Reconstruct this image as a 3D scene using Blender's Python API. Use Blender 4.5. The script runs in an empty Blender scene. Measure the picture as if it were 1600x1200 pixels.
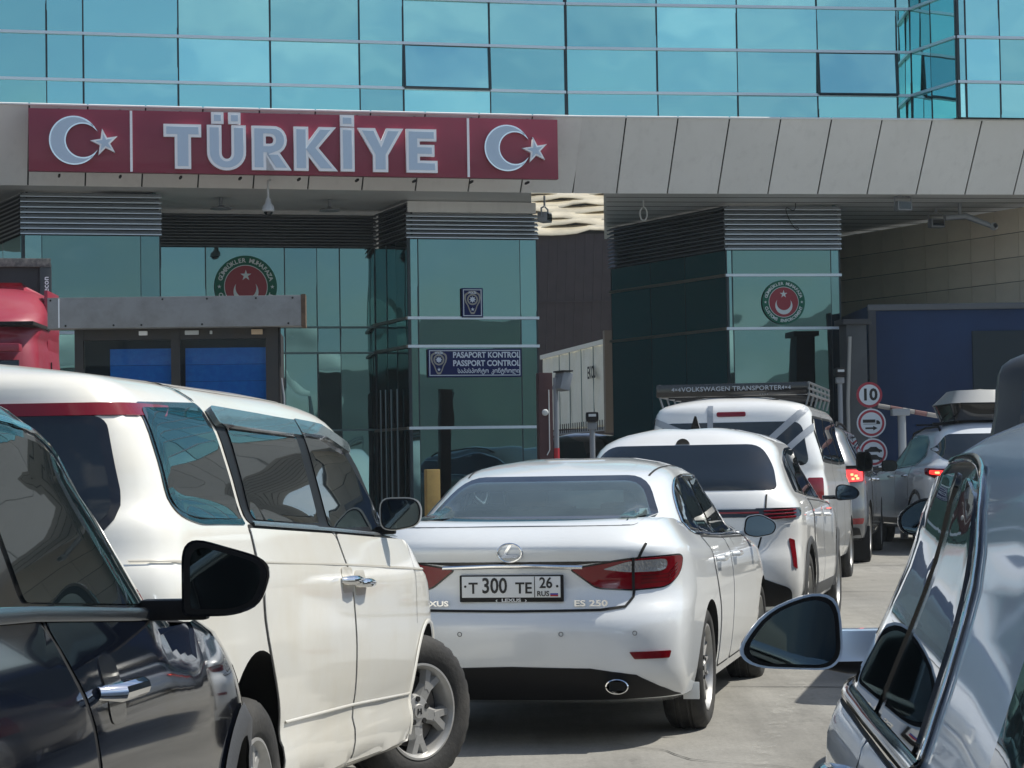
import bpy, bmesh, math, random
import numpy as np
from mathutils import Vector, Matrix, geometry
from mathutils.bvhtree import BVHTree

random.seed(7)
S = bpy.context.scene
COL = S.collection

# ------------------------------------------------------------------ camera
F_PX, PITCH, ROLL, CAM_H = 3559.0, math.atan(142 / 3559.0), 0.016, 1.385
cd = bpy.data.cameras.new('camera')
cd.sensor_fit = 'HORIZONTAL'
cd.sensor_width = 36.0
cd.lens = 36.0 * F_PX / 1600.0
cd.clip_start = 0.05
cd.clip_end = 6000
cam = bpy.data.objects.new('camera', cd)
COL.objects.link(cam)
FW = Vector((0, math.cos(PITCH), math.sin(PITCH)))
U0 = Vector((0, -math.sin(PITCH), math.cos(PITCH)))
R0 = Vector((1, 0, 0))
UP = U0 * math.cos(ROLL) + R0 * math.sin(ROLL)
RT = R0 * math.cos(ROLL) - U0 * math.sin(ROLL)
M3 = Matrix((RT, UP, -FW)).transposed()
cam.matrix_world = Matrix.Translation((0, 0, CAM_H)) @ M3.to_4x4()
S.camera = cam

# ------------------------------------------------------------------ daylight
SUN_EL, SUN_BETA = math.radians(55), math.radians(14)     # sun right of the lane and a little beyond the building line
SUN = Vector((math.cos(SUN_EL) * math.cos(SUN_BETA), math.cos(SUN_EL) * math.sin(SUN_BETA), math.sin(SUN_EL)))
w = bpy.data.worlds.new('World')
S.world = w
w.use_nodes = True
nt = w.node_tree
nt.nodes.clear()
def wn(t, **k):
    n = nt.nodes.new(t)
    for a, b in k.items():
        setattr(n, a, b)
    return n
sky = wn('ShaderNodeTexSky', sky_type='NISHITA', sun_disc=False, sun_elevation=SUN_EL,
         sun_rotation=math.pi / 2 - SUN_BETA, altitude=50, air_density=1.0, dust_density=0.5, ozone_density=1.2)
tc = wn('ShaderNodeTexCoord')
sep = wn('ShaderNodeSeparateXYZ')
mz = wn('ShaderNodeMath', operation='ADD'); mz.inputs[1].default_value = 0.16
dx = wn('ShaderNodeMath', operation='DIVIDE'); dy = wn('ShaderNodeMath', operation='DIVIDE')
cmb = wn('ShaderNodeCombineXYZ')
no = wn('ShaderNodeTexNoise'); no.inputs['Scale'].default_value = 1.15; no.inputs['Detail'].default_value = 7; no.inputs['Roughness'].default_value = 0.56
rp_ = wn('ShaderNodeValToRGB'); rp_.color_ramp.elements[0].position = 0.50; rp_.color_ramp.elements[1].position = 0.86
cl = wn('ShaderNodeMix', data_type='RGBA'); cl.inputs[7].default_value = (9.0, 9.2, 9.3, 1)
bg = wn('ShaderNodeBackground'); bg.inputs['Strength'].default_value = 0.115
wo = wn('ShaderNodeOutputWorld')
L = nt.links.new
L(tc.outputs['Generated'], sep.inputs[0]); L(sep.outputs[2], mz.inputs[0])
L(sep.outputs[0], dx.inputs[0]); L(mz.outputs[0], dx.inputs[1])
L(sep.outputs[1], dy.inputs[0]); L(mz.outputs[0], dy.inputs[1])
L(dx.outputs[0], cmb.inputs[0]); L(dy.outputs[0], cmb.inputs[1])
L(cmb.outputs[0], no.inputs['Vector']); L(no.outputs[0], rp_.inputs[0])
L(rp_.outputs[0], cl.inputs[0]); L(sky.outputs[0], cl.inputs[6]); L(cl.outputs[2], bg.inputs[0]); L(bg.outputs[0], wo.inputs[0])

sl = bpy.data.lights.new('sun', 'SUN')
sl.energy = 5.0
sl.angle = math.radians(0.5)
sl.color = (1.0, 0.955, 0.86)
so = bpy.data.objects.new('sun', sl)
COL.objects.link(so)
so.rotation_euler = SUN.to_track_quat('Z', 'Y').to_euler()
so.location = (20, 5, 40)

S.view_settings.view_transform = 'Standard'
S.view_settings.look = 'None'
S.view_settings.gamma = 1.0
S.view_settings.exposure = 0.10
S.view_settings.use_curve_mapping = False
S.render.engine = 'CYCLES'
S.cycles.max_bounces = 6
S.cycles.use_denoising = True
# ------------------------------------------------------------------ helpers
def P(px, py, D):
    """world point seen at pixel (px, py) of the 1600 x 1200 photograph, D metres down the road"""
    d = FW * F_PX + RT * (px - 800) - UP * (py - 600)
    return Vector((0, 0, CAM_H)) + d * (D / d.y)

def zg(y):                                              # the yard rises gently towards the gate
    t = max(0.0, y - 11.0)
    return 0.019 * (t * t / (t + 5.0)) if t > 0 else 0.0

_mats = {}
def mat(name, col=(0.5, 0.5, 0.5), rough=0.5, metal=0.0, coat=0.0, ior=1.5, bump=0.0, bscale=30, var=0.0, vscale=3.0,
        emis=None, estr=0.0, dirt=None, dscale=2.0, damt=0.5, spec=0.5, croug=0.03):
    if name in _mats:
        return _mats[name]
    m = bpy.data.materials.new(name)
    m.use_nodes = True
    t = m.node_tree
    b = t.nodes['Principled BSDF']
    b.inputs['Base Color'].default_value = (*col, 1)
    b.inputs['Roughness'].default_value = rough
    b.inputs['Metallic'].default_value = metal
    b.inputs['IOR'].default_value = ior
    b.inputs['Coat Weight'].default_value = coat
    b.inputs['Coat Roughness'].default_value = croug
    b.inputs['Specular IOR Level'].default_value = spec
    if emis:
        b.inputs['Emission Color'].default_value = (*emis, 1)
        b.inputs['Emission Strength'].default_value = estr
    tcn = t.nodes.new('ShaderNodeTexCoord')
    src = None
    if var > 0:
        n = t.nodes.new('ShaderNodeTexNoise'); n.inputs['Scale'].default_value = vscale; n.inputs['Detail'].default_value = 6
        t.links.new(tcn.outputs['Object'], n.inputs['Vector'])
        mr = t.nodes.new('ShaderNodeMapRange'); mr.inputs[1].default_value = 0.3; mr.inputs[2].default_value = 0.7
        mr.inputs[3].default_value = 1 - var; mr.inputs[4].default_value = 1 + var
        t.links.new(n.outputs[0], mr.inputs[0])
        mx = t.nodes.new('ShaderNodeVectorMath'); mx.operation = 'SCALE'; mx.inputs[0].default_value = col
        t.links.new(mr.outputs[0], mx.inputs['Scale'])
        src = mx.outputs[0]
        t.links.new(src, b.inputs['Base Color'])
    if dirt:
        n = t.nodes.new('ShaderNodeTexNoise'); n.inputs['Scale'].default_value = dscale; n.inputs['Detail'].default_value = 9; n.inputs['Roughness'].default_value = 0.65
        t.links.new(tcn.outputs['Object'], n.inputs['Vector'])
        r = t.nodes.new('ShaderNodeMapRange'); r.inputs[1].default_value = 0.42; r.inputs[2].default_value = 0.72; r.inputs[4].default_value = damt
        t.links.new(n.outputs[0], r.inputs[0])
        mx2 = t.nodes.new('ShaderNodeMix'); mx2.data_type = 'RGBA'
        mx2.inputs[6].default_value = (*col, 1); mx2.inputs[7].default_value = (*dirt, 1)
        t.links.new(r.outputs[0], mx2.inputs[0])
        if src: t.links.new(src, mx2.inputs[6])
        t.links.new(mx2.outputs[2], b.inputs['Base Color'])
        r2 = t.nodes.new('ShaderNodeMapRange'); r2.inputs[3].default_value = rough; r2.inputs[4].default_value = min(1, rough + 0.25)
        t.links.new(r.outputs[0], r2.inputs[0]); t.links.new(r2.outputs[0], b.inputs['Roughness'])
    if bump > 0:
        n = t.nodes.new('ShaderNodeTexNoise'); n.inputs['Scale'].default_value = bscale; n.inputs['Detail'].default_value = 4
        t.links.new(tcn.outputs['Object'], n.inputs['Vector'])
        bp = t.nodes.new('ShaderNodeBump'); bp.inputs['Strength'].default_value = bump; bp.inputs['Distance'].default_value = 0.02
        t.links.new(n.outputs[0], bp.inputs['Height']); t.links.new(bp.outputs[0], b.inputs['Normal'])
    _mats[name] = m
    return m

def facade_glass(name, refl, body, fac, wav, wscale, rough=0.015):
    """coated solar glass: coloured mirror over a dark body, faintly wavy, every pane its own tint and tilt"""
    if name in _mats:
        return _mats[name]
    m = bpy.data.materials.new(name); m.use_nodes = True
    t = m.node_tree; t.nodes.clear()
    o = t.nodes.new('ShaderNodeOutputMaterial')
    g = t.nodes.new('ShaderNodeBsdfGlossy'); g.inputs['Roughness'].default_value = rough
    d = t.nodes.new('ShaderNodeBsdfPrincipled'); d.inputs['Base Color'].default_value = (*body, 1); d.inputs['Roughness'].default_value = 0.1
    mx = t.nodes.new('ShaderNodeMixShader'); mx.inputs[0].default_value = fac
    oi = t.nodes.new('ShaderNodeObjectInfo')
    mr = t.nodes.new('ShaderNodeMapRange'); mr.inputs[3].default_value = 0.76; mr.inputs[4].default_value = 1.12
    t.links.new(oi.outputs['Random'], mr.inputs[0])
    sc = t.nodes.new('ShaderNodeVectorMath'); sc.operation = 'SCALE'; sc.inputs[0].default_value = refl
    t.links.new(mr.outputs[0], sc.inputs['Scale']); t.links.new(sc.outputs[0], g.inputs['Color'])
    tcn = t.nodes.new('ShaderNodeTexCoord')
    ad = t.nodes.new('ShaderNodeVectorMath'); ad.operation = 'ADD'
    cb = t.nodes.new('ShaderNodeCombineXYZ')
    ml = t.nodes.new('ShaderNodeMath'); ml.operation = 'MULTIPLY'; ml.inputs[1].default_value = 40
    t.links.new(oi.outputs['Random'], ml.inputs[0]); t.links.new(ml.outputs[0], cb.inputs[0])
    t.links.new(tcn.outputs['Object'], ad.inputs[0]); t.links.new(cb.outputs[0], ad.inputs[1])
    n = t.nodes.new('ShaderNodeTexNoise'); n.inputs['Scale'].default_value = wscale; n.inputs['Detail'].default_value = 1.5
    t.links.new(ad.outputs[0], n.inputs['Vector'])
    bp = t.nodes.new('ShaderNodeBump'); bp.inputs['Strength'].default_value = 1.0; bp.inputs['Distance'].default_value = wav
    t.links.new(n.outputs[0], bp.inputs['Height'])
    t.links.new(bp.outputs[0], g.inputs['Normal'])
    t.links.new(d.outputs[0], mx.inputs[1]); t.links.new(g.outputs[0], mx.inputs[2]); t.links.new(mx.outputs[0], o.inputs[0])
    _mats[name] = m
    return m

def link(o, parent=None):
    COL.objects.link(o)
    if parent is not None:
        o.parent = parent
    return o

def obj(name, verts, faces, m, parent=None, smooth=False, angle=None):
    me = bpy.data.meshes.new(name)
    me.from_pydata([tuple(v) for v in verts], [], faces)
    me.validate(); me.update()
    o = bpy.data.objects.new(name, me)
    for mm in (m if isinstance(m, (list, tuple)) else [m]):
        me.materials.append(mm)
    if smooth:
        me.shade_smooth()
        if angle: me.set_sharp_from_angle(angle=math.radians(angle))
    return link(o, parent)

def bobj(name, bm, m, parent=None, smooth=False, angle=35):
    bmesh.ops.recalc_face_normals(bm, faces=bm.faces)
    me = bpy.data.meshes.new(name)
    bm.to_mesh(me); bm.free()
    for mm in (m if isinstance(m, (list, tuple)) else [m]):
        me.materials.append(mm)
    if smooth:
        me.shade_smooth()
        if angle: me.set_sharp_from_angle(angle=math.radians(angle))
    return link(bpy.data.objects.new(name, me), parent)

def thing(name, label, cat, loc=(0, 0, 0), yaw=0.0, group=None, pitch=0.0):
    o = bpy.data.objects.new(name, None)
    o.empty_display_size = 0.2
    o.location = loc
    o.rotation_euler = (pitch, 0, yaw)
    tag(o, label, cat, group)
    return link(o)

def tag(o, label, cat, group=None):
    o['label'] = label; o['category'] = cat
    if group: o['group'] = group
    return o

def kind(o, k):
    o['kind'] = k
    return o

def bm_box(bm, c, s, rot=None, bev=0.0):
    """box centred at c with sizes s, rot a 3x3 Matrix or yaw angle"""
    r = bmesh.ops.create_cube(bm, size=1.0)
    vs = r['verts']
    if rot is None: R = Matrix.Identity(3)
    elif isinstance(rot, (int, float)): R = Matrix.Rotation(rot, 3, 'Z')
    else: R = rot
    for v in vs:
        v.co = R @ Vector((v.co.x * s[0], v.co.y * s[1], v.co.z * s[2])) + Vector(c)
    if bev > 0:
        es = list({e for v in vs for e in v.link_edges})
        bmesh.ops.bevel(bm, geom=es, offset=bev, segments=2, affect='EDGES', profile=0.7)
    return vs

def box(name, c, s, m, parent=None, rot=None, bev=0.0):
    bm = bmesh.new()
    bm_box(bm, c, s, rot, bev)
    return bobj(name, bm, m, parent, smooth=bev > 0)

def bm_tube(bm, pts, r, seg=10, cap=True):
    pts = [Vector(p) for p in pts]
    rs = r if isinstance(r, (list, tuple)) else [r] * len(pts)
    rings = []
    for i, p in enumerate(pts):
        d = (pts[min(i + 1, len(pts) - 1)] - pts[max(i - 1, 0)]).normalized()
        a = d.orthogonal().normalized() if abs(d.z) > 0.95 else d.cross(Vector((0, 0, 1))).normalized()
        if i and rings:
            a = (pa - d * pa.dot(d)).normalized()
        pa = a
        b = d.cross(a)
        rings.append([bm.verts.new(p + (a * math.cos(t) + b * math.sin(t)) * rs[i]) for t in [2 * math.pi * k / seg for k in range(seg)]])
    for A, B in zip(rings, rings[1:]):
        for k in range(seg):
            bm.faces.new((A[k], A[(k + 1) % seg], B[(k + 1) % seg], B[k]))
    if cap:
        bm.faces.new(rings[0][::-1]); bm.faces.new(rings[-1])

def tube(name, pts, r, m, parent=None, seg=12):
    bm = bmesh.new(); bm_tube(bm, pts, r, seg)
    return bobj(name, bm, m, parent, smooth=True, angle=40)

def lathe(bm, prof, axis='x', seg=48, mod=None):
    """prof: list of (a, r) along axis; closed solid of revolution"""
    rings = []
    for i, (a, r) in enumerate(prof):
        ring = []
        for k in range(seg):
            t = 2 * math.pi * k / seg
            rr = r + (mod(i, k) if mod else 0)
            c, s_ = rr * math.cos(t), rr * math.sin(t)
            co = {'x': (a, c, s_), 'y': (c, a, s_), 'z': (c, s_, a)}[axis]
            ring.append(bm.verts.new(co))
        rings.append(ring)
    for A, B in zip(rings, rings[1:]):
        for k in range(seg):
            bm.faces.new((A[k], A[(k + 1) % seg], B[(k + 1) % seg], B[k]))
    return rings

def text_mesh(name, body, size, m, parent=None, thick=0.003, bold=0.0, sx=1.0, align='CENTER', loc=(0, 0, 0), rot=None, spacing=1.0, shear=0.0, valign='CENTER'):
    c = bpy.data.curves.new(name, 'FONT')
    c.body = body; c.size = size; c.extrude = thick; c.offset = bold
    c.align_x = align; c.align_y = valign; c.space_character = spacing; c.shear = shear
    c.resolution_u = 3
    o = bpy.data.objects.new(name, c)
    COL.objects.link(o)
    dg = bpy.context.evaluated_depsgraph_get()
    me = bpy.data.meshes.new_from_object(o.evaluated_get(dg))
    bpy.data.objects.remove(o)
    R = rot if rot is not None else Matrix.Identity(3)
    me.transform(Matrix.Translation(loc) @ R.to_4x4() @ Matrix.Diagonal((sx, 1, 1, 1)))
    me.materials.clear(); me.materials.append(m)
    me.name = name
    return link(bpy.data.objects.new(name, me), parent)

def fill_curve(name, loops, m, parent=None, thick=0.01, off=0.0, loc=(0, 0, 0), rot=None):
    """flat outline with holes -> solid letter / emblem"""
    c = bpy.data.curves.new(name, 'CURVE')
    c.dimensions = '2D'; c.fill_mode = 'BOTH'; c.extrude = thick; c.offset = off
    for lp in loops:
        s = c.splines.new('POLY'); s.points.add(len(lp) - 1); s.use_cyclic_u = True
        for i, (x, y) in enumerate(lp): s.points[i].co = (x, y, 0, 1)
    o = bpy.data.objects.new(name, c); COL.objects.link(o)
    dg = bpy.context.evaluated_depsgraph_get()
    me = bpy.data.meshes.new_from_object(o.evaluated_get(dg))
    bpy.data.objects.remove(o)
    R = rot if rot is not None else Matrix.Identity(3)
    me.transform(Matrix.Translation(loc) @ R.to_4x4())
    me.materials.clear(); me.materials.append(m)
    return link(bpy.data.objects.new(name, me), parent)

def upright(yaw):
    """rotation taking text drawn in XY to stand upright; seen from -Y when yaw = 0"""
    return Matrix.Rotation(yaw, 3, 'Z') @ Matrix.Rotation(math.pi / 2, 3, 'X')

def arc(cx, cy, r, a0, a1, n):
    return [(cx + r * math.cos(math.radians(a0 + (a1 - a0) * i / n)), cy + r * math.sin(math.radians(a0 + (a1 - a0) * i / n))) for i in range(n + 1)]

def star(cx, cy, r, rot=90, k=0.382):
    return [(cx + (r if i % 2 == 0 else r * k) * math.cos(math.radians(rot + 36 * i)), cy + (r if i % 2 == 0 else r * k) * math.sin(math.radians(rot + 36 * i))) for i in range(10)]

def crescent(cx, cy, r, r2, off, ang, n=40):
    """outer circle radius r minus circle r2 shifted by off towards ang"""
    x = (off * off + r * r - r2 * r2) / (2 * off)
    h = math.sqrt(max(0, r * r - x * x))
    a = math.degrees(math.atan2(h, x)); b = math.degrees(math.atan2(h, x - off))
    p = arc(0, 0, r, a, 360 - a, n) + arc(off, 0, r2, 360 - b, b, n)[1:-1]
    t = math.radians(ang)
    return [(cx + u * math.cos(t) - v * math.sin(t), cy + u * math.sin(t) + v * math.cos(t)) for u, v in p]

def pchip(xs, ys):
    xs = np.array(xs, float); ys = np.array(ys, float)
    o = np.argsort(xs); xs, ys = xs[o], ys[o]
    h = np.diff(xs); d = np.diff(ys) / h
    m = np.zeros(len(xs))
    m[0], m[-1] = d[0], d[-1]
    for i in range(1, len(xs) - 1):
        if d[i - 1] * d[i] > 0:
            w1, w2 = 2 * h[i] + h[i - 1], h[i] + 2 * h[i - 1]
            m[i] = (w1 + w2) / (w1 / d[i - 1] + w2 / d[i])
    def f(x):
        x = np.clip(np.asarray(x, float), xs[0], xs[-1])
        i = np.clip(np.searchsorted(xs, x) - 1, 0, len(xs) - 2)
        t = (x - xs[i]) / h[i]
        return ((1 + 2 * t) * (1 - t) ** 2) * ys[i] + t * (1 - t) ** 2 * h[i] * m[i] + t * t * (3 - 2 * t) * ys[i + 1] + t * t * (t - 1) * h[i] * m[i + 1]
    return f

def rnd(poly, r, n=5):
    """round the corners of a polygon; r a number or one per corner"""
    out = []
    k = len(poly)
    for i in range(k):
        p = Vector(poly[i]); a = Vector(poly[i - 1]); b = Vector(poly[(i + 1) % k])
        rr = r[i] if isinstance(r, (list, tuple)) else r
        d1 = min(rr, (a - p).length * 0.45); d2 = min(rr, (b - p).length * 0.45)
        if rr <= 0:
            out.append((p.x, p.y)); continue
        s = p + (a - p).normalized() * d1; e = p + (b - p).normalized() * d2
        for j in range(n + 1):
            t = j / n
            q = s * (1 - t) ** 2 + p * 2 * t * (1 - t) + e * t * t
            out.append((q.x, q.y))
    return out

def inset(poly, d):
    """simple polygon inset (positive d shrinks)"""
    k = len(poly)
    A = sum(poly[i][0] * poly[(i + 1) % k][1] - poly[(i + 1) % k][0] * poly[i][1] for i in range(k))
    sg = 1 if A > 0 else -1
    out = []
    for i in range(k):
        p0, p1, p2 = Vector(poly[i - 1]), Vector(poly[i]), Vector(poly[(i + 1) % k])
        e1 = p1 - p0; e2 = p2 - p1
        if e1.length < 1e-6: e1 = e2
        if e2.length < 1e-6: e2 = e1
        n1 = Vector((-e1.y, e1.x)).normalized() * sg; n2 = Vector((-e2.y, e2.x)).normalized() * sg
        n = n1 + n2
        n = n.normalized() if n.length > 1e-6 else n1
        c = max(0.4, n.dot(n1))
        q = p1 + n * (d / c)
        out.append((q.x, q.y))
    return out

def inpoly(x, y, poly):
    c = False
    j = len(poly) - 1
    for i in range(len(poly)):
        xi, yi = poly[i]; xj, yj = poly[j]
        if (yi > y) != (yj > y) and x < (xj - xi) * (y - yi) / (yj - yi) + xi:
            c = not c
        j = i
    return c

def densify(poly, res, closed=True):
    out = []
    k = len(poly)
    for i in range(k if closed else k - 1):
        a, b = Vector(poly[i]), Vector(poly[(i + 1) % k])
        n = max(1, int(math.ceil((b - a).length / res)))
        for j in range(n):
            q = a.lerp(b, j / n)
            out.append((q.x, q.y))
    if not closed: out.append(tuple(poly[-1]))
    return out

def tri_poly(poly, res, holes=()):
    """dense triangulation of a 2-D polygon: returns (verts2d, tris)"""
    poly = densify(poly, res)
    loops = [poly] + [densify(h, res) for h in holes]
    pts, edges = [], []
    for lp in loops:
        o = len(pts)
        pts += lp
        edges += [(o + i, o + (i + 1) % len(lp)) for i in range(len(lp))]
    bd = np.array(pts)
    x0, y0 = bd.min(0); x1, y1 = bd.max(0)
    nx, ny = int((x1 - x0) / res) + 1, int((y1 - y0) / res) + 1
    for i in range(1, nx):
        for j in range(1, ny):
            x = x0 + i * res; y = y0 + j * res
            if inpoly(x, y, poly) and not any(inpoly(x, y, h) for h in loops[1:]) and ((bd[:, 0] - x) ** 2 + (bd[:, 1] - y) ** 2).min() > (0.45 * res) ** 2:
                pts.append((x, y))
    r = geometry.delaunay_2d_cdt([Vector(p) for p in pts], edges, [], 0, 1e-6)
    vs = [tuple(v) for v in r[0]]
    tris = []
    for f in r[2]:
        cx = sum(vs[i][0] for i in f) / len(f); cy = sum(vs[i][1] for i in f) / len(f)
        if inpoly(cx, cy, poly) and not any(inpoly(cx, cy, h) for h in loops[1:]):
            tris.append(tuple(f))
    return vs, tris
# ------------------------------------------------------------------ the yard
def ground_sheet(name, x0, x1, ys, m, dz=0.0, k='structure', nx=2):
    vs, fs = [], []
    for y in ys:
        for i in range(nx + 1):
            vs.append((x0 + (x1 - x0) * i / nx, y, zg(y) + dz))
    for j in range(len(ys) - 1):
        for i in range(nx):
            a = j * (nx + 1) + i
            fs.append((a, a + 1, a + nx + 2, a + nx + 1))
    return kind(obj(name, vs, fs, m, smooth=True), k)

def concrete_mat():
    m = bpy.data.materials.new('worn concrete'); m.use_nodes = True
    t = m.node_tree; b = t.nodes['Principled BSDF']; b.inputs['Roughness'].default_value = 0.9; b.inputs['Specular IOR Level'].default_value = 0.25
    tcn = t.nodes.new('ShaderNodeTexCoord')
    def noise(sc, de, ro=0.6, sy=1.0):
        mp = t.nodes.new('ShaderNodeMapping'); mp.inputs['Scale'].default_value = (1, sy, 1); mp.inputs['Rotation'].default_value = (0, 0, math.radians(12.4))
        t.links.new(tcn.outputs['Object'], mp.inputs[0])
        n = t.nodes.new('ShaderNodeTexNoise'); n.inputs['Scale'].default_value = sc; n.inputs['Detail'].default_value = de; n.inputs['Roughness'].default_value = ro
        t.links.new(mp.outputs[0], n.inputs['Vector']); return n
    def ramp(src, a, b_, c0, c1):
        r = t.nodes.new('ShaderNodeMapRange'); r.inputs[1].default_value = a; r.inputs[2].default_value = b_; r.inputs[3].default_value = c0; r.inputs[4].default_value = c1
        t.links.new(src, r.inputs[0]); return r.outputs[0]
    n1 = noise(0.35, 8); n2 = noise(3.0, 9, 0.7); n3 = noise(45, 4); n4 = noise(1.2, 10, 0.75, 0.35); n5 = noise(1.6, 9, 0.7, 0.06)
    m1 = t.nodes.new('ShaderNodeMath'); m1.operation = 'MULTIPLY'
    t.links.new(ramp(n1.outputs[0], 0.3, 0.7, 0.80, 1.14), m1.inputs[0]); t.links.new(ramp(n2.outputs[0], 0.3, 0.7, 0.86, 1.10), m1.inputs[1])
    m2 = t.nodes.new('ShaderNodeMath'); m2.operation = 'MULTIPLY'
    t.links.new(m1.outputs[0], m2.inputs[0]); t.links.new(ramp(n3.outputs[0], 0.3, 0.7, 0.88, 1.1), m2.inputs[1])
    m5 = t.nodes.new('ShaderNodeMath'); m5.operation = 'MULTIPLY'
    t.links.new(m2.outputs[0], m5.inputs[0]); t.links.new(ramp(n5.outputs[0], 0.45, 0.70, 1.05, 0.72), m5.inputs[1])         # tyre tracks along the lane
    m3 = t.nodes.new('ShaderNodeMath'); m3.operation = 'MULTIPLY'
    t.links.new(m5.outputs[0], m3.inputs[0]); t.links.new(ramp(n4.outputs[0], 0.57, 0.74, 1.0, 0.5), m3.inputs[1])     # oil and tyre stains
    sc = t.nodes.new('ShaderNodeVectorMath'); sc.operation = 'SCALE'; sc.inputs[0].default_value = (0.25, 0.243, 0.222)
    t.links.new(m3.outputs[0], sc.inputs['Scale']); t.links.new(sc.outputs[0], b.inputs['Base Color'])
    bp = t.nodes.new('ShaderNodeBump'); bp.inputs['Strength'].default_value = 0.35; bp.inputs['Distance'].default_value = 0.01
    t.links.new(n3.outputs[0], bp.inputs['Height']); t.links.new(bp.outputs[0], b.inputs['Normal'])
    return m
MAT_CONC = concrete_mat()
ys = [-860, -400, -120, -40, -10, 0, 4, 8, 11] + [11 + 0.8 * i for i in range(1, 75)] + [90, 140, 300]
ground_sheet('ground', -860, 860, ys, MAT_CONC, nx=30)
# joints between the concrete bays and pale worn lane paint
MAT_JOINT = mat('bitumen joint', (0.03, 0.03, 0.03), 0.8, var=0.3)
lane = math.radians(12.4)
def strip_on_ground(name, p0, p1, wd, m, dz=0.004, jag=0.0, parent=None):
    p0, p1 = Vector(p0), Vector(p1)
    n = max(2, int((p1 - p0).length / 0.25)); d = (p1 - p0).normalized(); q = Vector((-d.y, d.x))
    vs, fs = [], []
    for i in range(n + 1):
        p = p0.lerp(p1, i / n)
        for s_ in (1, -1):
            r = p + q * s_ * wd / 2 * (1 + random.uniform(-jag, jag)) + q * random.uniform(-1, 1) * jag * wd * 0.4
            vs.append((r.x, r.y, zg(r.y) + dz))
    fs = [(2 * i, 2 * i + 1, 2 * i + 3, 2 * i + 2) for i in range(n)]
    return kind(obj(name, vs, fs, m, parent), 'structure')
for k, y in enumerate((10.2, 14.6, 19.1, 23.5, 28.0)):
    strip_on_ground('pavement_joint', (-9, y + 9 * math.tan(lane) * 1.0), (14, y - 14 * math.tan(lane) * 0.9), 0.016, MAT_JOINT, 0.004, 0.5)
for x in (-4.6, 1.62, 6.0):
    strip_on_ground('pavement_joint', (x - 1.2, 3), (x + math.tan(lane) * 24, 32), 0.016, MAT_JOINT, 0.005, 0.5)
def worn_paint():
    m = mat('worn lane paint', (0.50, 0.49, 0.45), 0.9)
    t = m.node_tree; b = t.nodes['Principled BSDF']
    n = t.nodes.new('ShaderNodeTexNoise'); n.inputs['Scale'].default_value = 3.2; n.inputs['Detail'].default_value = 14; n.inputs['Roughness'].default_value = 0.85
    tcn = t.nodes.new('ShaderNodeTexCoord'); t.links.new(tcn.outputs['Object'], n.inputs['Vector'])
    r = t.nodes.new('ShaderNodeMapRange'); r.inputs[1].default_value = 0.48; r.inputs[2].default_value = 0.75; r.inputs[4].default_value = 0.5; t.links.new(n.outputs[0], r.inputs[0])
    t.links.new(r.outputs[0], b.inputs['Alpha'])
    return m
strip_on_ground('lane_marking', (0.62, 8.0), (2.3, 17.5), 0.12, worn_paint(), 0.009, 0.0)
def crack(p, a, n, wd):
    p = Vector(p); vs, fs = [], []
    for i in range(n + 1):
        d = Vector((math.cos(a), math.sin(a))); q = Vector((-d.y, d.x)) * wd * random.uniform(0.3, 1.0) * (1 - abs(2 * i / n - 1) * 0.6)
        for r in (p + q, p - q): vs.append((r.x, r.y, zg(r.y) + 0.006))
        p = p + d * random.uniform(0.06, 0.16); a += random.gauss(0, 0.35)
        if i < n: fs.append((2 * i, 2 * i + 1, 2 * i + 3, 2 * i + 2))
    kind(obj('pavement_crack', vs, fs, MAT_JOINT), 'structure')
for p, a, n in (((0.95, 8.9), 0.1, 16), ((1.5, 10.4), 2.6, 14), ((2.2, 13.0), 0.5, 20), ((1.9, 15.5), 2.2, 22), ((0.7, 9.6), 1.2, 10), ((3.1, 19.0), 0.2, 26), ((2.6, 16.6), 1.5, 12)):
    crack(p, a, n, 0.006)
# hills far behind the camera, seen only mirrored in the glass
def hills():
    vs, fs = [], []
    n = 140
    for i in range(n + 1):
        a = math.radians(170 + 200 * i / n)
        R = 560 + 40 * math.sin(i * 0.4)
        h = 27 + 17 * math.sin(i * 0.21 + 1) + 9 * math.sin(i * 0.63) + 4.5 * math.sin(i * 1.7 + 2) + random.uniform(-1.5, 1.5)
        for k, (r, z) in enumerate(((R, -2), (R + 60, h * 0.55), (R + 125, h), (R + 230, h * 0.4))):
            vs.append((r * math.cos(a), r * math.sin(a), z + (random.uniform(-2, 2) if k in (1, 2) else 0)))
    for i in range(n):
        for k in range(3):
            a = i * 4 + k
            fs.append((a, a + 1, a + 5, a + 4))
    return kind(obj('hills', vs, fs, mat('wooded hills', (0.055, 0.075, 0.045), 0.95, var=0.45, vscale=0.02), smooth=True), 'structure')
hills()

# ------------------------------------------------------------------ the customs building
PSI_L, PSI_R = math.radians(13.8), math.radians(8.8)
BEND = Vector((1.01, 36.0))
uL = Vector((math.cos(PSI_L), math.sin(PSI_L))); nL = Vector((math.sin(PSI_L), -math.cos(PSI_L)))     # n points at the camera
uR = Vector((math.cos(PSI_R), math.sin(PSI_R))); nR = Vector((math.sin(PSI_R), -math.cos(PSI_R)))
Z_FB, Z_FT, LEAN = 5.835, 6.925, 0.87
HB = thing('customs_building', 'long border terminal with turquoise mirror glass above a grey panelled canopy', 'building', (BEND.x, BEND.y, 0))
bld = Vector((BEND.x, BEND.y, 0))
def B_(p, z): return Vector((p.x, p.y, z)) - bld
MAT_PANEL = mat('grey aluminium panel', (0.77, 0.785, 0.77), 0.42, metal=0.0, coat=0.1, dirt=(0.66, 0.67, 0.65), dscale=0.8, damt=0.4)
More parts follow.
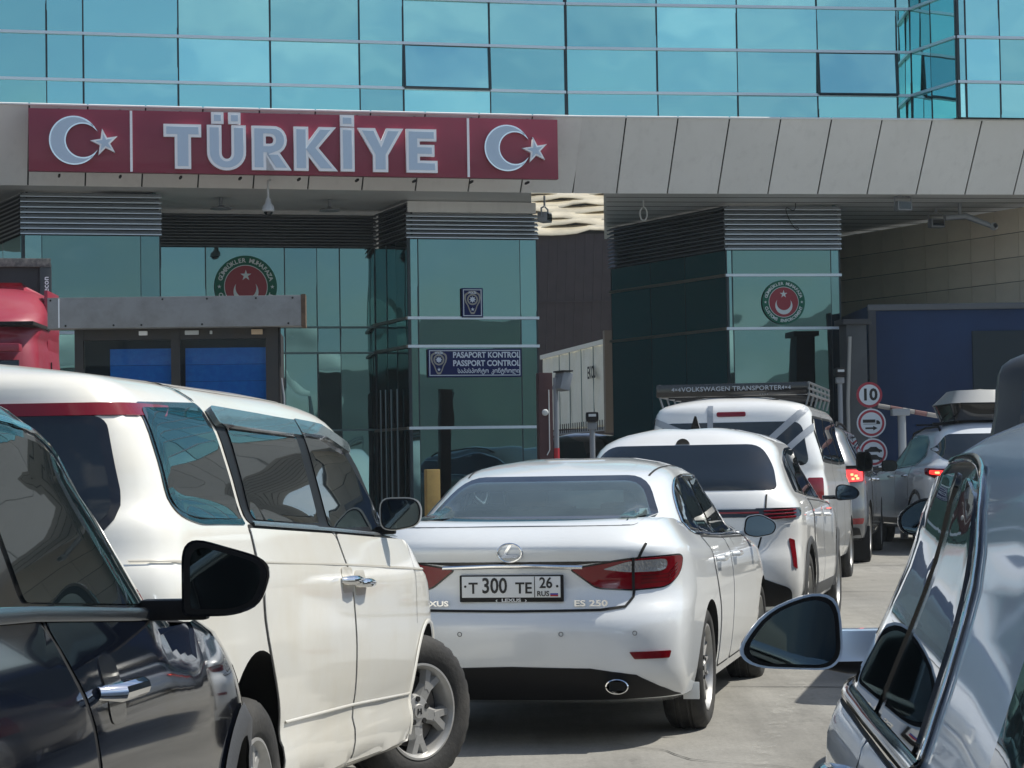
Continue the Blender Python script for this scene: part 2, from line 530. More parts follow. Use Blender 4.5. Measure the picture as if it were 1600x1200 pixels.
def streaks(m, amt=0.10):
    t = m.node_tree; b = t.nodes['Principled BSDF']
    lk = b.inputs['Base Color'].links[0]; src = lk.from_socket
    tcn = t.nodes.new('ShaderNodeTexCoord'); mp = t.nodes.new('ShaderNodeMapping'); mp.inputs['Scale'].default_value = (7, 7, 0.5)
    n = t.nodes.new('ShaderNodeTexNoise'); n.inputs['Scale'].default_value = 1.0; n.inputs['Detail'].default_value = 8; n.inputs['Roughness'].default_value = 0.65
    r = t.nodes.new('ShaderNodeMapRange'); r.inputs[1].default_value = 0.52; r.inputs[2].default_value = 0.75; r.inputs[3].default_value = 1.0; r.inputs[4].default_value = 1 - amt
    oi = t.nodes.new('ShaderNodeObjectInfo'); q = t.nodes.new('ShaderNodeMapRange'); q.inputs[3].default_value = 0.95; q.inputs[4].default_value = 1.04
    ml = t.nodes.new('ShaderNodeMath'); ml.operation = 'MULTIPLY'; sc = t.nodes.new('ShaderNodeVectorMath'); sc.operation = 'SCALE'
    t.links.new(tcn.outputs['Object'], mp.inputs[0]); t.links.new(mp.outputs[0], n.inputs['Vector']); t.links.new(n.outputs[0], r.inputs[0])
    t.links.new(oi.outputs['Random'], q.inputs[0]); t.links.new(r.outputs[0], ml.inputs[0]); t.links.new(q.outputs[0], ml.inputs[1])
    t.links.new(src, sc.inputs[0]); t.links.new(ml.outputs[0], sc.inputs['Scale']); t.links.new(sc.outputs[0], b.inputs['Base Color'])
streaks(MAT_PANEL)
MAT_SEAM = mat('black seam', (0.015, 0.015, 0.015), 0.9)
MAT_ALU = mat('brushed aluminium bar', (0.60, 0.68, 0.74), 0.35, metal=0.6)
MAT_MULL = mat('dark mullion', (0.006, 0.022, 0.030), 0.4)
GL_UP = facade_glass('turquoise mirror glass', (0.43, 0.88, 0.87), (0.03, 0.11, 0.11), 0.84, 0.010, 0.8)
GL_LOW = facade_glass('green dark glass', (0.15, 0.275, 0.285), (0.003, 0.020, 0.026), 0.88, 0.014, 0.7)

def slab(name, pts, thick, m, parent, nrm):
    """thin solid from a quad (list of 4 points), extruded backwards along -nrm"""
    b = [p - nrm * thick for p in pts]
    v = list(pts) + b
    return obj(name, v, [(0, 1, 2, 3), (7, 6, 5, 4), (0, 4, 5, 1), (1, 5, 6, 2), (2, 6, 7, 3), (3, 7, 4, 0)], m, parent)

# canopy fascia: leaning panels, each a part
def fascia(u, n, l0, l1, step, first):
    t = first
    fn = (Vector((n.x, n.y, 0)) * (Z_FT - Z_FB) - Vector((0, 0, 1)) * LEAN).normalized()
    cuts = [l0]
    while t < l1 - 0.05:
        if t > l0 + 0.05: cuts.append(t)
        t += step
    cuts.append(l1)
    for a, b in zip(cuts, cuts[1:]):
        g = 0.012
        j = random.uniform(-0.003, 0.003)
        pa, pb = BEND + u * (a + g), BEND + u * (b - g)
        ta, tb = pa + n * LEAN, pb + n * LEAN
        slab('fascia_panel', [B_(pa + n * j, Z_FB), B_(pb + n * j, Z_FB), B_(tb + n * j, Z_FT), B_(ta + n * j, Z_FT)], 0.03, MAT_PANEL, HB, fn)
    p0, p1 = BEND + u * l0 - n * 0.035, BEND + u * l1 - n * 0.035
    slab('fascia_backing', [B_(p0, Z_FB + 0.01), B_(p1, Z_FB + 0.01), B_(p1 + n * LEAN, Z_FT - 0.02), B_(p0 + n * LEAN, Z_FT - 0.02)], 0.05, MAT_SEAM, HB, fn)
    slab('fascia_capping', [B_(BEND + u * l0 + n * (LEAN + 0.01), Z_FT + 0.004), B_(BEND + u * l1 + n * (LEAN + 0.01), Z_FT + 0.004), B_(BEND + u * l1 - n * 0.4, Z_FT + 0.004), B_(BEND + u * l0 - n * 0.4, Z_FT + 0.004)], 0.02, MAT_PANEL, HB, Vector((0, 0, 1)))
fascia(uL, nL, -22.0, 0.0, 0.845, -22.0 + 0.02)
fascia(uR, nR, 0.0, 34.0, 0.827, 0.827 * 0.86)
# soffit and roof slab
SO = [BEND - uL * 22 - nL * 0.05, BEND - nL * 0.05, BEND + uR * 34 - nR * 0.05, BEND + uR * 34 - nR * 26, BEND - nR * 26, BEND - uL * 22 - nL * 26]
me_s = [B_(p, Z_FB + 0.02) for p in SO] + [B_(p, Z_FB + 0.30) for p in SO]
MAT_SOFFIT = mat('grey soffit sheet', (0.62, 0.64, 0.63), 0.45, metal=0.0, var=0.08, vscale=0.6)
def soffit(pts):
    slab('soffit', [B_(q, Z_FB + 0.03) for q in pts], 0.2, MAT_SOFFIT, HB, Vector((0, 0, -1)))
def lp(o, u, k):                                        # plan point on line o + u t where X / Y = k
    return o + u * ((k * o.y - o.x) / (u.x - k * u.y))
fl, fr_o = BEND - nL * 0.06, BEND - nR * 0.06
bl, br_o = BEND - nL * 9.5, BEND - nR * 7.2
soffit([fl - uL * 22, lp(fl, uL, 0.0098), lp(bl, uL, 0.0098), bl - uL * 22])
soffit([lp(fr_o, uR, 0.0417), fr_o + uR * 34, br_o + uR * 34, lp(br_o, uR, 0.0417)])      # the lane between the two runs is open to the sky
for k in range(10):
    o_ = BEND - nR * (0.7 + 0.62 * k)
    p0, p1 = lp(o_, uR, 0.043), o_ + uR * 30
    slab('soffit_joint', [B_(p0, Z_FB + 0.024), B_(p1, Z_FB + 0.024), B_(p1 - nR * 0.025, Z_FB + 0.024), B_(p0 - nR * 0.025, Z_FB + 0.024)], 0.004, MAT_SEAM, HB, Vector((0, 0, -1)))

# upper curtain wall: panes between white transoms and dark mullions
SETB = 0.33
def on_line(px, o, u):
    """where the view column px meets the plan line o + u t"""
    k = (px - 800) / F_PX
    t = (k * o.y - o.x) / (u.x - k * u.y)
    return t
oL, oR = BEND - nL * SETB, BEND - nR * SETB
rows = [6.93, 7.50, 8.215, 8.93, 9.645, 10.36, 11.07]
WALL_TOP = 11.07
def curtain(o, u, n, cuts, tilt_rows=(), jit=0.005):
    for i, (a, b) in enumerate(zip(cuts, cuts[1:])):
        for r, (z0, z1) in enumerate(zip(rows, rows[1:])):
            g = 0.008
            ja, jb, jz = (random.gauss(0, jit) for _ in range(3))
            pa, pb = o + u * (a + g), o + u * (b - g)
            q = [B_(pa + n * ja, z0 + g), B_(pb + n * jb, z0 + g), B_(pb + n * (jb + jz), z1 - g), B_(pa + n * (ja + jz), z1 - g)]
            if (i, r) in tilt_rows:                      # a top hung vent, open at its foot
                q = [q[0] + Vector((n.x, n.y, 0)) * 0.045, q[1] + Vector((n.x, n.y, 0)) * 0.045, q[2], q[3]]
                fr_ = [(q[0], q[1]), (q[1], q[2]), (q[2], q[3]), (q[3], q[0])]
                w_ = slab('window', q, 0.02, GL_UP, HB, Vector((n.x, n.y, 0)))
                for e0, e1 in fr_:
                    tube('window_frame', [e0 + Vector((n.x, n.y, 0)) * 0.012, e1 + Vector((n.x, n.y, 0)) * 0.012], 0.024, MAT_MULL, w_, 6)
                pb_ = [B_(pa, z0 + g), B_(pb, z0 + g), B_(pb, z1 - g), B_(pa, z1 - g)]
                slab('opening', [p - Vector((n.x, n.y, 0)) * 0.06 for p in pb_], 0.01, MAT_MULL, HB, Vector((n.x, n.y, 0)))
            else:
                slab('glass_pane', q, 0.012, GL_UP, HB, Vector((n.x, n.y, 0)))
    ya = math.atan2(u.y, u.x)
    for a in cuts:
        p = o + u * a - n * 0.02
        box('mullion', B_(p, (rows[0] + WALL_TOP) / 2), (0.030, 0.05, WALL_TOP - rows[0]), MAT_MULL, HB, ya)
    for z in rows[1:]:
        p0, p1 = o + u * cuts[0], o + u * cuts[-1]
        c = (p0 + p1) / 2 + n * 0.022
        box('transom', B_(c, z), ((p1 - p0).length, 0.045, 0.042), MAT_ALU, HB, ya)
    p0, p1 = o + u * cuts[0] - n * 0.12, o + u * cuts[-1] - n * 0.12
    box('spandrel', B_((p0 + p1) / 2, (rows[0] + WALL_TOP) / 2), ((p1 - p0).length, 0.08, WALL_TOP - rows[0]), MAT_MULL, HB, ya)
cl_ = sorted([on_line(x, oL, uL) for x in (76, 134, 283, 428, 568, 637, 773, 905)])
cuts_l = [cl_[0] - 1.4 * k for k in range(10, 0, -1)] + cl_
cuts_l[-1] = 0.0
cr_ = [on_line(x, oR, uR) for x in (1036, 1162, 1288, 1413, 1435)]
cuts_r = [0.0] + cr_
il = len(cuts_l) - 3
curtain(oL, uL, nL, cuts_l, {(il, 1)})
curtain(oR, uR, nR, cuts_r, {(3, 1)})
E0 = oR + uR * cr_[-1]
E1 = E0 + Vector((0.50, -1.30))
uF = (E1 - E0).normalized(); nF = Vector((uF.y, -uF.x))
curtain(E0, uF, nF, [0, (E1 - E0).length * 0.45, (E1 - E0).length])
uW = Vector((math.cos(math.radians(10.5)), math.sin(math.radians(10.5)))); nW = Vector((uW.y, -uW.x))
curtain(E1, uW, nW, [0, 0.15, 0.72, 1.3] + [1.3 + 1.4 * k for k in range(1, 18)])
box('roof_parapet', B_(BEND - uL * 10 - nL * 4, WALL_TOP + 0.4), (26, 8, 0.8), MAT_PANEL, HB, PSI_L)
box('roof_parapet', B_(BEND + uR * 17 - nR * 5.5, WALL_TOP + 0.41), (35, 8, 0.82), MAT_PANEL, HB, PSI_R)
# weather staining along the fascia foot needs no extra pieces

# ------------------------------------------------------------------ glazed inspection booths under the canopy
LOUV = mat('silver louvre', (0.40, 0.44, 0.48), 0.4, metal=0.15, coat=0.1)
LOUVD = mat('louvre backing', (0.012, 0.018, 0.022), 0.7)
MAT_BRONZE = mat('bronze transom', (0.20, 0.18, 0.145), 0.4, metal=0.5)
def face(root, org, p0, p1, z_l0, z_l1, nsl, z_tr, z_bot, splits, n, glass, tr_m, slat_m=None, tr_w=0.045, head=None):
    """one glazed face from plan point p0 to p1: louvres z_l0..z_l1, glass below with transoms z_tr"""
    d = (p1 - p0); ln = d.length; u = d / ln; ya = math.atan2(u.y, u.x)
    V = lambda p, z: Vector((p.x, p.y, z)) - org
    N3 = Vector((n.x, n.y, 0))
    slab('louvre_back', [V(p0 - n * 0.07, z_l0), V(p1 - n * 0.07, z_l0), V(p1 - n * 0.07, z_l1), V(p0 - n * 0.07, z_l1)], 0.03, LOUVD, root, N3)
    h = (z_l1 - z_l0) / nsl
    for k in range(nsl):
        zb = z_l0 + h * k
        a, b = p0 - u * 0.03, p1 + u * 0.03
        q = [V(a + n * 0.055, zb + 0.012), V(b + n * 0.055, zb + 0.012), V(b - n * 0.03, zb + h * 0.92), V(a - n * 0.03, zb + h * 0.92)]
        nn = (N3 * h + Vector((0, 0, 1)) * 0.085).normalized()
        slab('louvre_slat', q, 0.008, slat_m or LOUV, root, nn)
        slab('louvre_lip', [q[0] + N3 * 0.004 - Vector((0, 0, 0.013)), q[1] + N3 * 0.004 - Vector((0, 0, 0.013)), q[1] + N3 * 0.004 + Vector((0, 0, 0.003)), q[0] + N3 * 0.004 + Vector((0, 0, 0.003))], 0.010, MAT_ALU if slat_m is None else slat_m, root, N3)
    if head:
        slab('head_panel', [V(p0 + n * 0.03, z_l1 + 0.01), V(p1 + n * 0.03, z_l1 + 0.01), V(p1 + n * 0.03, head), V(p0 + n * 0.03, head)], 0.1, MAT_PANEL, root, N3)
    zs = [z_bot] + sorted(z_tr) + [z_l0 - 0.01]
    cut = [0.0] + [s * ln for s in splits] + [ln]
    for z0, z1 in zip(zs, zs[1:]):
        for a, b in zip(cut, cut[1:]):
            j0, j1, j2 = (random.gauss(0, 0.004) for _ in range(3))
            pa, pb = p0 + u * (a + 0.006), p0 + u * (b - 0.006)
            slab('glass_pane', [V(pa + n * j0, z0 + 0.006), V(pb + n * j1, z0 + 0.006), V(pb + n * (j1 + j2), z1 - 0.006), V(pa + n * (j0 + j2), z1 - 0.006)], 0.012, glass, root, N3)
    for z in z_tr:
        box('transom', V((p0 + p1) / 2 + n * 0.02, z), (ln + 0.05, 0.05, tr_w), tr_m, root, ya)
    for s in cut:
        box('mullion', V(p0 + u * s - n * 0.025, (z_bot + z_l0) / 2), (0.028, 0.05, z_l0 - z_bot), MAT_MULL, root, ya)
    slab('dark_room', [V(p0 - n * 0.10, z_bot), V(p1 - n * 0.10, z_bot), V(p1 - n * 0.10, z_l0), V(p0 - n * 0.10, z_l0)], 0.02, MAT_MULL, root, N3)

def zpx(px, py, D): return P(px, py, D).z
def booth(name, label, x0, x1, D0, zl0y, transoms, splits, left_len, ldir, nsl, head, side_tr=None):
    """front face between view columns x0, x1; left side wall runs back along ldir"""
    p0 = Vector(((x0 - 800) / F_PX * D0, D0)); k = (x1 - 800) / F_PX
    psi = PSI_L if x1 < 900 else PSI_R
    u = Vector((math.cos(psi), math.sin(psi)))
    t = (k * p0.y - p0.x) / (u.x - k * u.y)
    p1 = p0 + u * t
    n = Vector((u.y, -u.x))
    org = Vector((p0.x, p0.y, zg(D0)))
    r = thing(name, label, 'booth', org)
    D1 = (p0.y + p1.y) / 2; xm = (x0 + x1) / 2
    zl0 = zpx(xm, zl0y, D1); ztop = Z_FB + 0.02
    zt = [zpx(xm, y, D1) for y in transoms]
    zb = zg(D0) + 0.02
    face(r, org, p0, p1, zl0, ztop - (0.20 if head else 0.02), nsl, zt, zb, splits, n, GL_LOW, MAT_ALU, head=(ztop - 0.015 if head else None))
    ld = Vector(ldir).normalized(); q0 = p0 + ld * left_len
    nl = Vector((-ld.y, ld.x)) if Vector((-ld.y, ld.x)).x < 0 else Vector((ld.y, -ld.x))
    face(r, org, q0, p0 - nl * 0.0 - u * 0.012, zl0, ztop - 0.02, nsl + 2, zt if side_tr is None else side_tr, zb, [0.36, 0.66], nl, GL_LOW, MAT_BRONZE, slat_m=LOUVS)
    # plain right flank and back close the room
    fd = Vector((p1.x / p1.y, 1.0)).normalized()
    pm = p1 + fd * 4.6
    box('flank_wall', Vector((pm.x - 0.08, pm.y, (zb + ztop) / 2)) - org, (0.06, 9.0, ztop - zb), mat('teal flank sheet', (0.16, 0.32, 0.34), 0.5), r, -math.atan2(fd.x, fd.y))
    box('floor_plinth', Vector(((p0.x + p1.x) / 2, (p0.y + p1.y) / 2 + 0.5, zb - 0.12)) - org, ((p1 - p0).length - 0.1, 0.8, 0.2), MAT_PANEL, r, psi)
    return r, org, p0, p1, n, u
LOUVS = mat('dark grey louvre', (0.11, 0.125, 0.135), 0.45, metal=0.1)
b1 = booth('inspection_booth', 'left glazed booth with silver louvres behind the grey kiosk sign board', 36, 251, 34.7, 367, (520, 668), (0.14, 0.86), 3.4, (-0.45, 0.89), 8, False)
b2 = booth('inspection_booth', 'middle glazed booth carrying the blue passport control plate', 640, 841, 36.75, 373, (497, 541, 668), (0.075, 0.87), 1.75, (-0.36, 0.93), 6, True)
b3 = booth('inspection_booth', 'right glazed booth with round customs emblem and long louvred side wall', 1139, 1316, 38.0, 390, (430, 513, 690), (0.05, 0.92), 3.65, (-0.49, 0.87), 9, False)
# recessed glazed hall between the first two booths
def hall():
    pr = b2[2] + Vector((-0.36, 0.93)).normalized() * 1.77
    pl = pr - uL * 4.6
    org = Vector((pr.x, pr.y, zg(pr.y)))
    r = thing('glazed_hall', 'recessed green glass hall with dark louvres between left and middle booth', 'building', org)
    D = pr.y - 0.45
    zl0 = zpx(410, 386, D); zt = [zpx(500, 512, D + 0.3), zpx(500, 552, D + 0.3), zpx(440, 673, D)]
    cuts = [max(0.03, (on_line(x, pl, uL)) / 4.6) for x in (252, 323, 446, 497, 533)]
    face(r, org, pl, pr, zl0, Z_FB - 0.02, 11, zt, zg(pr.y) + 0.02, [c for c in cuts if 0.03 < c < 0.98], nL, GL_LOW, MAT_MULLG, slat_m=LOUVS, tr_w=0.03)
    # swing doors with bright frames at the corner
    for i, x in enumerate((0.25, 0.42, 0.60, 0.80)):
        q = pr + Vector((0.36, -0.93)).normalized() * (x * 1.6)
        box('door_frame', Vector((q.x - 0.05, q.y - 0.03, zg(q.y) + 1.2)) - org, (0.02, 0.02, 2.4), MAT_ALUD, r)
    return r
MAT_MULLG = mat('grey green transom', (0.10, 0.16, 0.16), 0.4, metal=0.4)
MAT_ALUD = mat('dull aluminium', (0.16, 0.22, 0.23), 0.4, metal=0.3)
hall()
MAT_STONE = mat('beige stone slab', (0.72, 0.64, 0.50), 0.75, var=0.14, vscale=1.2, bump=0.15, bscale=40)

# stone clad wall on the right, running towards the road
def stone_wall():
    a = Vector((5.4, 44.8)); u = Vector((0.486, -0.874)); n = Vector((-0.874, -0.486))
    org = Vector((a.x, a.y, 0.5))
    r = thing('stone_wall', 'beige stone clad wall of large slabs under the canopy on the right', 'wall', org)
    ua = math.atan2(u.y, u.x)
    cw, ch = 0.62, 0.42
    zt = Z_FB - 0.02
    tmpl = {}
    for i in range(13):
        for j in range(13):
            z1 = zt - j * ch
            if z1 - ch < 0.6: continue
            p = a + u * (cw * (i + 0.5)) + n * random.uniform(-0.002, 0.002)
            o = bpy.data.objects.new('stone_slab', None)
            if 'm' not in tmpl:
                bm = bmesh.new(); bm_box(bm, (0, 0, 0), (cw - 0.012, 0.03, ch - 0.012), None, 0.0)
                mm = bpy.data.meshes.new('stone_slab'); bm.to_mesh(mm); bm.free(); mm.materials.append(MAT_STONE); tmpl['m'] = mm
            o = bpy.data.objects.new('stone_slab', tmpl['m']); link(o, r)
            o.location = Vector((p.x, p.y, z1 - ch / 2)) - org
            o.rotation_euler = (random.gauss(0, 0.002), random.gauss(0, 0.002), ua)
    c = a + u * (cw * 6.5) - n * 0.06
    box('wall_core', Vector((c.x, c.y, 3.1)) - org, (cw * 13, 0.08, 5.4), MAT_SEAM, r, ua)
stone_wall()

# brown sheet metal building and sunlit corrugated roof seen through the gap
def gap_shed():
    D = 66.0
    p0, p1 = P(812, 365, D), P(968, 365, D)
    org = Vector((p0.x, D, zg(D)))
    r = thing('sheet_metal_shed', 'brown standing seam shed seen in the gap left of the right booth', 'building', org)
    zt = p0.z; zb = zg(D)
    wdt = p1.x - p0.x
    m = mat('brown seam sheet', (0.062, 0.046, 0.045), 0.5, metal=0.3, var=0.1)
    n = 11
    for i in range(n):
        x = wdt * (i + 0.5) / n
        vs = slab('metal_sheet', [Vector((wdt * i / n, 0.0, 0)), Vector((wdt * (i + 1) / n - 0.01, 0.0, 0)), Vector((wdt * (i + 1) / n - 0.01 + 0.35, 0.35, zt - zb)), Vector((wdt * i / n + 0.35, 0.35, zt - zb))], 0.03, m, r, Vector((0, -1, 0)))
        tube('seam', [(wdt * i / n, -0.01, 0), (wdt * i / n + 0.35, 0.34, zt - zb)], 0.016, m, r, 5)
    box('sheet_lap', (wdt / 2, 0.12, (P(890, 470, D).z - zb)), (wdt, 0.03, 0.03), m, r)
    # ribbed sheet roof above, sloping up and catching the sun
    mc = mat('cream corrugated roofing', (0.62, 0.55, 0.40), 0.4, metal=0.2, var=0.25, vscale=1.5)
    z0r, z1r, dep = zt - zb, P(890, 285, D + 6).z - zb, 6.0
    k = 8
    for i in range(k):
        t0, t1 = i / k, (i + 1.25) / k
        vs, fs = [], []
        for j in range(16):
            x = -0.9 + (wdt + 2.6) * j / 15
            wv = 0.07 * math.sin(j * 0.9 + i * 1.7) + random.uniform(-0.03, 0.03)
            vs += [(x, 0.2 + dep * t0, z0r + (z1r - z0r) * t0 + 0.035 + wv), (x, 0.2 + dep * t1, z0r + (z1r - z0r) * t1 + wv * 0.3)]
        fs = [(2 * j, 2 * j + 2, 2 * j + 3, 2 * j + 1) for j in range(15)]
        o = obj('roof_sheet', vs, fs, mc, r, smooth=True)
        sm = o.modifiers.new('s', 'SOLIDIFY'); sm.thickness = 0.02
    box('roof_back', (wdt / 2 + 0.4, dep + 0.6, (z0r + z1r) / 2 - 0.6), (wdt + 2.4, 0.1, z1r - z0r + 1.0), MAT_SEAM, r)
gap_shed()
# closing wall far behind everything under the canopy
bw = box('back_wall', (2.0, 82.0, 3.4), (80, 0.4, 8.6), mat('dark shed wall', (0.03, 0.036, 0.042), 0.8, var=0.2, vscale=0.4))
tag(bw, 'dark wall closing the far end of the inspection lanes', 'wall')
# ------------------------------------------------------------------ car builder
def resample(xs, ys, n):
    d = np.concatenate([[0], np.cumsum(np.hypot(np.diff(xs), np.diff(ys)))])
    t = np.linspace(0, d[-1], n)
    return np.interp(t, d, xs), np.interp(t, d, ys)

def level_outline(lv, B, rake, NR=13, NS=40, NF=12):
    """right half of one closed outline of the body, rear centre -> front centre"""
    w = max(lv['w'], 1e-4)
    yR, yF = lv['y']; LR, nR = lv.get('R', (0.5, 3.0)); LF, nF = lv.get('F', (0.7, 2.6))
    th = np.linspace(0, math.pi / 2, 240)
    x = w * np.sin(th) ** (2 / nR); y = yR + LR * (1 - np.cos(th) ** (2 / nR))
    rx, ry = resample(x, y, NR)
    x = w * np.sin(th) ** (2 / nF); y = yF - LF * (1 - np.cos(th) ** (2 / nF))
    fx, fy = resample(x, y, NF)
    sy = np.linspace(yR + LR, yF - LF, NS + 2)[1:-1]
    X = np.concatenate([rx, np.full(NS, w), fx[::-1]])
    Y = np.concatenate([ry, sy, fy[::-1]])
    X = X * B(Y)
    zl = lv['z']
    Z = np.full(len(Y), zl) if not isinstance(zl, (list, tuple)) else pchip([a for a, b in zl], [b for a, b in zl])(Y)
    if 'crown' in lv:                                    # end faces drop towards the corners
        Z = Z - lv['crown'] * (X / w) ** 2
    Z = Z - rake[0] * (Y - rake[1])
    return np.stack([X, Y, Z], 1)

def loft_mesh(levels, B, rake):
    O = [level_outline(l, B, rake) for l in levels]
    n = len(O[0])
    span = []                                            # arc length per level for parametrisation
    rows = []
    K = len(O)
    for i in range(K - 1):
        p1, p2 = O[i], O[i + 1]
        c1, c2 = levels[i].get('c', 0), levels[i + 1].get('c', 0)
        p0 = O[i - 1] if i > 0 and not c1 else None
        p3 = O[i + 2] if i + 2 < K and not c2 else None
        l12 = np.linalg.norm(p2 - p1, axis=1, keepdims=True) + 1e-6
        d = p2 - p1
        if p0 is not None:
            l01 = np.linalg.norm(p1 - p0, axis=1, keepdims=True) + 1e-6
            m1 = (d / l12 * l01 + (p1 - p0) / l01 * l12) / (l01 + l12) * l12
        else: m1 = None
        if p3 is not None:
            l23 = np.linalg.norm(p3 - p2, axis=1, keepdims=True) + 1e-6
            m2 = (d / l12 * l23 + (p3 - p2) / l23 * l12) / (l12 + l23) * l12
        else: m2 = None
        if m1 is None and m2 is None: m1 = m2 = d
        elif m1 is None: m1 = 1.5 * d - 0.5 * m2
        elif m2 is None: m2 = 1.5 * d - 0.5 * m1
        ns = levels[i].get('n', 4)
        for k in range(ns):
            t = k / ns
            rows.append((2 * t ** 3 - 3 * t ** 2 + 1) * p1 + (t ** 3 - 2 * t ** 2 + t) * m1 + (-2 * t ** 3 + 3 * t ** 2) * p2 + (t ** 3 - t ** 2) * m2)
    rows.append(O[-1])
    verts = []
    m = 2 * n - 2
    for r in rows:
        verts += [tuple(v) for v in r]
        verts += [(-v[0], v[1], v[2]) for v in r[-2:0:-1]]
    faces = []
    for i in range(len(rows) - 1):
        for j in range(m):
            a, b = i * m + j, i * m + (j + 1) % m
            faces.append((a, b, b + m, a + m))
    bm = bmesh.new()
    vs = [bm.verts.new(v) for v in verts]
    for f in faces:
        try: bm.faces.new([vs[i] for i in f])
        except ValueError: pass
    bmesh.ops.remove_doubles(bm, verts=bm.verts, dist=0.0015)
    bmesh.ops.dissolve_degenerate(bm, edges=bm.edges, dist=0.0005)
    bmesh.ops.recalc_face_normals(bm, faces=bm.faces)
    return bm

def dome(bm, outline, plane, depth, rings=5, shrink=0.45):
    """closed shell: outline in the XZ plane at y = plane, bulging forward by depth"""
    k = len(outline)
    cx = sum(p[0] for p in outline) / k; cz = sum(p[1] for p in outline) / k
    R = []
    for i in range(rings + 1):
        t = i / rings
        s = (1 - t ** 2.4) * (1 - shrink) + shrink if t < 1 else shrink
        R.append([bm.verts.new((cx + (x - cx) * s, plane + depth * t, cz + (z - cz) * s)) for x, z in outline])
    for A, Bq in zip(R, R[1:]):
        for j in range(k):
            bm.faces.new((A[j], A[(j + 1) % k], Bq[(j + 1) % k], Bq[j]))
    bm.faces.new(R[-1]); bm.faces.new(R[0][::-1])

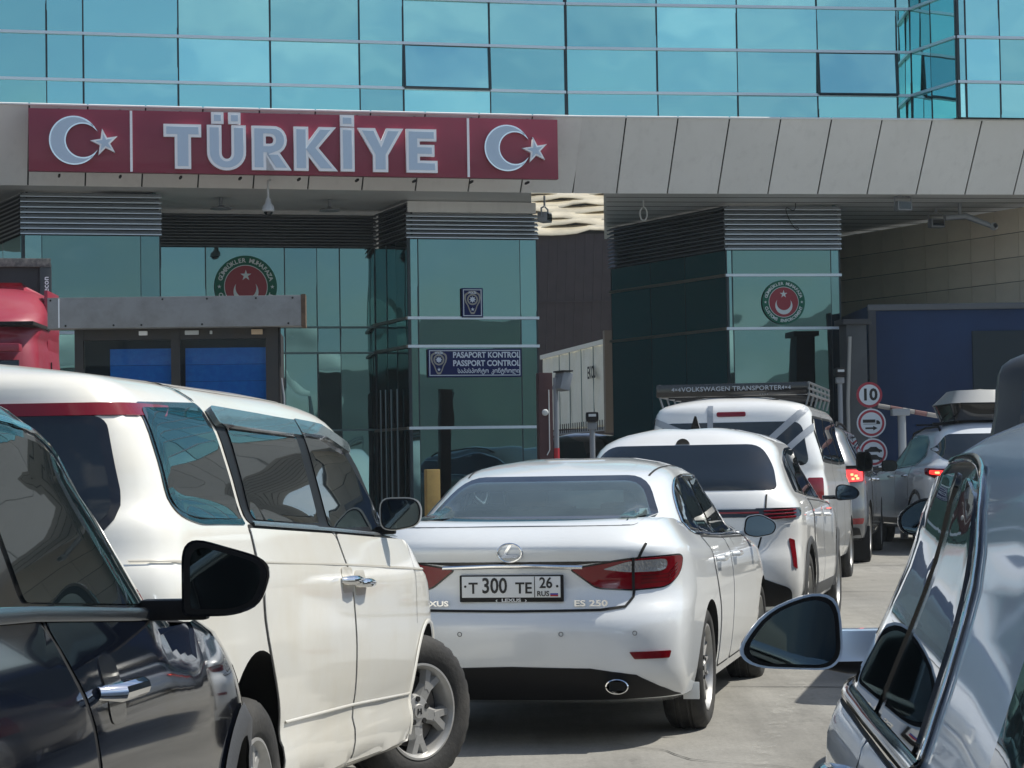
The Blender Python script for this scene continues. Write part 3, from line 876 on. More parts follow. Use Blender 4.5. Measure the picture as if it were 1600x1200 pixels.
class Car:
    def __init__(s, name, label, cat, loc, heading, group=None, L=4.8):
        s.root = thing(name, label, cat, loc, -math.radians(heading), group)
        s.L = L
    def body(s, levels, B, paint, rake=(0, 0), wheels=(), arch=0.36, well=0.5, name='body', cut_x=0.52):
        bm = loft_mesh(levels, B, rake)
        bm.verts.ensure_lookup_table(); bm.faces.ensure_lookup_table()
        s.bvh = BVHTree.FromBMesh(bm)
        me = bpy.data.meshes.new(name)
        bm.to_mesh(me); bm.free()
        me.materials.append(paint); me.materials.append(MAT_WELL)
        o = bpy.data.objects.new(name, me); COL.objects.link(o)
        if wheels:
            cb = bmesh.new()
            for (y, z) in wheels:
                for sg in (1, -1):
                    r = bmesh.ops.create_cone(cb, cap_ends=True, segments=48, radius1=arch, radius2=arch, depth=1.0)
                    for v in r['verts']:
                        x, yy, zz = v.co
                        v.co = (sg * (cut_x + 0.5 + zz), y + x, z + yy)
            for f in cb.faces: f.material_index = 1
            cme = bpy.data.meshes.new('cut'); cb.to_mesh(cme); cb.free()
            cme.materials.append(paint); cme.materials.append(MAT_WELL)
            co = bpy.data.objects.new('cut', cme); COL.objects.link(co)
            md = o.modifiers.new('b', 'BOOLEAN'); md.operation = 'DIFFERENCE'; md.object = co; md.solver = 'EXACT'
            dg = bpy.context.evaluated_depsgraph_get()
            nm = bpy.data.meshes.new_from_object(o.evaluated_get(dg))
            o.modifiers.clear()
            if len(nm.polygons) > 200:
                o.data = nm
            bpy.data.objects.remove(co)
        o.data.name = name
        o.data.shade_smooth(); o.data.set_sharp_from_angle(angle=math.radians(32))
        o.parent = s.root
        s.bodyo = o
        return o
    def cut(s, poly, phi, ymin=-9, ymax=99):
        """open the shell inside a window outline; the ribbon of black glass edge hides the cut"""
        a = math.radians(phi); d = Vector((-math.sin(a), math.cos(a), 0)); ux = Vector((math.cos(a), math.sin(a), 0))
        bm = bmesh.new(); bm.from_mesh(s.bodyo.data)
        dead = []
        for f in bm.faces:
            c = f.calc_center_median()
            if abs(phi) == 90:
                ok = inpoly(c.y, c.z, poly)
            else:
                ok = f.normal.dot(d) < -0.02 and ymin < c.y < ymax and inpoly(c.dot(ux), c.z, poly)
            if ok: dead.append(f)
        bmesh.ops.delete(bm, geom=dead, context='FACES')
        bm.to_mesh(s.bodyo.data); bm.free()
    def ray(s, u, z, phi):
        a = math.radians(phi)
        d = Vector((-math.sin(a), math.cos(a), 0)); ux = Vector((math.cos(a), math.sin(a), 0))
        o = ux * u - d * 9 + Vector((0, 0, z))
        if phi in (0, 180): o.y = -4 if phi == 0 else 12
        h, n, i, _ = s.bvh.ray_cast(o, d)
        if h is None:
            h, n, i, _ = s.bvh.find_nearest(ux * u + Vector((0, 0 if phi else 0.3, z)) + (Vector((0.8, 0, 0)) if phi == 90 else Vector()))
        if n.dot(d) > 0: n = -n
        return h, n
    def top(s, x, y):
        h, n, i, _ = s.bvh.ray_cast(Vector((x, y, 5)), Vector((0, 0, -1)))
        if h is None: h, n, i, _ = s.bvh.find_nearest(Vector((x, y, 1.2)))
        return h, n
    def patch(s, name, poly, m, phi=90, off=0.004, thick=0.006, res=0.04, holes=(), both=False, parent=None, smooth=True, label=None):
        vs, tris = tri_poly(poly, res, holes)
        pr = [s.top(*v) if phi == 'T' else s.ray(v[0], v[1], phi) for v in vs]
        # average normals over neighbours so the offset sheet stays smooth
        nb = [[] for _ in vs]
        for t in tris:
            for i in t: nb[i] += [j for j in t if j != i]
        N = [p[1] for p in pr]
        for _ in range(2):
            N = [(N[i] + sum((N[j] for j in nb[i]), Vector())).normalized() if nb[i] else N[i] for i in range(len(vs))]
        made = []
        for sg in ((1, -1) if both else (1,)):
            bm = bmesh.new()
            V = [bm.verts.new((sg * (p[0].x + n.x * off), p[0].y + n.y * off, p[0].z + n.z * off)) for p, n in zip(pr, N)]
            NN = {v: Vector((sg * n.x, n.y, n.z)) for v, n in zip(V, N)}
            for t in tris:
                try: bm.faces.new([V[i] for i in t])
                except ValueError: pass
            for v in [v for v in bm.verts if not v.link_faces]: bm.verts.remove(v)
            bm.normal_update()
            for f in bm.faces:
                if f.normal.dot(NN[f.verts[0]]) < 0: f.normal_flip()
            be = [e for e in bm.edges if len(e.link_faces) == 1]
            if thick > 0 and be:
                g = bmesh.ops.extrude_edge_only(bm, edges=be)
                nv = [v for v in g['geom'] if isinstance(v, bmesh.types.BMVert)]
                bm.normal_update()
                src = {}
                for v in nv:
                    for e in v.link_edges:
                        ov = e.other_vert(v)
                        if ov in NN and (ov.co - v.co).length < 1e-7: src[v] = ov
                for v in nv:
                    if v in src: v.co = v.co - NN[src[v]] * thick
            o = bm
            me = bpy.data.meshes.new(name)
            bm.to_mesh(me); bm.free()
            me.materials.append(m)
            if smooth:
                me.shade_smooth(); me.set_sharp_from_angle(angle=math.radians(40))
            ob = link(bpy.data.objects.new(name, me), parent or s.root)
            if label: ob['label'] = label
            made.append(ob)
        return made[0] if not both else made
    def ribbon(s, name, pts, wd, m, phi=90, off=0.003, thick=0.0, closed=False, both=False, parent=None, res=0.03):
        pts = densify(pts, res, closed)
        k = len(pts)
        Lf, Rt = [], []
        for i in range(k):
            a = Vector(pts[i - 1] if (closed or i > 0) else pts[0]); b = Vector(pts[(i + 1) % k] if (closed or i < k - 1) else pts[-1])
            d = (b - a)
            d = d.normalized() if d.length > 1e-9 else Vector((1, 0))
            n = Vector((-d.y, d.x)) * wd / 2
            p = Vector(pts[i])
            Lf.append(p + n); Rt.append(p - n)
        f = (lambda q: s.top(*q)) if phi == 'T' else (lambda q: s.ray(q.x, q.y, phi))
        A = [f(q) for q in Lf]; C = [f(q) for q in Rt]
        made = []
        for sg in ((1, -1) if both else (1,)):
            vs, fs = [], []
            for h, n in A: vs.append((sg * (h.x + n.x * off), h.y + n.y * off, h.z + n.z * off))
            for h, n in C: vs.append((sg * (h.x + n.x * off), h.y + n.y * off, h.z + n.z * off))
            if thick > 0:
                for (h, n), (h2, n2) in zip(A, C):
                    c = (h + h2) / 2 + (n + n2).normalized() * (off + thick)
                    vs.append((sg * c.x, c.y, c.z))
            for i in range(k if closed else k - 1):
                j = (i + 1) % k
                if thick > 0: fs += [(i, j, 2 * k + j, 2 * k + i), (2 * k + i, 2 * k + j, k + j, k + i)]
                else: fs.append((i, j, k + j, k + i))
            made.append(obj(name, vs, fs, m, parent or s.root, smooth=True))
        return made
    def wheel(s, x, y, z, r, rim, width, style, steer=0, tyre=None):
        """wheel = tyre mesh, child rim (> none). x is the outer face"""
        sg = 1 if x > 0 else -1
        key = (r, rim, width, style)
        if key not in _wheels: _wheels[key] = wheel_meshes(*key)
        tm, rm = _wheels[key]
        o = bpy.data.objects.new('wheel', tm); link(o, s.root)
        q = bpy.data.objects.new('rim', rm); link(q, o)
        o.location = (x - sg * width / 2, y, z)
        o.rotation_euler = (random.uniform(0, 1.2), 0, (0 if sg > 0 else math.pi) - math.radians(steer))
        return o
    def wheels4(s, ya, yf, z, xo, r, rim, width, style, steer=0, zr=None):
        for x in (xo, -xo):
            s.wheel(x, ya, z if zr is None else zr, r, rim, width, style)
            s.wheel(x, yf, z, r, rim, width, style, steer)
    def mirror(s, base, outline, depth, m_shell, arm, glass_scale=0.86, both=True, tilt=-8, only=None, m_rim=None):
        """base: inner lower corner of the housing in car space (right side); outline in XZ relative to base"""
        for sg in ((1, -1) if both else (only or 1,)):
            bm = bmesh.new()
            dome(bm, outline, 0.0, depth)
            o = bobj('wing_mirror', bm, m_shell, s.root, smooth=True, angle=50)
            k = len(outline); cx = sum(p[0] for p in outline) / k; cz = sum(p[1] for p in outline) / k
            g1 = [(cx + (x - cx) * 0.94, cz + (z - cz) * 0.94) for x, z in outline]
            g2 = [(cx + (x - cx) * glass_scale, cz + (z - cz) * glass_scale) for x, z in outline]
            fr = obj('mirror_surround', [(x, -0.004, z) for x, z in g1] + [(x, -0.004, z) for x, z in g2],
                     [(i, (i + 1) % k, k + (i + 1) % k, k + i) for i in range(k)], m_rim or MAT_BLACK, o)
            obj('mirror_glass', [(x, -0.006, z) for x, z in g2], [tuple(range(k))], MAT_MIRROR, o)
            bm = bmesh.new()
            bm_box(bm, arm[0], arm[1], None, 0.008)
            bobj('mirror_arm', bm, m_shell if len(arm) < 3 else arm[2], o, smooth=True)
            o.location = (sg * base[0], base[1], base[2])
            o.rotation_euler = (0, 0, math.radians(-tilt) * sg)
            if sg < 0: o.scale = (-1, 1, 1)

_wheels = {}
def wheel_meshes(r, rim, width, style):
    wd = width
    bm = bmesh.new()
    # tyre, outer side at +x
    h = wd / 2
    pr = [(h - 0.012, rim - 0.004), (h + 0.002, rim + 0.012), (h + 0.006, (rim + r) / 2), (h - 0.004, r - 0.030), (h - 0.020, r - 0.010), (h - 0.045, r - 0.002),
          (h * 0.42, r), (h * 0.40, r - 0.009), (h * 0.32, r - 0.009), (h * 0.30, r), (0.02, r), (0.015, r - 0.009), (-0.015, r - 0.009), (-0.02, r), (-h * 0.30, r), (-h * 0.32, r - 0.009), (-h * 0.40, r - 0.009), (-h * 0.42, r),
          (-h + 0.045, r - 0.002), (-h + 0.02, r - 0.012), (-h - 0.004, (rim + r) / 2), (-h + 0.012, rim - 0.004)]
    def lug(i, k): return -0.007 if i in (4, 5, 18, 19) and k % 3 == 0 else 0
    lathe(bm, pr, 'x', 96, lug)
    t = bpy.data.meshes.new('wheel')
    bmesh.ops.recalc_face_normals(bm, faces=bm.faces)
    bm.to_mesh(t); bm.free(); t.materials.append(MAT_TYRE); t.shade_smooth(); t.set_sharp_from_angle(angle=math.radians(38))
    # rim
    bm = bmesh.new()
    lathe(bm, [(h - 0.014, rim - 0.003), (h - 0.004, rim - 0.004), (h - 0.003, rim - 0.014), (h - 0.014, rim - 0.022), (h - 0.03, rim - 0.03), (-h + 0.02, rim - 0.04), (-h + 0.02, rim - 0.002)], 'x', 64)
    nlip = len(bm.faces)
    face = h - 0.02
    def spoke(a, r0, r1, w0, w1, x0, x1, da=0.0, th=0.03):
        """bar from radius r0 at angle a to radius r1 at angle a + da"""
        c0 = Vector((0, math.cos(a), math.sin(a))); c1 = Vector((0, math.cos(a + da), math.sin(a + da)))
        p0 = c0 * r0; p1 = c1 * r1
        d = (p1 - p0).normalized(); n = Vector((0, -d.z, d.y))
        q = []
        for p, wv, x in ((p0, w0, x0), (p1, w1, x1)):
            for sx, k, kw in ((0, 1, 0.62), (0, -1, 0.62), (-th, -1, 1.0), (-th, 1, 1.0)):
                q.append(bm.verts.new(p + n * k * wv * kw + Vector((x + sx, 0, 0))))
        for f in ((0, 1, 2, 3), (4, 7, 6, 5), (0, 4, 5, 1), (1, 5, 6, 2), (2, 6, 7, 3), (3, 7, 4, 0)):
            bm.faces.new([q[i] for i in f])
    T = 2 * math.pi
    if style == 'five_y':
        for i in range(5):
            a = T * i / 5
            spoke(a, 0.03, rim * 0.66, 0.040, 0.036, face - 0.01, face - 0.004)
            spoke(a - 0.02, rim * 0.50, rim - 0.012, 0.024, 0.024, face - 0.004, face - 0.006, -0.19)
            spoke(a + 0.02, rim * 0.50, rim - 0.012, 0.024, 0.024, face - 0.004, face - 0.006, 0.19)
    elif style == 'multi':
        for i in range(15):
            spoke(T * i / 15, 0.05, rim - 0.012, 0.012, 0.011, face - 0.012, face - 0.006, 0.12)
    elif style == 'five_twin':
        for i in range(5):
            a = T * i / 5
            spoke(a - 0.16, 0.055, rim - 0.012, 0.014, 0.013, face - 0.008, face - 0.006, 0.04)
            spoke(a + 0.16, 0.055, rim - 0.012, 0.014, 0.013, face - 0.008, face - 0.006, -0.04)
    else:
        for i in range(10):
            spoke(T * i / 10, 0.05, rim - 0.012, 0.016, 0.015, face - 0.012, face - 0.006, 0.0)
    lathe(bm, [(face + 0.004, 0.0005), (face + 0.004, 0.03), (face - 0.002, 0.034), (face - 0.006, 0.066), (face - 0.03, 0.078)], 'x', 32)
    n1 = len(bm.faces)
    lathe(bm, [(face - 0.055, 0.0005), (face - 0.055, rim * 0.72), (face - 0.075, rim * 0.72)], 'x', 40)     # brake disc
    n2 = len(bm.faces)
    lathe(bm, [(face - 0.078, 0.0005), (face - 0.078, rim - 0.034)], 'x', 40)                                  # dark back
    for i in range(5):
        a = T * (i + 0.5) / 5
        r2 = bmesh.ops.create_cone(bm, cap_ends=True, segments=10, radius1=0.013, radius2=0.012, depth=0.02)
        for v in r2['verts']:
            x, y, z = v.co
            v.co = (face - 0.004 + z * 0.6, 0.055 * math.cos(a) + x, 0.055 * math.sin(a) + y)
    bm.faces.ensure_lookup_table()
    bmesh.ops.recalc_face_normals(bm, faces=bm.faces)
    for i, f in enumerate(bm.faces):
        f.material_index = 1 if n1 <= i < n2 else 2 if i >= n2 else 0
    m = bpy.data.meshes.new('rim')
    bm.to_mesh(m); bm.free()
    m.materials.append(MAT_RIM); m.materials.append(MAT_DISC); m.materials.append(MAT_WELL)
    m.shade_smooth(); m.set_sharp_from_angle(angle=math.radians(30))
    return t, m

MAT_WELL = mat('wheel well', (0.008, 0.008, 0.008), 0.9)
MAT_BLACK = mat('black trim', (0.006, 0.006, 0.007), 0.5, spec=0.25)
MAT_GLOSSBLK = mat('gloss black trim', (0.006, 0.006, 0.007), 0.12, coat=0.6)
MAT_TYRE = mat('tyre rubber', (0.018, 0.018, 0.018), 0.75, bump=0.15, bscale=60, dirt=(0.09, 0.085, 0.075), dscale=6, damt=0.55)
MAT_RIM = mat('alloy', (0.46, 0.46, 0.45), 0.38, metal=0.5, dirt=(0.25, 0.23, 0.2), dscale=9, damt=0.5)
MAT_DISC = mat('brake disc', (0.16, 0.15, 0.14), 0.45, metal=0.8)
MAT_CHROME = mat('chrome', (0.82, 0.83, 0.84), 0.06, metal=1.0)
MAT_MIRROR = mat('mirror glass', (0.10, 0.13, 0.14), 0.02, metal=1.0)
MAT_GLASS = mat('car glass', (0.006, 0.010, 0.012), 0.015, coat=0.4, spec=0.6, croug=0.0)
MAT_GLASS_BLUE = mat('rear window glass', (0.022, 0.052, 0.064), 0.03, coat=0.5, dirt=(0.06, 0.085, 0.09), dscale=3, damt=0.35)
def tinted(name, tint, refl=1.5, dust=0.0):
    m = bpy.data.materials.new(name); m.use_nodes = True
    t = m.node_tree; t.nodes.clear()
    o = t.nodes.new('ShaderNodeOutputMaterial'); g = t.nodes.new('ShaderNodeBsdfGlossy'); g.inputs['Roughness'].default_value = 0.012
    tr = t.nodes.new('ShaderNodeBsdfTransparent'); tr.inputs['Color'].default_value = (*tint, 1)
    df = t.nodes.new('ShaderNodeBsdfDiffuse'); df.inputs['Color'].default_value = (0.30, 0.41, 0.44, 1)
    mx = t.nodes.new('ShaderNodeMixShader'); f = t.nodes.new('ShaderNodeFresnel'); f.inputs['IOR'].default_value = refl
    m2 = t.nodes.new('ShaderNodeMixShader')
    n = t.nodes.new('ShaderNodeTexNoise'); n.inputs['Scale'].default_value = 5; n.inputs['Detail'].default_value = 9; n.inputs['Roughness'].default_value = 0.7
    tcn = t.nodes.new('ShaderNodeTexCoord'); r = t.nodes.new('ShaderNodeMapRange'); r.inputs[1].default_value = 0.3; r.inputs[2].default_value = 0.7; r.inputs[3].default_value = dust * 0.75; r.inputs[4].default_value = dust
    t.links.new(tcn.outputs['Object'], n.inputs['Vector']); t.links.new(n.outputs[0], r.inputs[0]); t.links.new(r.outputs[0], m2.inputs[0])
    t.links.new(tr.outputs[0], m2.inputs[1]); t.links.new(df.outputs[0], m2.inputs[2])
    t.links.new(f.outputs[0], mx.inputs[0]); t.links.new(m2.outputs[0], mx.inputs[1]); t.links.new(g.outputs[0], mx.inputs[2]); t.links.new(mx.outputs[0], o.inputs[0])
    return m
MAT_TINT = tinted('tinted window glass', (0.50, 0.68, 0.70), 1.6, 0.24)
MAT_TINTD = tinted('dark tinted window glass', (0.22, 0.30, 0.31), 1.55, 0.04)
MAT_SEAT = mat('dark seat cloth', (0.045, 0.05, 0.055), 0.8)
MAT_LIGHTTRIM = mat('pale cabin lining', (0.30, 0.31, 0.30), 0.8)
def seat(c, x, y, z, m, w=0.5):
    box('seat', (x, y + 0.25, z + 0.10), (w, 0.5, 0.22), m, c.root, bev=0.06)
    b = box('seat_back', (x, y - 0.05, z + 0.46), (w, 0.16, 0.62), m, c.root, Matrix.Rotation(math.radians(12), 3, 'X'), bev=0.06)
    box('head_rest', (x, y - 0.14, z + 0.86), (0.26, 0.10, 0.18), m, c.root, bev=0.04)
MAT_GAP = mat('shut line', (0.006, 0.006, 0.006), 0.8)
MAT_CLAD = mat('grey plastic cladding', (0.05, 0.052, 0.055), 0.6, bump=0.1, bscale=150)
MAT_RED = mat('red lamp lens', (0.18, 0.001, 0.006), 0.08, coat=0.5)
MAT_REDD = mat('dark red lamp lens', (0.09, 0.004, 0.006), 0.08, coat=1.0)
MAT_REDLIT = mat('lit red lamp', (0.6, 0.02, 0.02), 0.15, coat=1.0, emis=(1.0, 0.04, 0.03), estr=1.6)
MAT_REDHOT = mat('lit red lamp core', (0.8, 0.1, 0.05), 0.2, emis=(1.0, 0.16, 0.06), estr=6.0)
MAT_CLEAR = mat('clear lamp lens', (0.42, 0.43, 0.44), 0.12, metal=0.6, coat=1.0, bump=0.4, bscale=90)
MAT_WHITE = mat('white paint', (0.78, 0.79, 0.78), 0.28, coat=1.0, dirt=(0.66, 0.64, 0.58), dscale=2.5, damt=0.35)
MAT_PEARL = mat('pearl white paint', (0.76, 0.785, 0.79), 0.28, metal=0.06, coat=1.0, dirt=(0.66, 0.655, 0.62), dscale=2.2, damt=0.3)
MAT_CREAM = mat('dusty white paint', (0.79, 0.775, 0.71), 0.30, coat=0.8, dirt=(0.62, 0.55, 0.40), dscale=1.8, damt=0.45, croug=0.06)
MAT_NAVY = mat('dark blue paint', (0.003, 0.0045, 0.009), 0.06, coat=0.3, spec=0.3, croug=0.01)
MAT_SILVER = mat('blue silver paint', (0.62, 0.74, 0.88), 0.36, metal=0.45, coat=0.9)
MAT_SILVER2 = mat('grey silver paint', (0.12, 0.13, 0.14), 0.3, metal=0.4, coat=1.0)
MAT_TAPE = mat('silver duct tape', (0.30, 0.33, 0.37), 0.45, bump=0.2, bscale=40)
# ------------------------------------------------------------------ white sedan (middle of the picture)
def on_axis(px, D):
    return (px - 800) / F_PX * D

def barrel(y0, y1, fr, ff, L):
    """width factor along the car: narrows towards the tail (fr) and the nose (ff)"""
    return lambda y: 1 - fr * np.clip((y0 - np.asarray(y)) / y0, 0, 1) ** 2 - ff * np.clip((np.asarray(y) - y1) / (L - y1), 0, 1) ** 2

def build_sedan():
    c = Car('sedan', 'pearl white four door sedan with a Russian plate and chrome badge on its boot lid', 'car', (-0.03, 11.48, 0), 12.0, 'white cars in the queue', 4.9)
    B0 = barrel(1.5, 3.3, 0.06, 0.06, 4.9); B = lambda y: B0(y) * 0.975
    lv = [
        dict(w=0, y=(0.45, 4.6), z=0.21, n=2),
        dict(w=0.78, y=(0.42, 4.65), z=0.20, c=1, R=(0.4, 3), F=(0.6, 3), n=2),
        dict(w=0.855, y=(0.12, 4.78), z=0.245, c=1, R=(0.42, 2.6), F=(0.8, 2.6), n=3),
        dict(w=0.885, y=(0.03, 4.85), z=0.36, R=(0.40, 2.7), F=(0.85, 2.5)),
        dict(w=0.905, y=(0.0, 4.88), z=0.52, R=(0.42, 2.8), F=(0.9, 2.4)),
        dict(w=0.912, y=(0.005, 4.88), z=0.64, R=(0.44, 2.8), F=(0.95, 2.4), n=3),
        dict(w=0.912, y=(0.035, 4.86), z=0.695, c=1, R=(0.43, 2.8), F=(1.0, 2.4), n=3),
        dict(w=0.910, y=(0.065, 4.83), z=[(0, 0.80), (0.5, 0.79), (3.5, 0.77), (4.9, 0.66)], R=(0.52, 2.7), F=(1.05, 2.4)),
        dict(w=0.900, y=(0.055, 4.80), z=[(0, 0.928), (0.5, 0.90), (1.2, 0.87), (3.5, 0.84), (4.3, 0.78), (4.9, 0.68)], R=(0.52, 2.7), F=(1.1, 2.4), n=3),
        dict(w=0.885, y=(0.030, 4.78), z=[(0, 1.015), (0.4, 0.99), (1.2, 0.955), (3.0, 0.93), (3.9, 0.885), (4.9, 0.70)], R=(0.52, 2.8), F=(1.15, 2.4), n=3),
        dict(w=0.845, y=(0.060, 4.72), z=[(0, 1.052), (0.4, 1.045), (1.1, 1.01), (3.0, 0.985), (3.8, 0.93), (4.9, 0.74)], R=(0.50, 3.0), F=(1.2, 2.4), n=4),
        dict(w=0.775, y=(0.60, 3.72), z=[(0.6, 1.112), (1.2, 1.07), (3.0, 1.02), (3.72, 1.0)], c=1, R=(0.62, 3.0), F=(0.75, 2.2), n=5),
        dict(w=0.690, y=(0.92, 3.22), z=[(0.9, 1.255), (1.5, 1.245), (2.6, 1.24), (3.2, 1.225)], R=(0.60, 3.2), F=(0.7, 2.2), n=4),
        dict(w=0.590, y=(1.24, 2.78), z=[(1.24, 1.366), (1.7, 1.398), (2.2, 1.408), (2.8, 1.38)], R=(0.55, 3.6), F=(0.6, 2.4), n=4),
        dict(w=0.46, y=(1.42, 2.66), z=[(1.4, 1.408), (1.9, 1.446), (2.3, 1.450), (2.7, 1.415)], R=(0.5, 3.2), F=(0.5, 2.6), n=3),
        dict(w=0.0, y=(1.60, 2.5), z=[(1.6, 1.45), (2.1, 1.475), (2.5, 1.455)], R=(0.3, 2.5), F=(0.3, 2.5)),
    ]
    c.body(lv, B, MAT_PEARL, wheels=((1.075, 0.335), (3.895, 0.335)), arch=0.362)
    # glass
    rw = rnd([(-0.62, 1.140), (0.62, 1.140), (0.50, 1.352), (-0.50, 1.352)], [0.04, 0.04, 0.10, 0.10])
    c.cut(inset(rw, 0.035), 0, 0.3, 1.6)
    c.patch('window_surround', inset(rw, -0.020), MAT_GLOSSBLK, 0, 0.003, holes=[inset(rw, 0.055)])
    c.patch('rear_window', inset(rw, 0.012), MAT_TINT, 0, 0.006, 0.0)
    ws = rnd([(-0.62, 1.06), (0.62, 1.06), (0.50, 1.345), (-0.50, 1.345)], 0.06)
    c.cut(ws, 180, 2.6, 4.0)
    c.patch('windscreen', inset(ws, -0.02), MAT_TINT, 180, 0.006, 0.0)
    for x in (-0.36, 0.36): seat(c, x, 2.35, 0.42, MAT_SEAT)
    box('rear_bench', (0, 1.35, 0.80), (1.25, 0.18, 0.66), MAT_SEAT, c.root, Matrix.Rotation(math.radians(14), 3, 'X'), bev=0.05)
    for x in (-0.38, 0.0, 0.38): box('head_rest', (x, 1.24, 1.17), (0.24, 0.09, 0.11 if x else 0.08), MAT_SEAT, c.root, bev=0.03)
    box('parcel_shelf', (0, 0.96, 1.085), (1.2, 0.55, 0.02), mat('grey shelf cloth', (0.13, 0.14, 0.145), 0.9), c.root)
    box('shelf_lamp', (0.0, 0.86, 1.115), (0.30, 0.10, 0.035), MAT_BLACK, c.root, bev=0.01)
    box('dash_board', (0, 3.35, 0.92), (1.3, 0.5, 0.14), MAT_SEAT, c.root, bev=0.05)
    box('cabin_floor', (0, 2.2, 0.42), (1.4, 2.6, 0.04), MAT_SEAT, c.root)
    h_, n_ = c.ray(0.30, 1.2, 0)
    box('tissue_packet', (0.12, 0.80, 1.13), (0.05, 0.08, 0.07), mat('pale paper', (0.6, 0.62, 0.55), 0.7), c.root, 0.5)
    dlo = rnd([(1.05, 1.075), (1.18, 1.20), (1.50, 1.345), (2.1, 1.372), (2.72, 1.345), (3.48, 1.005), (3.35, 0.995), (2.2, 1.015), (1.2, 1.05)], [0.03, 0.15, 0.2, 0.2, 0.1, 0.02, 0.02, 0.2, 0.05])
    c.ribbon('chrome_strip', dlo, 0.014, MAT_CHROME, 90, 0.005, 0.004, closed=True, both=True)
    q = rnd([(1.12, 1.085), (1.22, 1.19), (1.42, 1.295), (1.46, 1.20), (1.47, 1.06)], 0.02)
    r = rnd([(1.50, 1.058), (1.49, 1.20), (1.47, 1.312), (1.60, 1.345), (2.02, 1.355), (2.05, 1.03)], 0.03)
    f = rnd([(2.13, 1.028), (2.11, 1.353), (2.70, 1.328), (3.22, 1.08), (3.26, 1.015)], 0.03)
    for g in (r, f): c.cut(inset(g, 0.02), 90)
    c.patch('window_surround', dlo, MAT_GLOSSBLK, 90, 0.004, both=True, holes=[inset(g, 0.03) for g in (r, f)])
    c.patch('side_window', q, MAT_GLASS, 90, 0.008, both=True)
    for g in (r, f): c.patch('side_window', g, MAT_TINTD, 90, 0.008, 0.0, both=True)
    # doors
    for poly in (rnd([(1.30, 1.03), (1.34, 0.80), (1.50, 0.62), (1.52, 0.30), (2.08, 0.30), (2.10, 1.0)], [0.02, 0.3, 0.1, 0.05, 0.05, 0.02]),
                 rnd([(2.118, 1.0), (2.098, 0.30), (3.24, 0.30), (3.36, 0.52), (3.36, 0.975)], [0.02, 0.05, 0.08, 0.1, 0.02])):
        c.ribbon('door_gap', poly, 0.014, MAT_GAP, 90, 0.0015, closed=True, both=True)
        ds = c.patch('door', inset(poly, 0.006), MAT_PEARL, 90, 0.004, 0.004, both=True, res=0.06)
        y = poly[0][0] + 0.18 if poly[0][0] < 2 else 2.28
        for d, sg in zip(ds, (1, -1)):
            h, n = c.ray(y, 0.90, 90)
            bm = bmesh.new()
            bm_tube(bm, [(sg * (h.x + 0.004), y - 0.1, 0.90), (sg * (h.x + 0.035), y - 0.075, 0.902), (sg * (h.x + 0.038), y + 0.06, 0.90), (sg * (h.x + 0.004), y + 0.1, 0.898)], [0.012, 0.016, 0.016, 0.012], 10)
            bobj('handle', bm, MAT_PEARL, d, smooth=True)
    # boot lid, seams
    lid = [(-0.67, 1.03), (-0.635, 0.96), (-0.615, 0.86), (-0.605, 0.76), (-0.57, 0.715), (-0.45, 0.700), (0, 0.696), (0.45, 0.700), (0.57, 0.715), (0.605, 0.76), (0.615, 0.86), (0.635, 0.96), (0.67, 1.03)]
    c.ribbon('boot_gap', lid, 0.013, MAT_GAP, 0, 0.005)
    # tail lamps: wrap round the corner, look from 12 degrees off the tail
    lampf = rnd([(0.315, 0.905), (0.44, 0.812), (0.62, 0.80), (0.80, 0.812), (0.87, 0.875), (0.885, 0.965), (0.60, 0.952)], [0.01, 0.03, 0.02, 0.04, 0.05, 0.03, 0.08])
    c.patch('tail_lamp_surround', inset(lampf, -0.008), MAT_GLOSSBLK, 12, 0.003, both=True, res=0.03)
    c.patch('tail_lamp', lampf, MAT_RED, 12, 0.009, 0.008, both=True, res=0.03)
    cl = rnd([(0.47, 0.905), (0.60, 0.945), (0.80, 0.952), (0.79, 0.89), (0.60, 0.888)], [0.01, 0.05, 0.03, 0.05, 0.02])
    c.patch('clear_lens', cl, MAT_CLEAR, 12, 0.012, 0.004, both=True, res=0.03)
    c.ribbon('lamp_split', [(0.622, 0.79), (0.622, 0.965)], 0.014, MAT_GAP, 12, 0.0145, both=True)
    for z0 in (0.835, 0.855, 0.873):
        c.ribbon('lamp_rib', [(0.66, z0 - 0.005), (0.80, z0), (0.85, z0 + 0.055)], 0.006, MAT_REDD, 12, 0.0125, both=True)
    c.patch('reflector', rnd([(0.62, 0.455), (0.79, 0.455), (0.80, 0.492), (0.595, 0.492)], 0.008), MAT_RED, 6, 0.006, both=True, res=0.03)
    # chrome bar under the lid edge
    c.ribbon('chrome_bar', [(-0.36, 0.915), (-0.1, 0.923), (0.1, 0.923), (0.36, 0.915)], 0.022, MAT_CHROME, 0, 0.004, 0.012)
    c.patch('painted_lid_shadow', rnd([(-0.52, 0.945), (0.52, 0.945), (0.33, 0.928), (-0.33, 0.928)], 0.01), MAT_GLOSSBLK, 0, 0.003, res=0.04)  # black strip paints the shade beneath the lid overhang
    # plate
    yp = c.ray(0.0, 0.80, 0)[0].y
    fr = box('plate_frame', (0.0, yp - 0.012, 0.812), (0.535, 0.02, 0.135), MAT_BLACK, c.root, bev=0.006)
    pl = box('number_plate', (0.0, yp - 0.024, 0.820), (0.508, 0.006, 0.106), MAT_PLATE, c.root, bev=0.002)
    rt = upright(0)
    text_mesh('plate_lettering', '·', 0.07, MAT_INK, pl, 0.001, 0.002, loc=(-0.236, yp - 0.0285, 0.82), rot=rt)
    text_mesh('plate_lettering', 'T', 0.078, MAT_INK, pl, 0.001, 0.0015, loc=(-0.195, yp - 0.0285, 0.812), rot=rt)
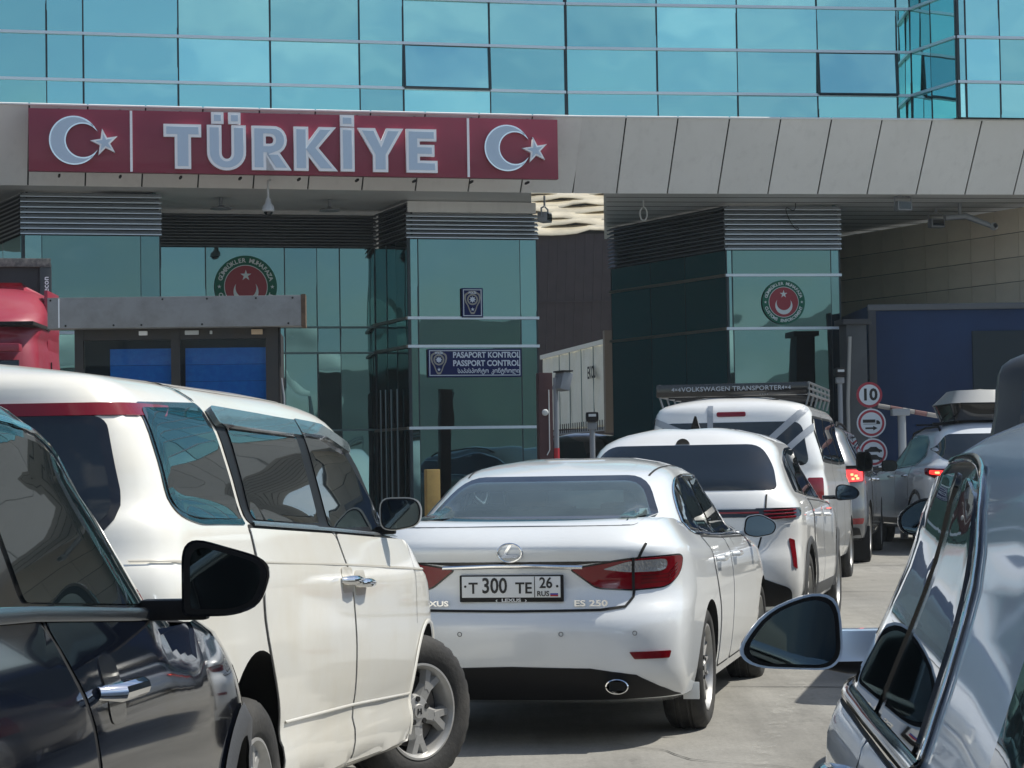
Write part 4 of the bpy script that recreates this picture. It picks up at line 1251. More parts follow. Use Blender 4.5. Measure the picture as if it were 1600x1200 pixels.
    text_mesh('plate_lettering', '300', 0.108, MAT_INK, pl, 0.001, 0.002, sx=0.82, loc=(-0.085, yp - 0.0285, 0.823), rot=rt)
    text_mesh('plate_lettering', 'TE', 0.078, MAT_INK, pl, 0.001, 0.0015, loc=(0.066, yp - 0.0285, 0.812), rot=rt)
    text_mesh('plate_lettering', '26', 0.075, MAT_INK, pl, 0.001, 0.0015, sx=0.9, loc=(0.180, yp - 0.0285, 0.838), rot=rt)
    text_mesh('plate_lettering', '·', 0.07, MAT_INK, pl, 0.001, 0.002, loc=(0.238, yp - 0.0285, 0.82), rot=rt)
    text_mesh('plate_lettering', 'RUS', 0.036, MAT_INK, pl, 0.001, 0.0006, loc=(0.165, yp - 0.0285, 0.785), rot=rt)
    box('plate_divider', (0.122, yp - 0.0275, 0.82), (0.004, 0.002, 0.104), MAT_INK, pl)
    box('flag_band', (0.222, yp - 0.0275, 0.793), (0.040, 0.002, 0.009), MAT_PLATE, pl)
    box('flag_band', (0.222, yp - 0.0275, 0.7845), (0.040, 0.002, 0.008), mat('flag blue', (0.02, 0.04, 0.3), 0.5), pl)
    box('flag_band', (0.222, yp - 0.0275, 0.7765), (0.040, 0.002, 0.008), mat('flag red', (0.4, 0.02, 0.02), 0.5), pl)
    text_mesh('frame_lettering', '‹  LEXUS  ›', 0.022, MAT_PLATE, fr, 0.001, 0.0006, sx=1.6, loc=(0, yp - 0.0245, 0.7525), rot=rt)
    # badge
    h, n = c.ray(0.0, 1.0, 0)
    bg_ = bpy.data.objects.new('badge', None)
    bm = bmesh.new()
    ring = [(0.062 * math.cos(a), 0, 0.046 * math.sin(a)) for a in [2 * math.pi * i / 40 for i in range(41)]]
    bm_tube(bm, ring, 0.0052, 8, cap=False)
    bo = bobj('badge', bm, MAT_CHROME, c.root, smooth=True)
    Lp = [(-0.004, 0.040), (0.012, 0.040), (-0.020, -0.010), (0.045, -0.010), (0.034, -0.026), (-0.046, -0.026)]
    fill_curve('badge_letter', [rnd(Lp, 0.006)], MAT_CHROME, bo, 0.004, rot=upright(0))
    bo.location = (0, h.y - 0.008, 0.992)
    bo.rotation_euler = (math.atan2(-n.z, -n.y) if n.y < 0 else 0, 0, 0)
    for tx, x, sz in (('ES 250', 0.405, 0.042), ('LEXUS', -0.405, 0.036)):
        hh, _ = c.ray(x, 0.735, 0)
        text_mesh('chrome_lettering', tx, sz, MAT_CHROME, c.root, 0.003, 0.0012, sx=1.5, loc=(x, hh.y - 0.022, 0.735), rot=upright(0))
    # bumper details
    for x in (-0.62, -0.26, 0.26, 0.62):
        h, n = c.ray(x, 0.585, 0)
        bm = bmesh.new()
        bm_tube(bm, [h + n * 0.004 + Vector((0.0105 * math.cos(a), 0, 0.0105 * math.sin(a))) for a in [2 * math.pi * i / 16 for i in range(17)]], 0.0016, 6, cap=False)
        bobj('parking_sensor', bm, MAT_CLAD, c.root, smooth=True)
    dif = [(-0.80, 0.255), (-0.74, 0.30), (-0.62, 0.375), (-0.40, 0.412), (0, 0.422), (0.40, 0.412), (0.62, 0.375), (0.74, 0.30), (0.80, 0.255), (0.5, 0.248), (-0.5, 0.248)]
    c.patch('diffuser', dif, MAT_BLACK, 0, 0.005, res=0.05)
    box('underbody_pan', (0, 1.3, 0.24), (1.2, 1.2, 0.05), MAT_WELL, c.root)
    bm = bmesh.new()
    lathe(bm, [(0.3, 0.030), (0.0, 0.036), (-0.012, 0.038), (-0.014, 0.034), (0.05, 0.030), (0.06, 0.0005)], 'y', 28)
    for v in bm.verts: v.co.x *= 1.55
    ex = bobj('exhaust_pipe', bm, MAT_CHROME, c.root, smooth=True); ex.location = (0.535, 0.035, 0.322)
    box('exhaust_throat', (0.535, 0.045, 0.322), (0.085, 0.01, 0.045), MAT_WELL, ex)
    ex.children[0].location = -Vector(ex.location)
    # flaps behind the rear wheels, wheels
    for sg in (1, -1):
        box('mud_flap', (sg * 0.815, 0.712, 0.24), (0.085, 0.012, 0.09), MAT_PEARL if sg else MAT_BLACK, c.root, bev=0.004)
    c.wheels4(1.075, 3.895, 0.334, 0.862, 0.334, 0.235, 0.215, 'multi')
    # mirrors
    ol = rnd([(0.0, 0.02), (0.02, 0.135), (0.12, 0.15), (0.215, 0.10), (0.225, 0.06), (0.20, 0.015), (0.08, -0.005)], 0.035, 4)
    c.mirror((0.82, 3.22, 0.965), ol, 0.11, MAT_PEARL, ((0.0, 0.045, 0.025), (0.09, 0.05, 0.035)))
    # roof line ditch and aerial
    c.ribbon('roof_ditch', [(0.515, 1.35), (0.535, 1.7), (0.54, 2.1), (0.52, 2.65)], 0.012, MAT_GAP, 'T', 0.002, both=True)
    return c

MAT_PLATE = mat('plate white', (0.74, 0.75, 0.74), 0.4)
MAT_INK = mat('plate ink', (0.012, 0.012, 0.012), 0.5)
build_sedan()
# ------------------------------------------------------------------ dusty white minivan turning into the lane (left of the sedan)
def build_minivan():
    c = Car('minivan', 'dusty cream white minivan with chrome twin door handles and its front wheel turned right', 'car', (0, 0, 0), 8.7, 'white cars in the queue', 4.84)
    # right hub face at (-0.39, 10.2): front axle y = 3.9, half track 0.915
    a = math.radians(8.7)
    ex = Vector((math.cos(a), -math.sin(a), 0)); ey = Vector((math.sin(a), math.cos(a), 0))
    c.root.location = Vector((-0.40, 10.2, 0)) - ex * 0.90 - ey * 3.9
    rake = (0.045, 3.9)
    B = barrel(1.2, 3.3, 0.02, 0.07, 4.84)
    lv = [
        dict(w=0, y=(0.5, 4.5), z=0.20, n=2),
        dict(w=0.80, y=(0.35, 4.6), z=0.195, c=1, R=(0.4, 3), F=(0.6, 3), n=2),
        dict(w=0.885, y=(0.08, 4.74), z=0.235, c=1, R=(0.4, 3), F=(0.8, 2.7), n=3),
        dict(w=0.905, y=(0.02, 4.80), z=0.335, R=(0.40, 3), F=(0.85, 2.5), n=3),
        dict(w=0.892, y=(0.0, 4.82), z=0.43, R=(0.25, 3.0), F=(0.9, 2.4), n=2),
        dict(w=0.898, y=(0.0, 4.83), z=0.455, R=(0.25, 3.0), F=(0.9, 2.4)),
        dict(w=0.915, y=(0.0, 4.84), z=0.62, R=(0.25, 3.2), F=(0.95, 2.4)),
        dict(w=0.915, y=(0.02, 4.82), z=[(0, 0.80), (4.0, 0.80), (4.84, 0.74)], R=(0.25, 3.2), F=(1.0, 2.4)),
        dict(w=0.908, y=(0.04, 4.78), z=[(0, 0.965), (3.6, 0.965), (4.84, 0.86)], R=(0.25, 3.2), F=(1.05, 2.4), n=2),
        dict(w=0.900, y=(0.05, 4.74), z=[(0, 0.985), (3.6, 0.985), (4.84, 0.885)], R=(0.25, 3.2), F=(1.1, 2.4)),
        dict(w=0.872, y=(0.08, 4.64), z=[(0, 1.10), (2.5, 1.10), (3.6, 1.09), (4.64, 0.96)], R=(0.25, 3.2), F=(1.2, 2.3), n=3),
        dict(w=0.845, y=(0.10, 4.22), z=[(0, 1.14), (2.5, 1.135), (3.4, 1.12), (4.2, 1.085)], R=(0.25, 3.2), F=(1.1, 2.2), n=4),
        dict(w=0.800, y=(0.13, 3.95), z=[(0, 1.28), (2.5, 1.30), (3.95, 1.26)], R=(0.25, 3.4), F=(0.95, 2.3), n=4),
        dict(w=0.735, y=(0.165, 3.60), z=[(0.2, 1.435), (1.5, 1.472), (2.6, 1.50), (3.6, 1.50)], R=(0.25, 3.6), F=(0.8, 2.5), n=3),
        dict(w=0.66, y=(0.185, 3.42), z=[(0.1, 1.505), (1.5, 1.560), (2.6, 1.592), (3.42, 1.585)], R=(0.25, 3.6), F=(0.75, 2.6), n=3),
        dict(w=0.50, y=(0.25, 3.28), z=[(0.1, 1.545), (1.5, 1.605), (2.6, 1.64), (3.28, 1.63)], R=(0.25, 3.2), F=(0.7, 2.6), n=3),
        dict(w=0.0, y=(0.5, 3.0), z=[(0.5, 1.58), (1.5, 1.63), (3.0, 1.66)], R=(0.3, 2.5), F=(0.4, 2.5)),
    ]
    c.body(lv, B, MAT_CREAM, rake, wheels=((1.0, 0.45), (3.9, 0.345)), arch=0.385)
    # side glass outlines measured in the car's own side view
    quarter = rnd([(0.37, 1.60), (1.02, 1.615), (1.02, 1.255), (0.50, 1.268), (0.35, 1.30)], [0.03, 0.02, 0.02, 0.07, 0.06])
    c.patch('window_surround', inset(quarter, -0.018), MAT_GLOSSBLK, 90, 0.004, both=True)
    c.patch('side_window', quarter, MAT_GLASS, 90, 0.007, both=True)
    band = [(1.08, 1.60), (2.30, 1.592), (2.95, 1.53), (3.62, 1.16), (3.50, 1.125), (2.2, 1.185), (1.08, 1.238)]
    c.patch('window_surround', rnd(band, [0.03, 0.1, 0.1, 0.02, 0.02, 0.05, 0.02]), MAT_BLACK, 90, 0.004, both=True)
    sl_ = rnd([(1.19, 1.565), (2.12, 1.545), (2.09, 1.212), (1.15, 1.25)], [0.03, 0.03, 0.02, 0.03])
    fg = rnd([(2.26, 1.56), (2.80, 1.52), (3.20, 1.26), (3.22, 1.155), (2.24, 1.20)], [0.03, 0.1, 0.06, 0.02, 0.02])
    qg = rnd([(3.27, 1.22), (3.33, 1.235), (3.53, 1.145), (3.28, 1.15)], 0.01)
    for g in (sl_, fg, qg): c.patch('side_window', g, MAT_GLASS, 90, 0.009, both=True)
    c.ribbon('chrome_strip', [(1.10, 1.236), (2.2, 1.188), (3.45, 1.128)], 0.014, mat('satin trim', (0.5, 0.52, 0.53), 0.25, metal=0.9), 90, 0.010, 0.004, both=True)
    # rain visors over the door windows
    MV = mat('grey rain visor', (0.10, 0.13, 0.14), 0.16, coat=1.0)
    for poly in (rnd([(1.06, 1.615), (2.16, 1.592), (2.16, 1.535), (1.06, 1.555)], [0.05, 0.01, 0.01, 0.03]), rnd([(2.18, 1.598), (2.60, 1.585), (2.98, 1.515), (2.92, 1.475), (2.58, 1.535), (2.18, 1.545)], 0.02)):
        c.patch('rain_visor', poly, MV, 90, 0.026, 0.02, both=True, res=0.03)
    # doors, seams, handles
    sd = rnd([(1.04, 1.232), (1.06, 0.90), (1.33, 0.55), (1.36, 0.30), (2.405, 0.26), (2.385, 0.90), (2.24, 1.18)], [0.02, 0.3, 0.3, 0.03, 0.03, 0.2, 0.05])
    fd = rnd([(2.252, 1.18), (2.40, 0.90), (2.42, 0.258), (3.46, 0.215), (3.50, 0.42), (3.60, 0.72), (3.61, 1.115)], [0.05, 0.2, 0.03, 0.03, 0.08, 0.2, 0.02])
    for poly in (sd, fd):
        c.ribbon('door_gap', poly, 0.013, MAT_GAP, 90, 0.002, closed=True, both=True)
        c.patch('door', inset(poly, 0.006), MAT_CREAM, 90, 0.005, 0.005, both=True, res=0.05)
    c.ribbon('fender_gap', [(3.64, 1.12), (3.62, 0.75)], 0.006, MAT_GAP, 90, 0.002, both=True)
    c.ribbon('body_crease', [(0.12, 1.155), (1.1, 1.112), (2.3, 1.055), (3.6, 0.985), (4.2, 0.955)], 0.008, MAT_CREAMD, 90, 0.0068, 0.002, both=True)
    c.ribbon('sill_moulding', [(1.36, 0.568), (2.4, 0.522), (3.5, 0.458)], 0.012, MAT_CREAM, 90, 0.006, 0.008, both=True)
    for y0, y1 in ((2.18, 2.36), (2.39, 2.57)):
        for sg in (1, -1):
            z0 = 1.0 - 0.02 * (y0 > 2.3)
            ym = (y0 + y1) / 2
            h, n = c.ray(ym, z0, 90)
            cup = c.patch('handle_recess', rnd([(y0, z0 + 0.05), (y1, z0 + 0.045), (y1, z0 - 0.05), (y0, z0 - 0.045)], 0.03), MAT_CREAMD, 90, 0.0075, 0.003, res=0.03) if sg > 0 else None
            bm = bmesh.new()
            X = h.x
            bm_tube(bm, [(sg * (X + 0.006), y0 - 0.02, z0 + 0.004), (sg * (X + 0.036), y0 + 0.012, z0 + 0.003), (sg * (X + 0.042), ym, z0), (sg * (X + 0.036), y1 - 0.012, z0 - 0.005), (sg * (X + 0.006), y1 + 0.02, z0 - 0.008)], [0.010, 0.017, 0.018, 0.017, 0.010], 12)
            bobj('handle', bm, MAT_CHROME, c.root, smooth=True)
    # tail: tinted screen, high red lamp strip, spoiler seam, low lamps
    rg = rnd([(-0.74, 1.24), (0.74, 1.24), (0.66, 1.56), (-0.66, 1.56)], [0.12, 0.12, 0.03, 0.03])
    c.patch('window_surround', inset(rg, -0.015), MAT_GLOSSBLK, 0, 0.004, both=False)
    c.patch('rear_window', inset(rg, 0.01), MAT_GLASS, 0, 0.007)
    c.patch('high_lamp', rnd([(-0.56, 1.575), (0.86, 1.575), (0.86, 1.612), (-0.56, 1.612)], 0.006), MAT_RED, 14, 0.007, res=0.03)
    c.patch('tail_lamp', rnd([(0.90, 1.07), (1.02, 1.05), (1.03, 1.14), (0.93, 1.16)], 0.02), MAT_RED, 30, 0.008, both=True, res=0.03)
    c.ribbon('roof_seam', [(0.9, 1.70), (1.02, 1.64)], 0.012, MAT_GAP, 90, 0.004, both=True)
    c.ribbon('roof_seam', [(0.60, 0.55), (0.62, 1.2), (0.62, 2.4)], 0.012, MAT_CREAMD, 'T', 0.002, both=True)
    c.ribbon('roof_seam', [(0.655, 1.02), (0.60, 1.0), (0.3, 0.99)], 0.010, MAT_GAP, 'T', 0.003, both=True)
    # front lamp, wheel arch lip
    c.patch('head_lamp', rnd([(4.15, 0.80), (4.45, 0.76), (4.45, 0.88), (4.1, 0.92)], 0.03), MAT_CLEAR, 90, 0.006, both=True)
    for yc, zc in ((3.9, 0.345),):
        lip = [(yc + 0.395 * math.cos(math.radians(t)), zc + 0.395 * math.sin(math.radians(t))) for t in range(5, 190, 8)]
        c.ribbon('arch_lip', lip, 0.022, MAT_CREAM, 90, 0.003, 0.008, both=True)
    c.wheels4(1.0, 3.9, 0.343, 0.905, 0.343, 0.218, 0.215, 'five_y', steer=33)
    fw = [o for o in c.root.children if o.name.startswith('wheel') and o.location.y > 3 and o.location.x > 0][0]
    rim = fw.children[0]
    # small ring and letter on the hub cap
    fh = 0.215 / 2 - 0.02
    for yy in (0.5,):
        fill_curve('hub_letter', [[(-0.014, -0.013), (-0.008, -0.013), (-0.006, -0.003), (0.006, -0.003), (0.008, -0.013), (0.014, -0.013), (0.011, 0.013), (0.006, 0.013), (0.005, 0.003), (-0.005, 0.003), (-0.006, 0.013), (-0.011, 0.013)]],
                   MAT_GAP, rim, 0.001, loc=(fh + 0.0055, 0, 0), rot=Matrix.Rotation(-fw.rotation_euler.x, 3, 'X') @ upright(math.pi / 2))
    # mirror
    ol = rnd([(0.0, 0.01), (0.0, 0.135), (0.155, 0.135), (0.18, 0.085), (0.165, 0.015), (0.05, -0.005)], [0.04, 0.045, 0.05, 0.05, 0.04, 0.03], 4)
    c.mirror((0.865, 3.10, 1.165), ol, 0.10, MAT_CREAM, ((0.01, 0.05, 0.0), (0.10, 0.05, 0.035), MAT_BLACK), glass_scale=0.87, tilt=-4)
    return c
MAT_CREAMD = mat('darker white paint', (0.50, 0.47, 0.40), 0.4, coat=0.5)  # darker tone for the body crease, handle recesses and roof seam
build_minivan()
# ------------------------------------------------------------------ other vehicles
def wagon(L, w, z0, zw, zsh, belt, hood, base, mid, rail, roof, tail, front, wr=0.62, wb=0.86, lip=0.04, RR=0.45, bump=0.0):
    """levels of a five door body. belt/base/mid/rail/roof = (rear z, front z); tail = rear y of (shoulder, base, mid, rail, roof); front = y of (cowl, mid, rail, roof)"""
    lin = lambda a, b, z: [(a, z[0]), (0.5 * (a + b), 0.5 * (z[0] + z[1])), (b, z[1])]
    return [
        dict(w=0, y=(0.5, L - 0.4), z=z0 - 0.02, n=2),
        dict(w=w * 0.86, y=(0.35, L - 0.25), z=z0 - 0.02, c=1, R=(0.4, 3), F=(0.6, 3), n=2),
        dict(w=w * 0.95, y=(0.10, L - 0.12), z=z0 + 0.03, c=1, R=(RR, 2.8), F=(0.75, 2.6), n=3),
        dict(w=w * 0.99, y=(0.02, L - 0.04), z=z0 + 0.17, R=(RR, 2.8), F=(0.8, 2.5), n=3),
        dict(w=w * 1.0, y=(0.0, L), z=zw, R=(RR, 2.9), F=(0.85, 2.4)),
        dict(w=w * 0.995, y=(0.03 + bump, L - 0.02), z=lin(0, L, (zw + 0.12, zw + 0.10)), R=(RR, 2.9), F=(0.9, 2.4)),
        dict(w=w * 0.985, y=(tail[0], L - 0.06), z=[(0, zsh[0]), (L * 0.7, zsh[1]), (L, hood[1] - 0.06)], R=(RR, 2.9), F=(1.0, 2.4)),
        dict(w=w * 0.955, y=(tail[0] + 0.02, L - 0.14), z=[(0, belt[0] - 0.02), (L * 0.62, belt[1] - 0.01), (L * 0.8, hood[0]), (L, hood[1])], R=(RR, 2.9), F=(1.1, 2.3), n=3),
        dict(w=w * wb, y=(tail[1], front[0]), z=[(0, base[0]), (front[0] * 0.8, base[1]), (front[0], base[1] - 0.01)], R=(RR, 3.0), F=(0.9, 2.2), n=4),
        dict(w=w * (wb * 0.45 + wr * 0.55), y=(tail[2], front[1]), z=lin(tail[2], front[1], mid), R=(RR, 3.1), F=(0.8, 2.2), n=4),
        dict(w=w * wr, y=(tail[3], front[2]), z=lin(tail[3], front[2], rail), R=(RR, 3.2), F=(0.7, 2.4), n=3),
        dict(w=w * wr * 0.78, y=(tail[4], front[3]), z=lin(tail[4], front[3], roof), R=(RR, 3.0), F=(0.6, 2.5), n=3),
        dict(w=0, y=(tail[4] + 0.4, front[3] - 0.3), z=[(tail[4] + 0.4, roof[0] + 0.02), (0.5 * (tail[4] + front[3]), max(roof) + 0.03), (front[3] - 0.3, roof[1] + 0.02)], R=(0.3, 2.5), F=(0.3, 2.5)),
    ]

def side_set(c, dlo, panes, doors, paint, handles, chrome=True, frame=None, res=0.05):
    c.patch('window_surround', dlo, frame or MAT_GLOSSBLK, 90, 0.004, both=True, res=res)
    if chrome: c.ribbon('chrome_strip', dlo, 0.014, MAT_CHROME, 90, 0.006, 0.004, closed=True, both=True)
    for g in panes: c.patch('side_window', g, MAT_GLASS, 90, 0.008, both=True, res=res)
    for i, poly in enumerate(doors):
        c.ribbon('door_gap', poly, 0.013, MAT_GAP, 90, 0.002, closed=True, both=True)
        ds = c.patch('door', inset(poly, 0.006), paint, 90, 0.005, 0.005, both=True, res=0.07)
        if handles:
            y, z = handles[i]
            for d, sg in zip(ds, (1, -1)):
                h, n = c.ray(y, z, 90)
                bm = bmesh.new()
                bm_tube(bm, [(sg * (h.x + 0.004), y - 0.11, z + 0.004), (sg * (h.x + 0.034), y - 0.08, z + 0.003), (sg * (h.x + 0.038), y + 0.07, z), (sg * (h.x + 0.004), y + 0.1, z - 0.003)], [0.011, 0.017, 0.017, 0.011], 10)
                bobj('handle', bm, handles[2], d, smooth=True)

def cladding(c, arches, r, wd, m, sill=None, both=True):
    for y, z in arches:
        lip = [(y + (r + wd / 2 - 0.004) * math.cos(math.radians(t)), z + (r + wd / 2 - 0.004) * math.sin(math.radians(t))) for t in range(-8, 190, 6)]
        c.ribbon('arch_cladding', lip, wd, m, 90, 0.006, 0.014, both=both)
    if sill: c.patch('sill_cladding', sill, m, 90, 0.008, both=both, res=0.07)

def roof_rails(c, x, y0, y1, m, h=0.05):
    for sg in (1, -1):
        pts = []
        for t in (0, 0.06, 0.5, 0.94, 1):
            y = y0 + (y1 - y0) * t
            hh, n = c.top(sg * x, y)
            pts.append((hh.x, y, hh.z + (h if 0 < t < 1 else 0.0)))
        tube('roof_rail', pts, 0.016, m, c.root, 10)

# ---- dark blue crossover at the lower left
def build_navy():
    a = math.radians(3.0)
    ex = Vector((math.cos(a), -math.sin(a), 0)); ey = Vector((math.sin(a), math.cos(a), 0))
    loc = Vector((-0.606, 5.2, 0)) - ex * 0.91 - ey * 3.55
    c = Car('crossover', 'dark navy blue crossover at lower left with chrome handle and a dark wing mirror', 'car', loc, 3.0, None, 4.42)
    lv = wagon(4.42, 0.91, 0.25, 0.62, (1.06, 0.98), (1.215, 1.09), (1.04, 0.86), (1.25, 1.12), (1.40, 1.34), (1.535, 1.505), (1.60, 1.585),
               (0.06, 0.10, 0.26, 0.30, 0.36), (3.50, 3.15, 2.80, 2.62), wr=0.79, wb=0.94)
    c.body(lv, barrel(1.2, 3.0, 0.03, 0.07, 4.42), MAT_NAVY, wheels=((0.9, 0.37), (3.55, 0.37)), arch=0.435)
    dlo = rnd([(0.55, 1.24), (0.75, 1.46), (1.6, 1.52), (2.35, 1.475), (3.22, 1.135), (3.1, 1.108), (1.9, 1.185)], [0.05, 0.12, 0.2, 0.2, 0.02, 0.03, 0.3])
    panes = [rnd([(0.72, 1.255), (0.88, 1.435), (1.58, 1.495), (1.71, 1.485), (1.72, 1.205)], 0.03), rnd([(1.87, 1.198), (1.86, 1.48), (2.30, 1.45), (2.82, 1.235), (2.86, 1.138)], [0.02, 0.03, 0.1, 0.05, 0.02]), rnd([(2.90, 1.20), (3.14, 1.128), (2.91, 1.138)], 0.01)]
    d1 = rnd([(0.95, 1.20), (1.22, 0.85), (1.25, 0.36), (2.07, 0.33), (2.13, 0.92), (1.93, 1.175)], [0.02, 0.2, 0.03, 0.03, 0.3, 0.05])
    d2 = rnd([(1.942, 1.175), (2.142, 0.92), (2.082, 0.33), (2.98, 0.31), (3.06, 0.55), (3.10, 1.095)], [0.05, 0.3, 0.03, 0.05, 0.2, 0.02])
    side_set(c, dlo, panes, (d1, d2), MAT_NAVY, ((1.25, 1.05), (2.245, 1.03), MAT_CHROME))
    c.ribbon('belt_moulding', [(0.60, 1.232), (1.9, 1.178), (3.12, 1.102)], 0.024, mat('brushed trim', (0.16, 0.18, 0.20), 0.25, metal=0.9), 90, 0.008, 0.010, both=True)
    c.patch('handle_recess', rnd([(2.19, 1.09), (2.31, 1.085), (2.31, 0.97), (2.19, 0.975)], 0.03), MAT_GLOSSBLK, 90, 0.0065, 0.002, res=0.03)
    cladding(c, ((0.9, 0.37), (3.55, 0.37)), 0.435, 0.075, MAT_CLAD, rnd([(1.30, 0.27), (3.1, 0.27), (3.05, 0.38), (1.36, 0.40)], 0.03))
    c.patch('rear_window', rnd([(-0.60, 1.28), (0.60, 1.28), (0.50, 1.50), (-0.50, 1.50)], 0.06), MAT_GLASS, 0, 0.006)
    c.patch('tail_lamp', rnd([(0.45, 0.98), (0.84, 1.0), (0.84, 1.14), (0.5, 1.10)], 0.03), MAT_RED, 12, 0.008, both=True)
    roof_rails(c, 0.55, 0.6, 2.2, MAT_GLOSSBLK)
    c.wheels4(0.9, 3.55, 0.345, 0.885, 0.345, 0.215, 0.225, 'five_twin')
    ol = rnd([(0.0, 0.0), (0.0, 0.13), (0.025, 0.15), (0.152, 0.112), (0.172, 0.085), (0.152, 0.02), (0.10, 0.0)], [0.015, 0.03, 0.03, 0.03, 0.025, 0.04, 0.03], 4)
    c.mirror((0.925, 2.70, 1.125), ol, 0.09, MAT_NAVY, ((-0.02, 0.04, 0.012), (0.13, 0.05, 0.04), MAT_BLACK), glass_scale=0.80, tilt=-2, m_rim=MAT_BLACK)
    # the front seat head rest that shows through the pane stands close behind it
    return c

# ---- silver blue hatchback at the right edge
def build_silver():
    c = Car('hatchback', 'blue silver hatchback at right edge with a wide rear pillar and large left wing mirror', 'car', (1.33, 1.66, 0), 4.7, None, 4.25)
    lv = wagon(4.25, 0.94, 0.22, 0.55, (0.90, 0.85), (0.985, 0.925), (0.90, 0.72), (1.0, 0.945), (1.22, 1.18), (1.42, 1.405), (1.485, 1.48),
               (0.05, 0.10, 0.55, 0.95, 1.10), (3.78, 3.48, 3.16, 2.95), wr=0.755, wb=0.94, RR=0.45)
    c.body(lv, barrel(1.2, 3.0, 0.04, 0.08, 4.25), MAT_SILVER, wheels=((0.75, 0.32), (3.4, 0.32)), arch=0.35)
    dlo = rnd([(1.50, 0.955), (1.60, 1.15), (1.82, 1.36), (2.2, 1.405), (2.85, 1.39), (3.50, 0.945), (3.3, 0.922), (2.4, 0.935)], [0.05, 0.2, 0.14, 0.2, 0.12, 0.02, 0.02, 0.3])
    side_set(c, dlo, [rnd([(1.60, 0.968), (1.69, 1.14), (1.88, 1.335), (2.12, 1.37), (2.20, 0.952)], 0.03), rnd([(2.32, 0.95), (2.24, 1.375), (2.80, 1.36), (3.28, 1.04), (3.34, 0.945)], 0.03)],
             (rnd([(1.50, 0.93), (1.30, 0.66), (1.25, 0.36), (2.26, 0.30), (2.27, 0.915)], [0.05, 0.1, 0.1, 0.03, 0.02]), rnd([(2.28, 0.915), (2.27, 0.30), (3.05, 0.30), (3.16, 0.5), (3.18, 0.90)], [0.02, 0.03, 0.08, 0.1, 0.02])),
             MAT_SILVER, ((1.72, 0.84), (2.42, 0.83), MAT_CHROME))
    c.ribbon('belt_moulding', [(1.50, 0.952), (2.4, 0.935), (3.40, 0.922)], 0.036, MAT_CHROME, 90, 0.010, 0.010, both=True)
    c.patch('quarter_window', rnd([(0.36, 1.03), (0.90, 0.99), (1.0, 1.27), (0.62, 1.33)], 0.03), MAT_GLASS, 90, 0.006, both=True)
    c.patch('rear_window', rnd([(-0.66, 1.04), (0.66, 1.04), (0.60, 1.33), (-0.60, 1.33)], 0.06), MAT_GLASS, 0, 0.006)
    c.ribbon('window_seal', rnd([(-0.68, 1.025), (0.68, 1.025), (0.62, 1.345), (-0.62, 1.345)], 0.07), 0.02, MAT_BLACK, 0, 0.006, closed=True)
    c.patch('tail_lamp', rnd([(0.50, 0.80), (0.86, 0.82), (0.84, 0.97), (0.6, 0.95)], 0.03), MAT_RED, 12, 0.008, both=True)
    c.wheels4(0.75, 3.4, 0.32, 0.875, 0.32, 0.205, 0.205, 'ten')
    ol = rnd([(0.03, 0.0), (0.0, 0.03), (0.005, 0.155), (0.06, 0.175), (0.17, 0.135), (0.238, 0.045), (0.20, 0.008)], [0.03, 0.03, 0.05, 0.05, 0.08, 0.04, 0.05], 4)
    c.mirror((0.885, 3.30, 0.945), ol, 0.12, MAT_SILVER, ((-0.03, 0.07, 0.05), (0.14, 0.075, 0.07)), glass_scale=0.84, tilt=6)
    h_, n_ = c.ray(3.36, 0.975, -90) if False else c.ray(3.36, 0.975, 90)
    for sg in (1, -1):
        bm = bmesh.new(); bm_tube(bm, [(sg * (h_.x - 0.03), 3.37, 0.955), (sg * 0.87, 3.375, 0.962), (sg * 0.92, 3.38, 0.968)], [0.034, 0.032, 0.028], 12)
        bobj('mirror_foot', bm, MAT_BLACK, c.root, smooth=True)
    return c

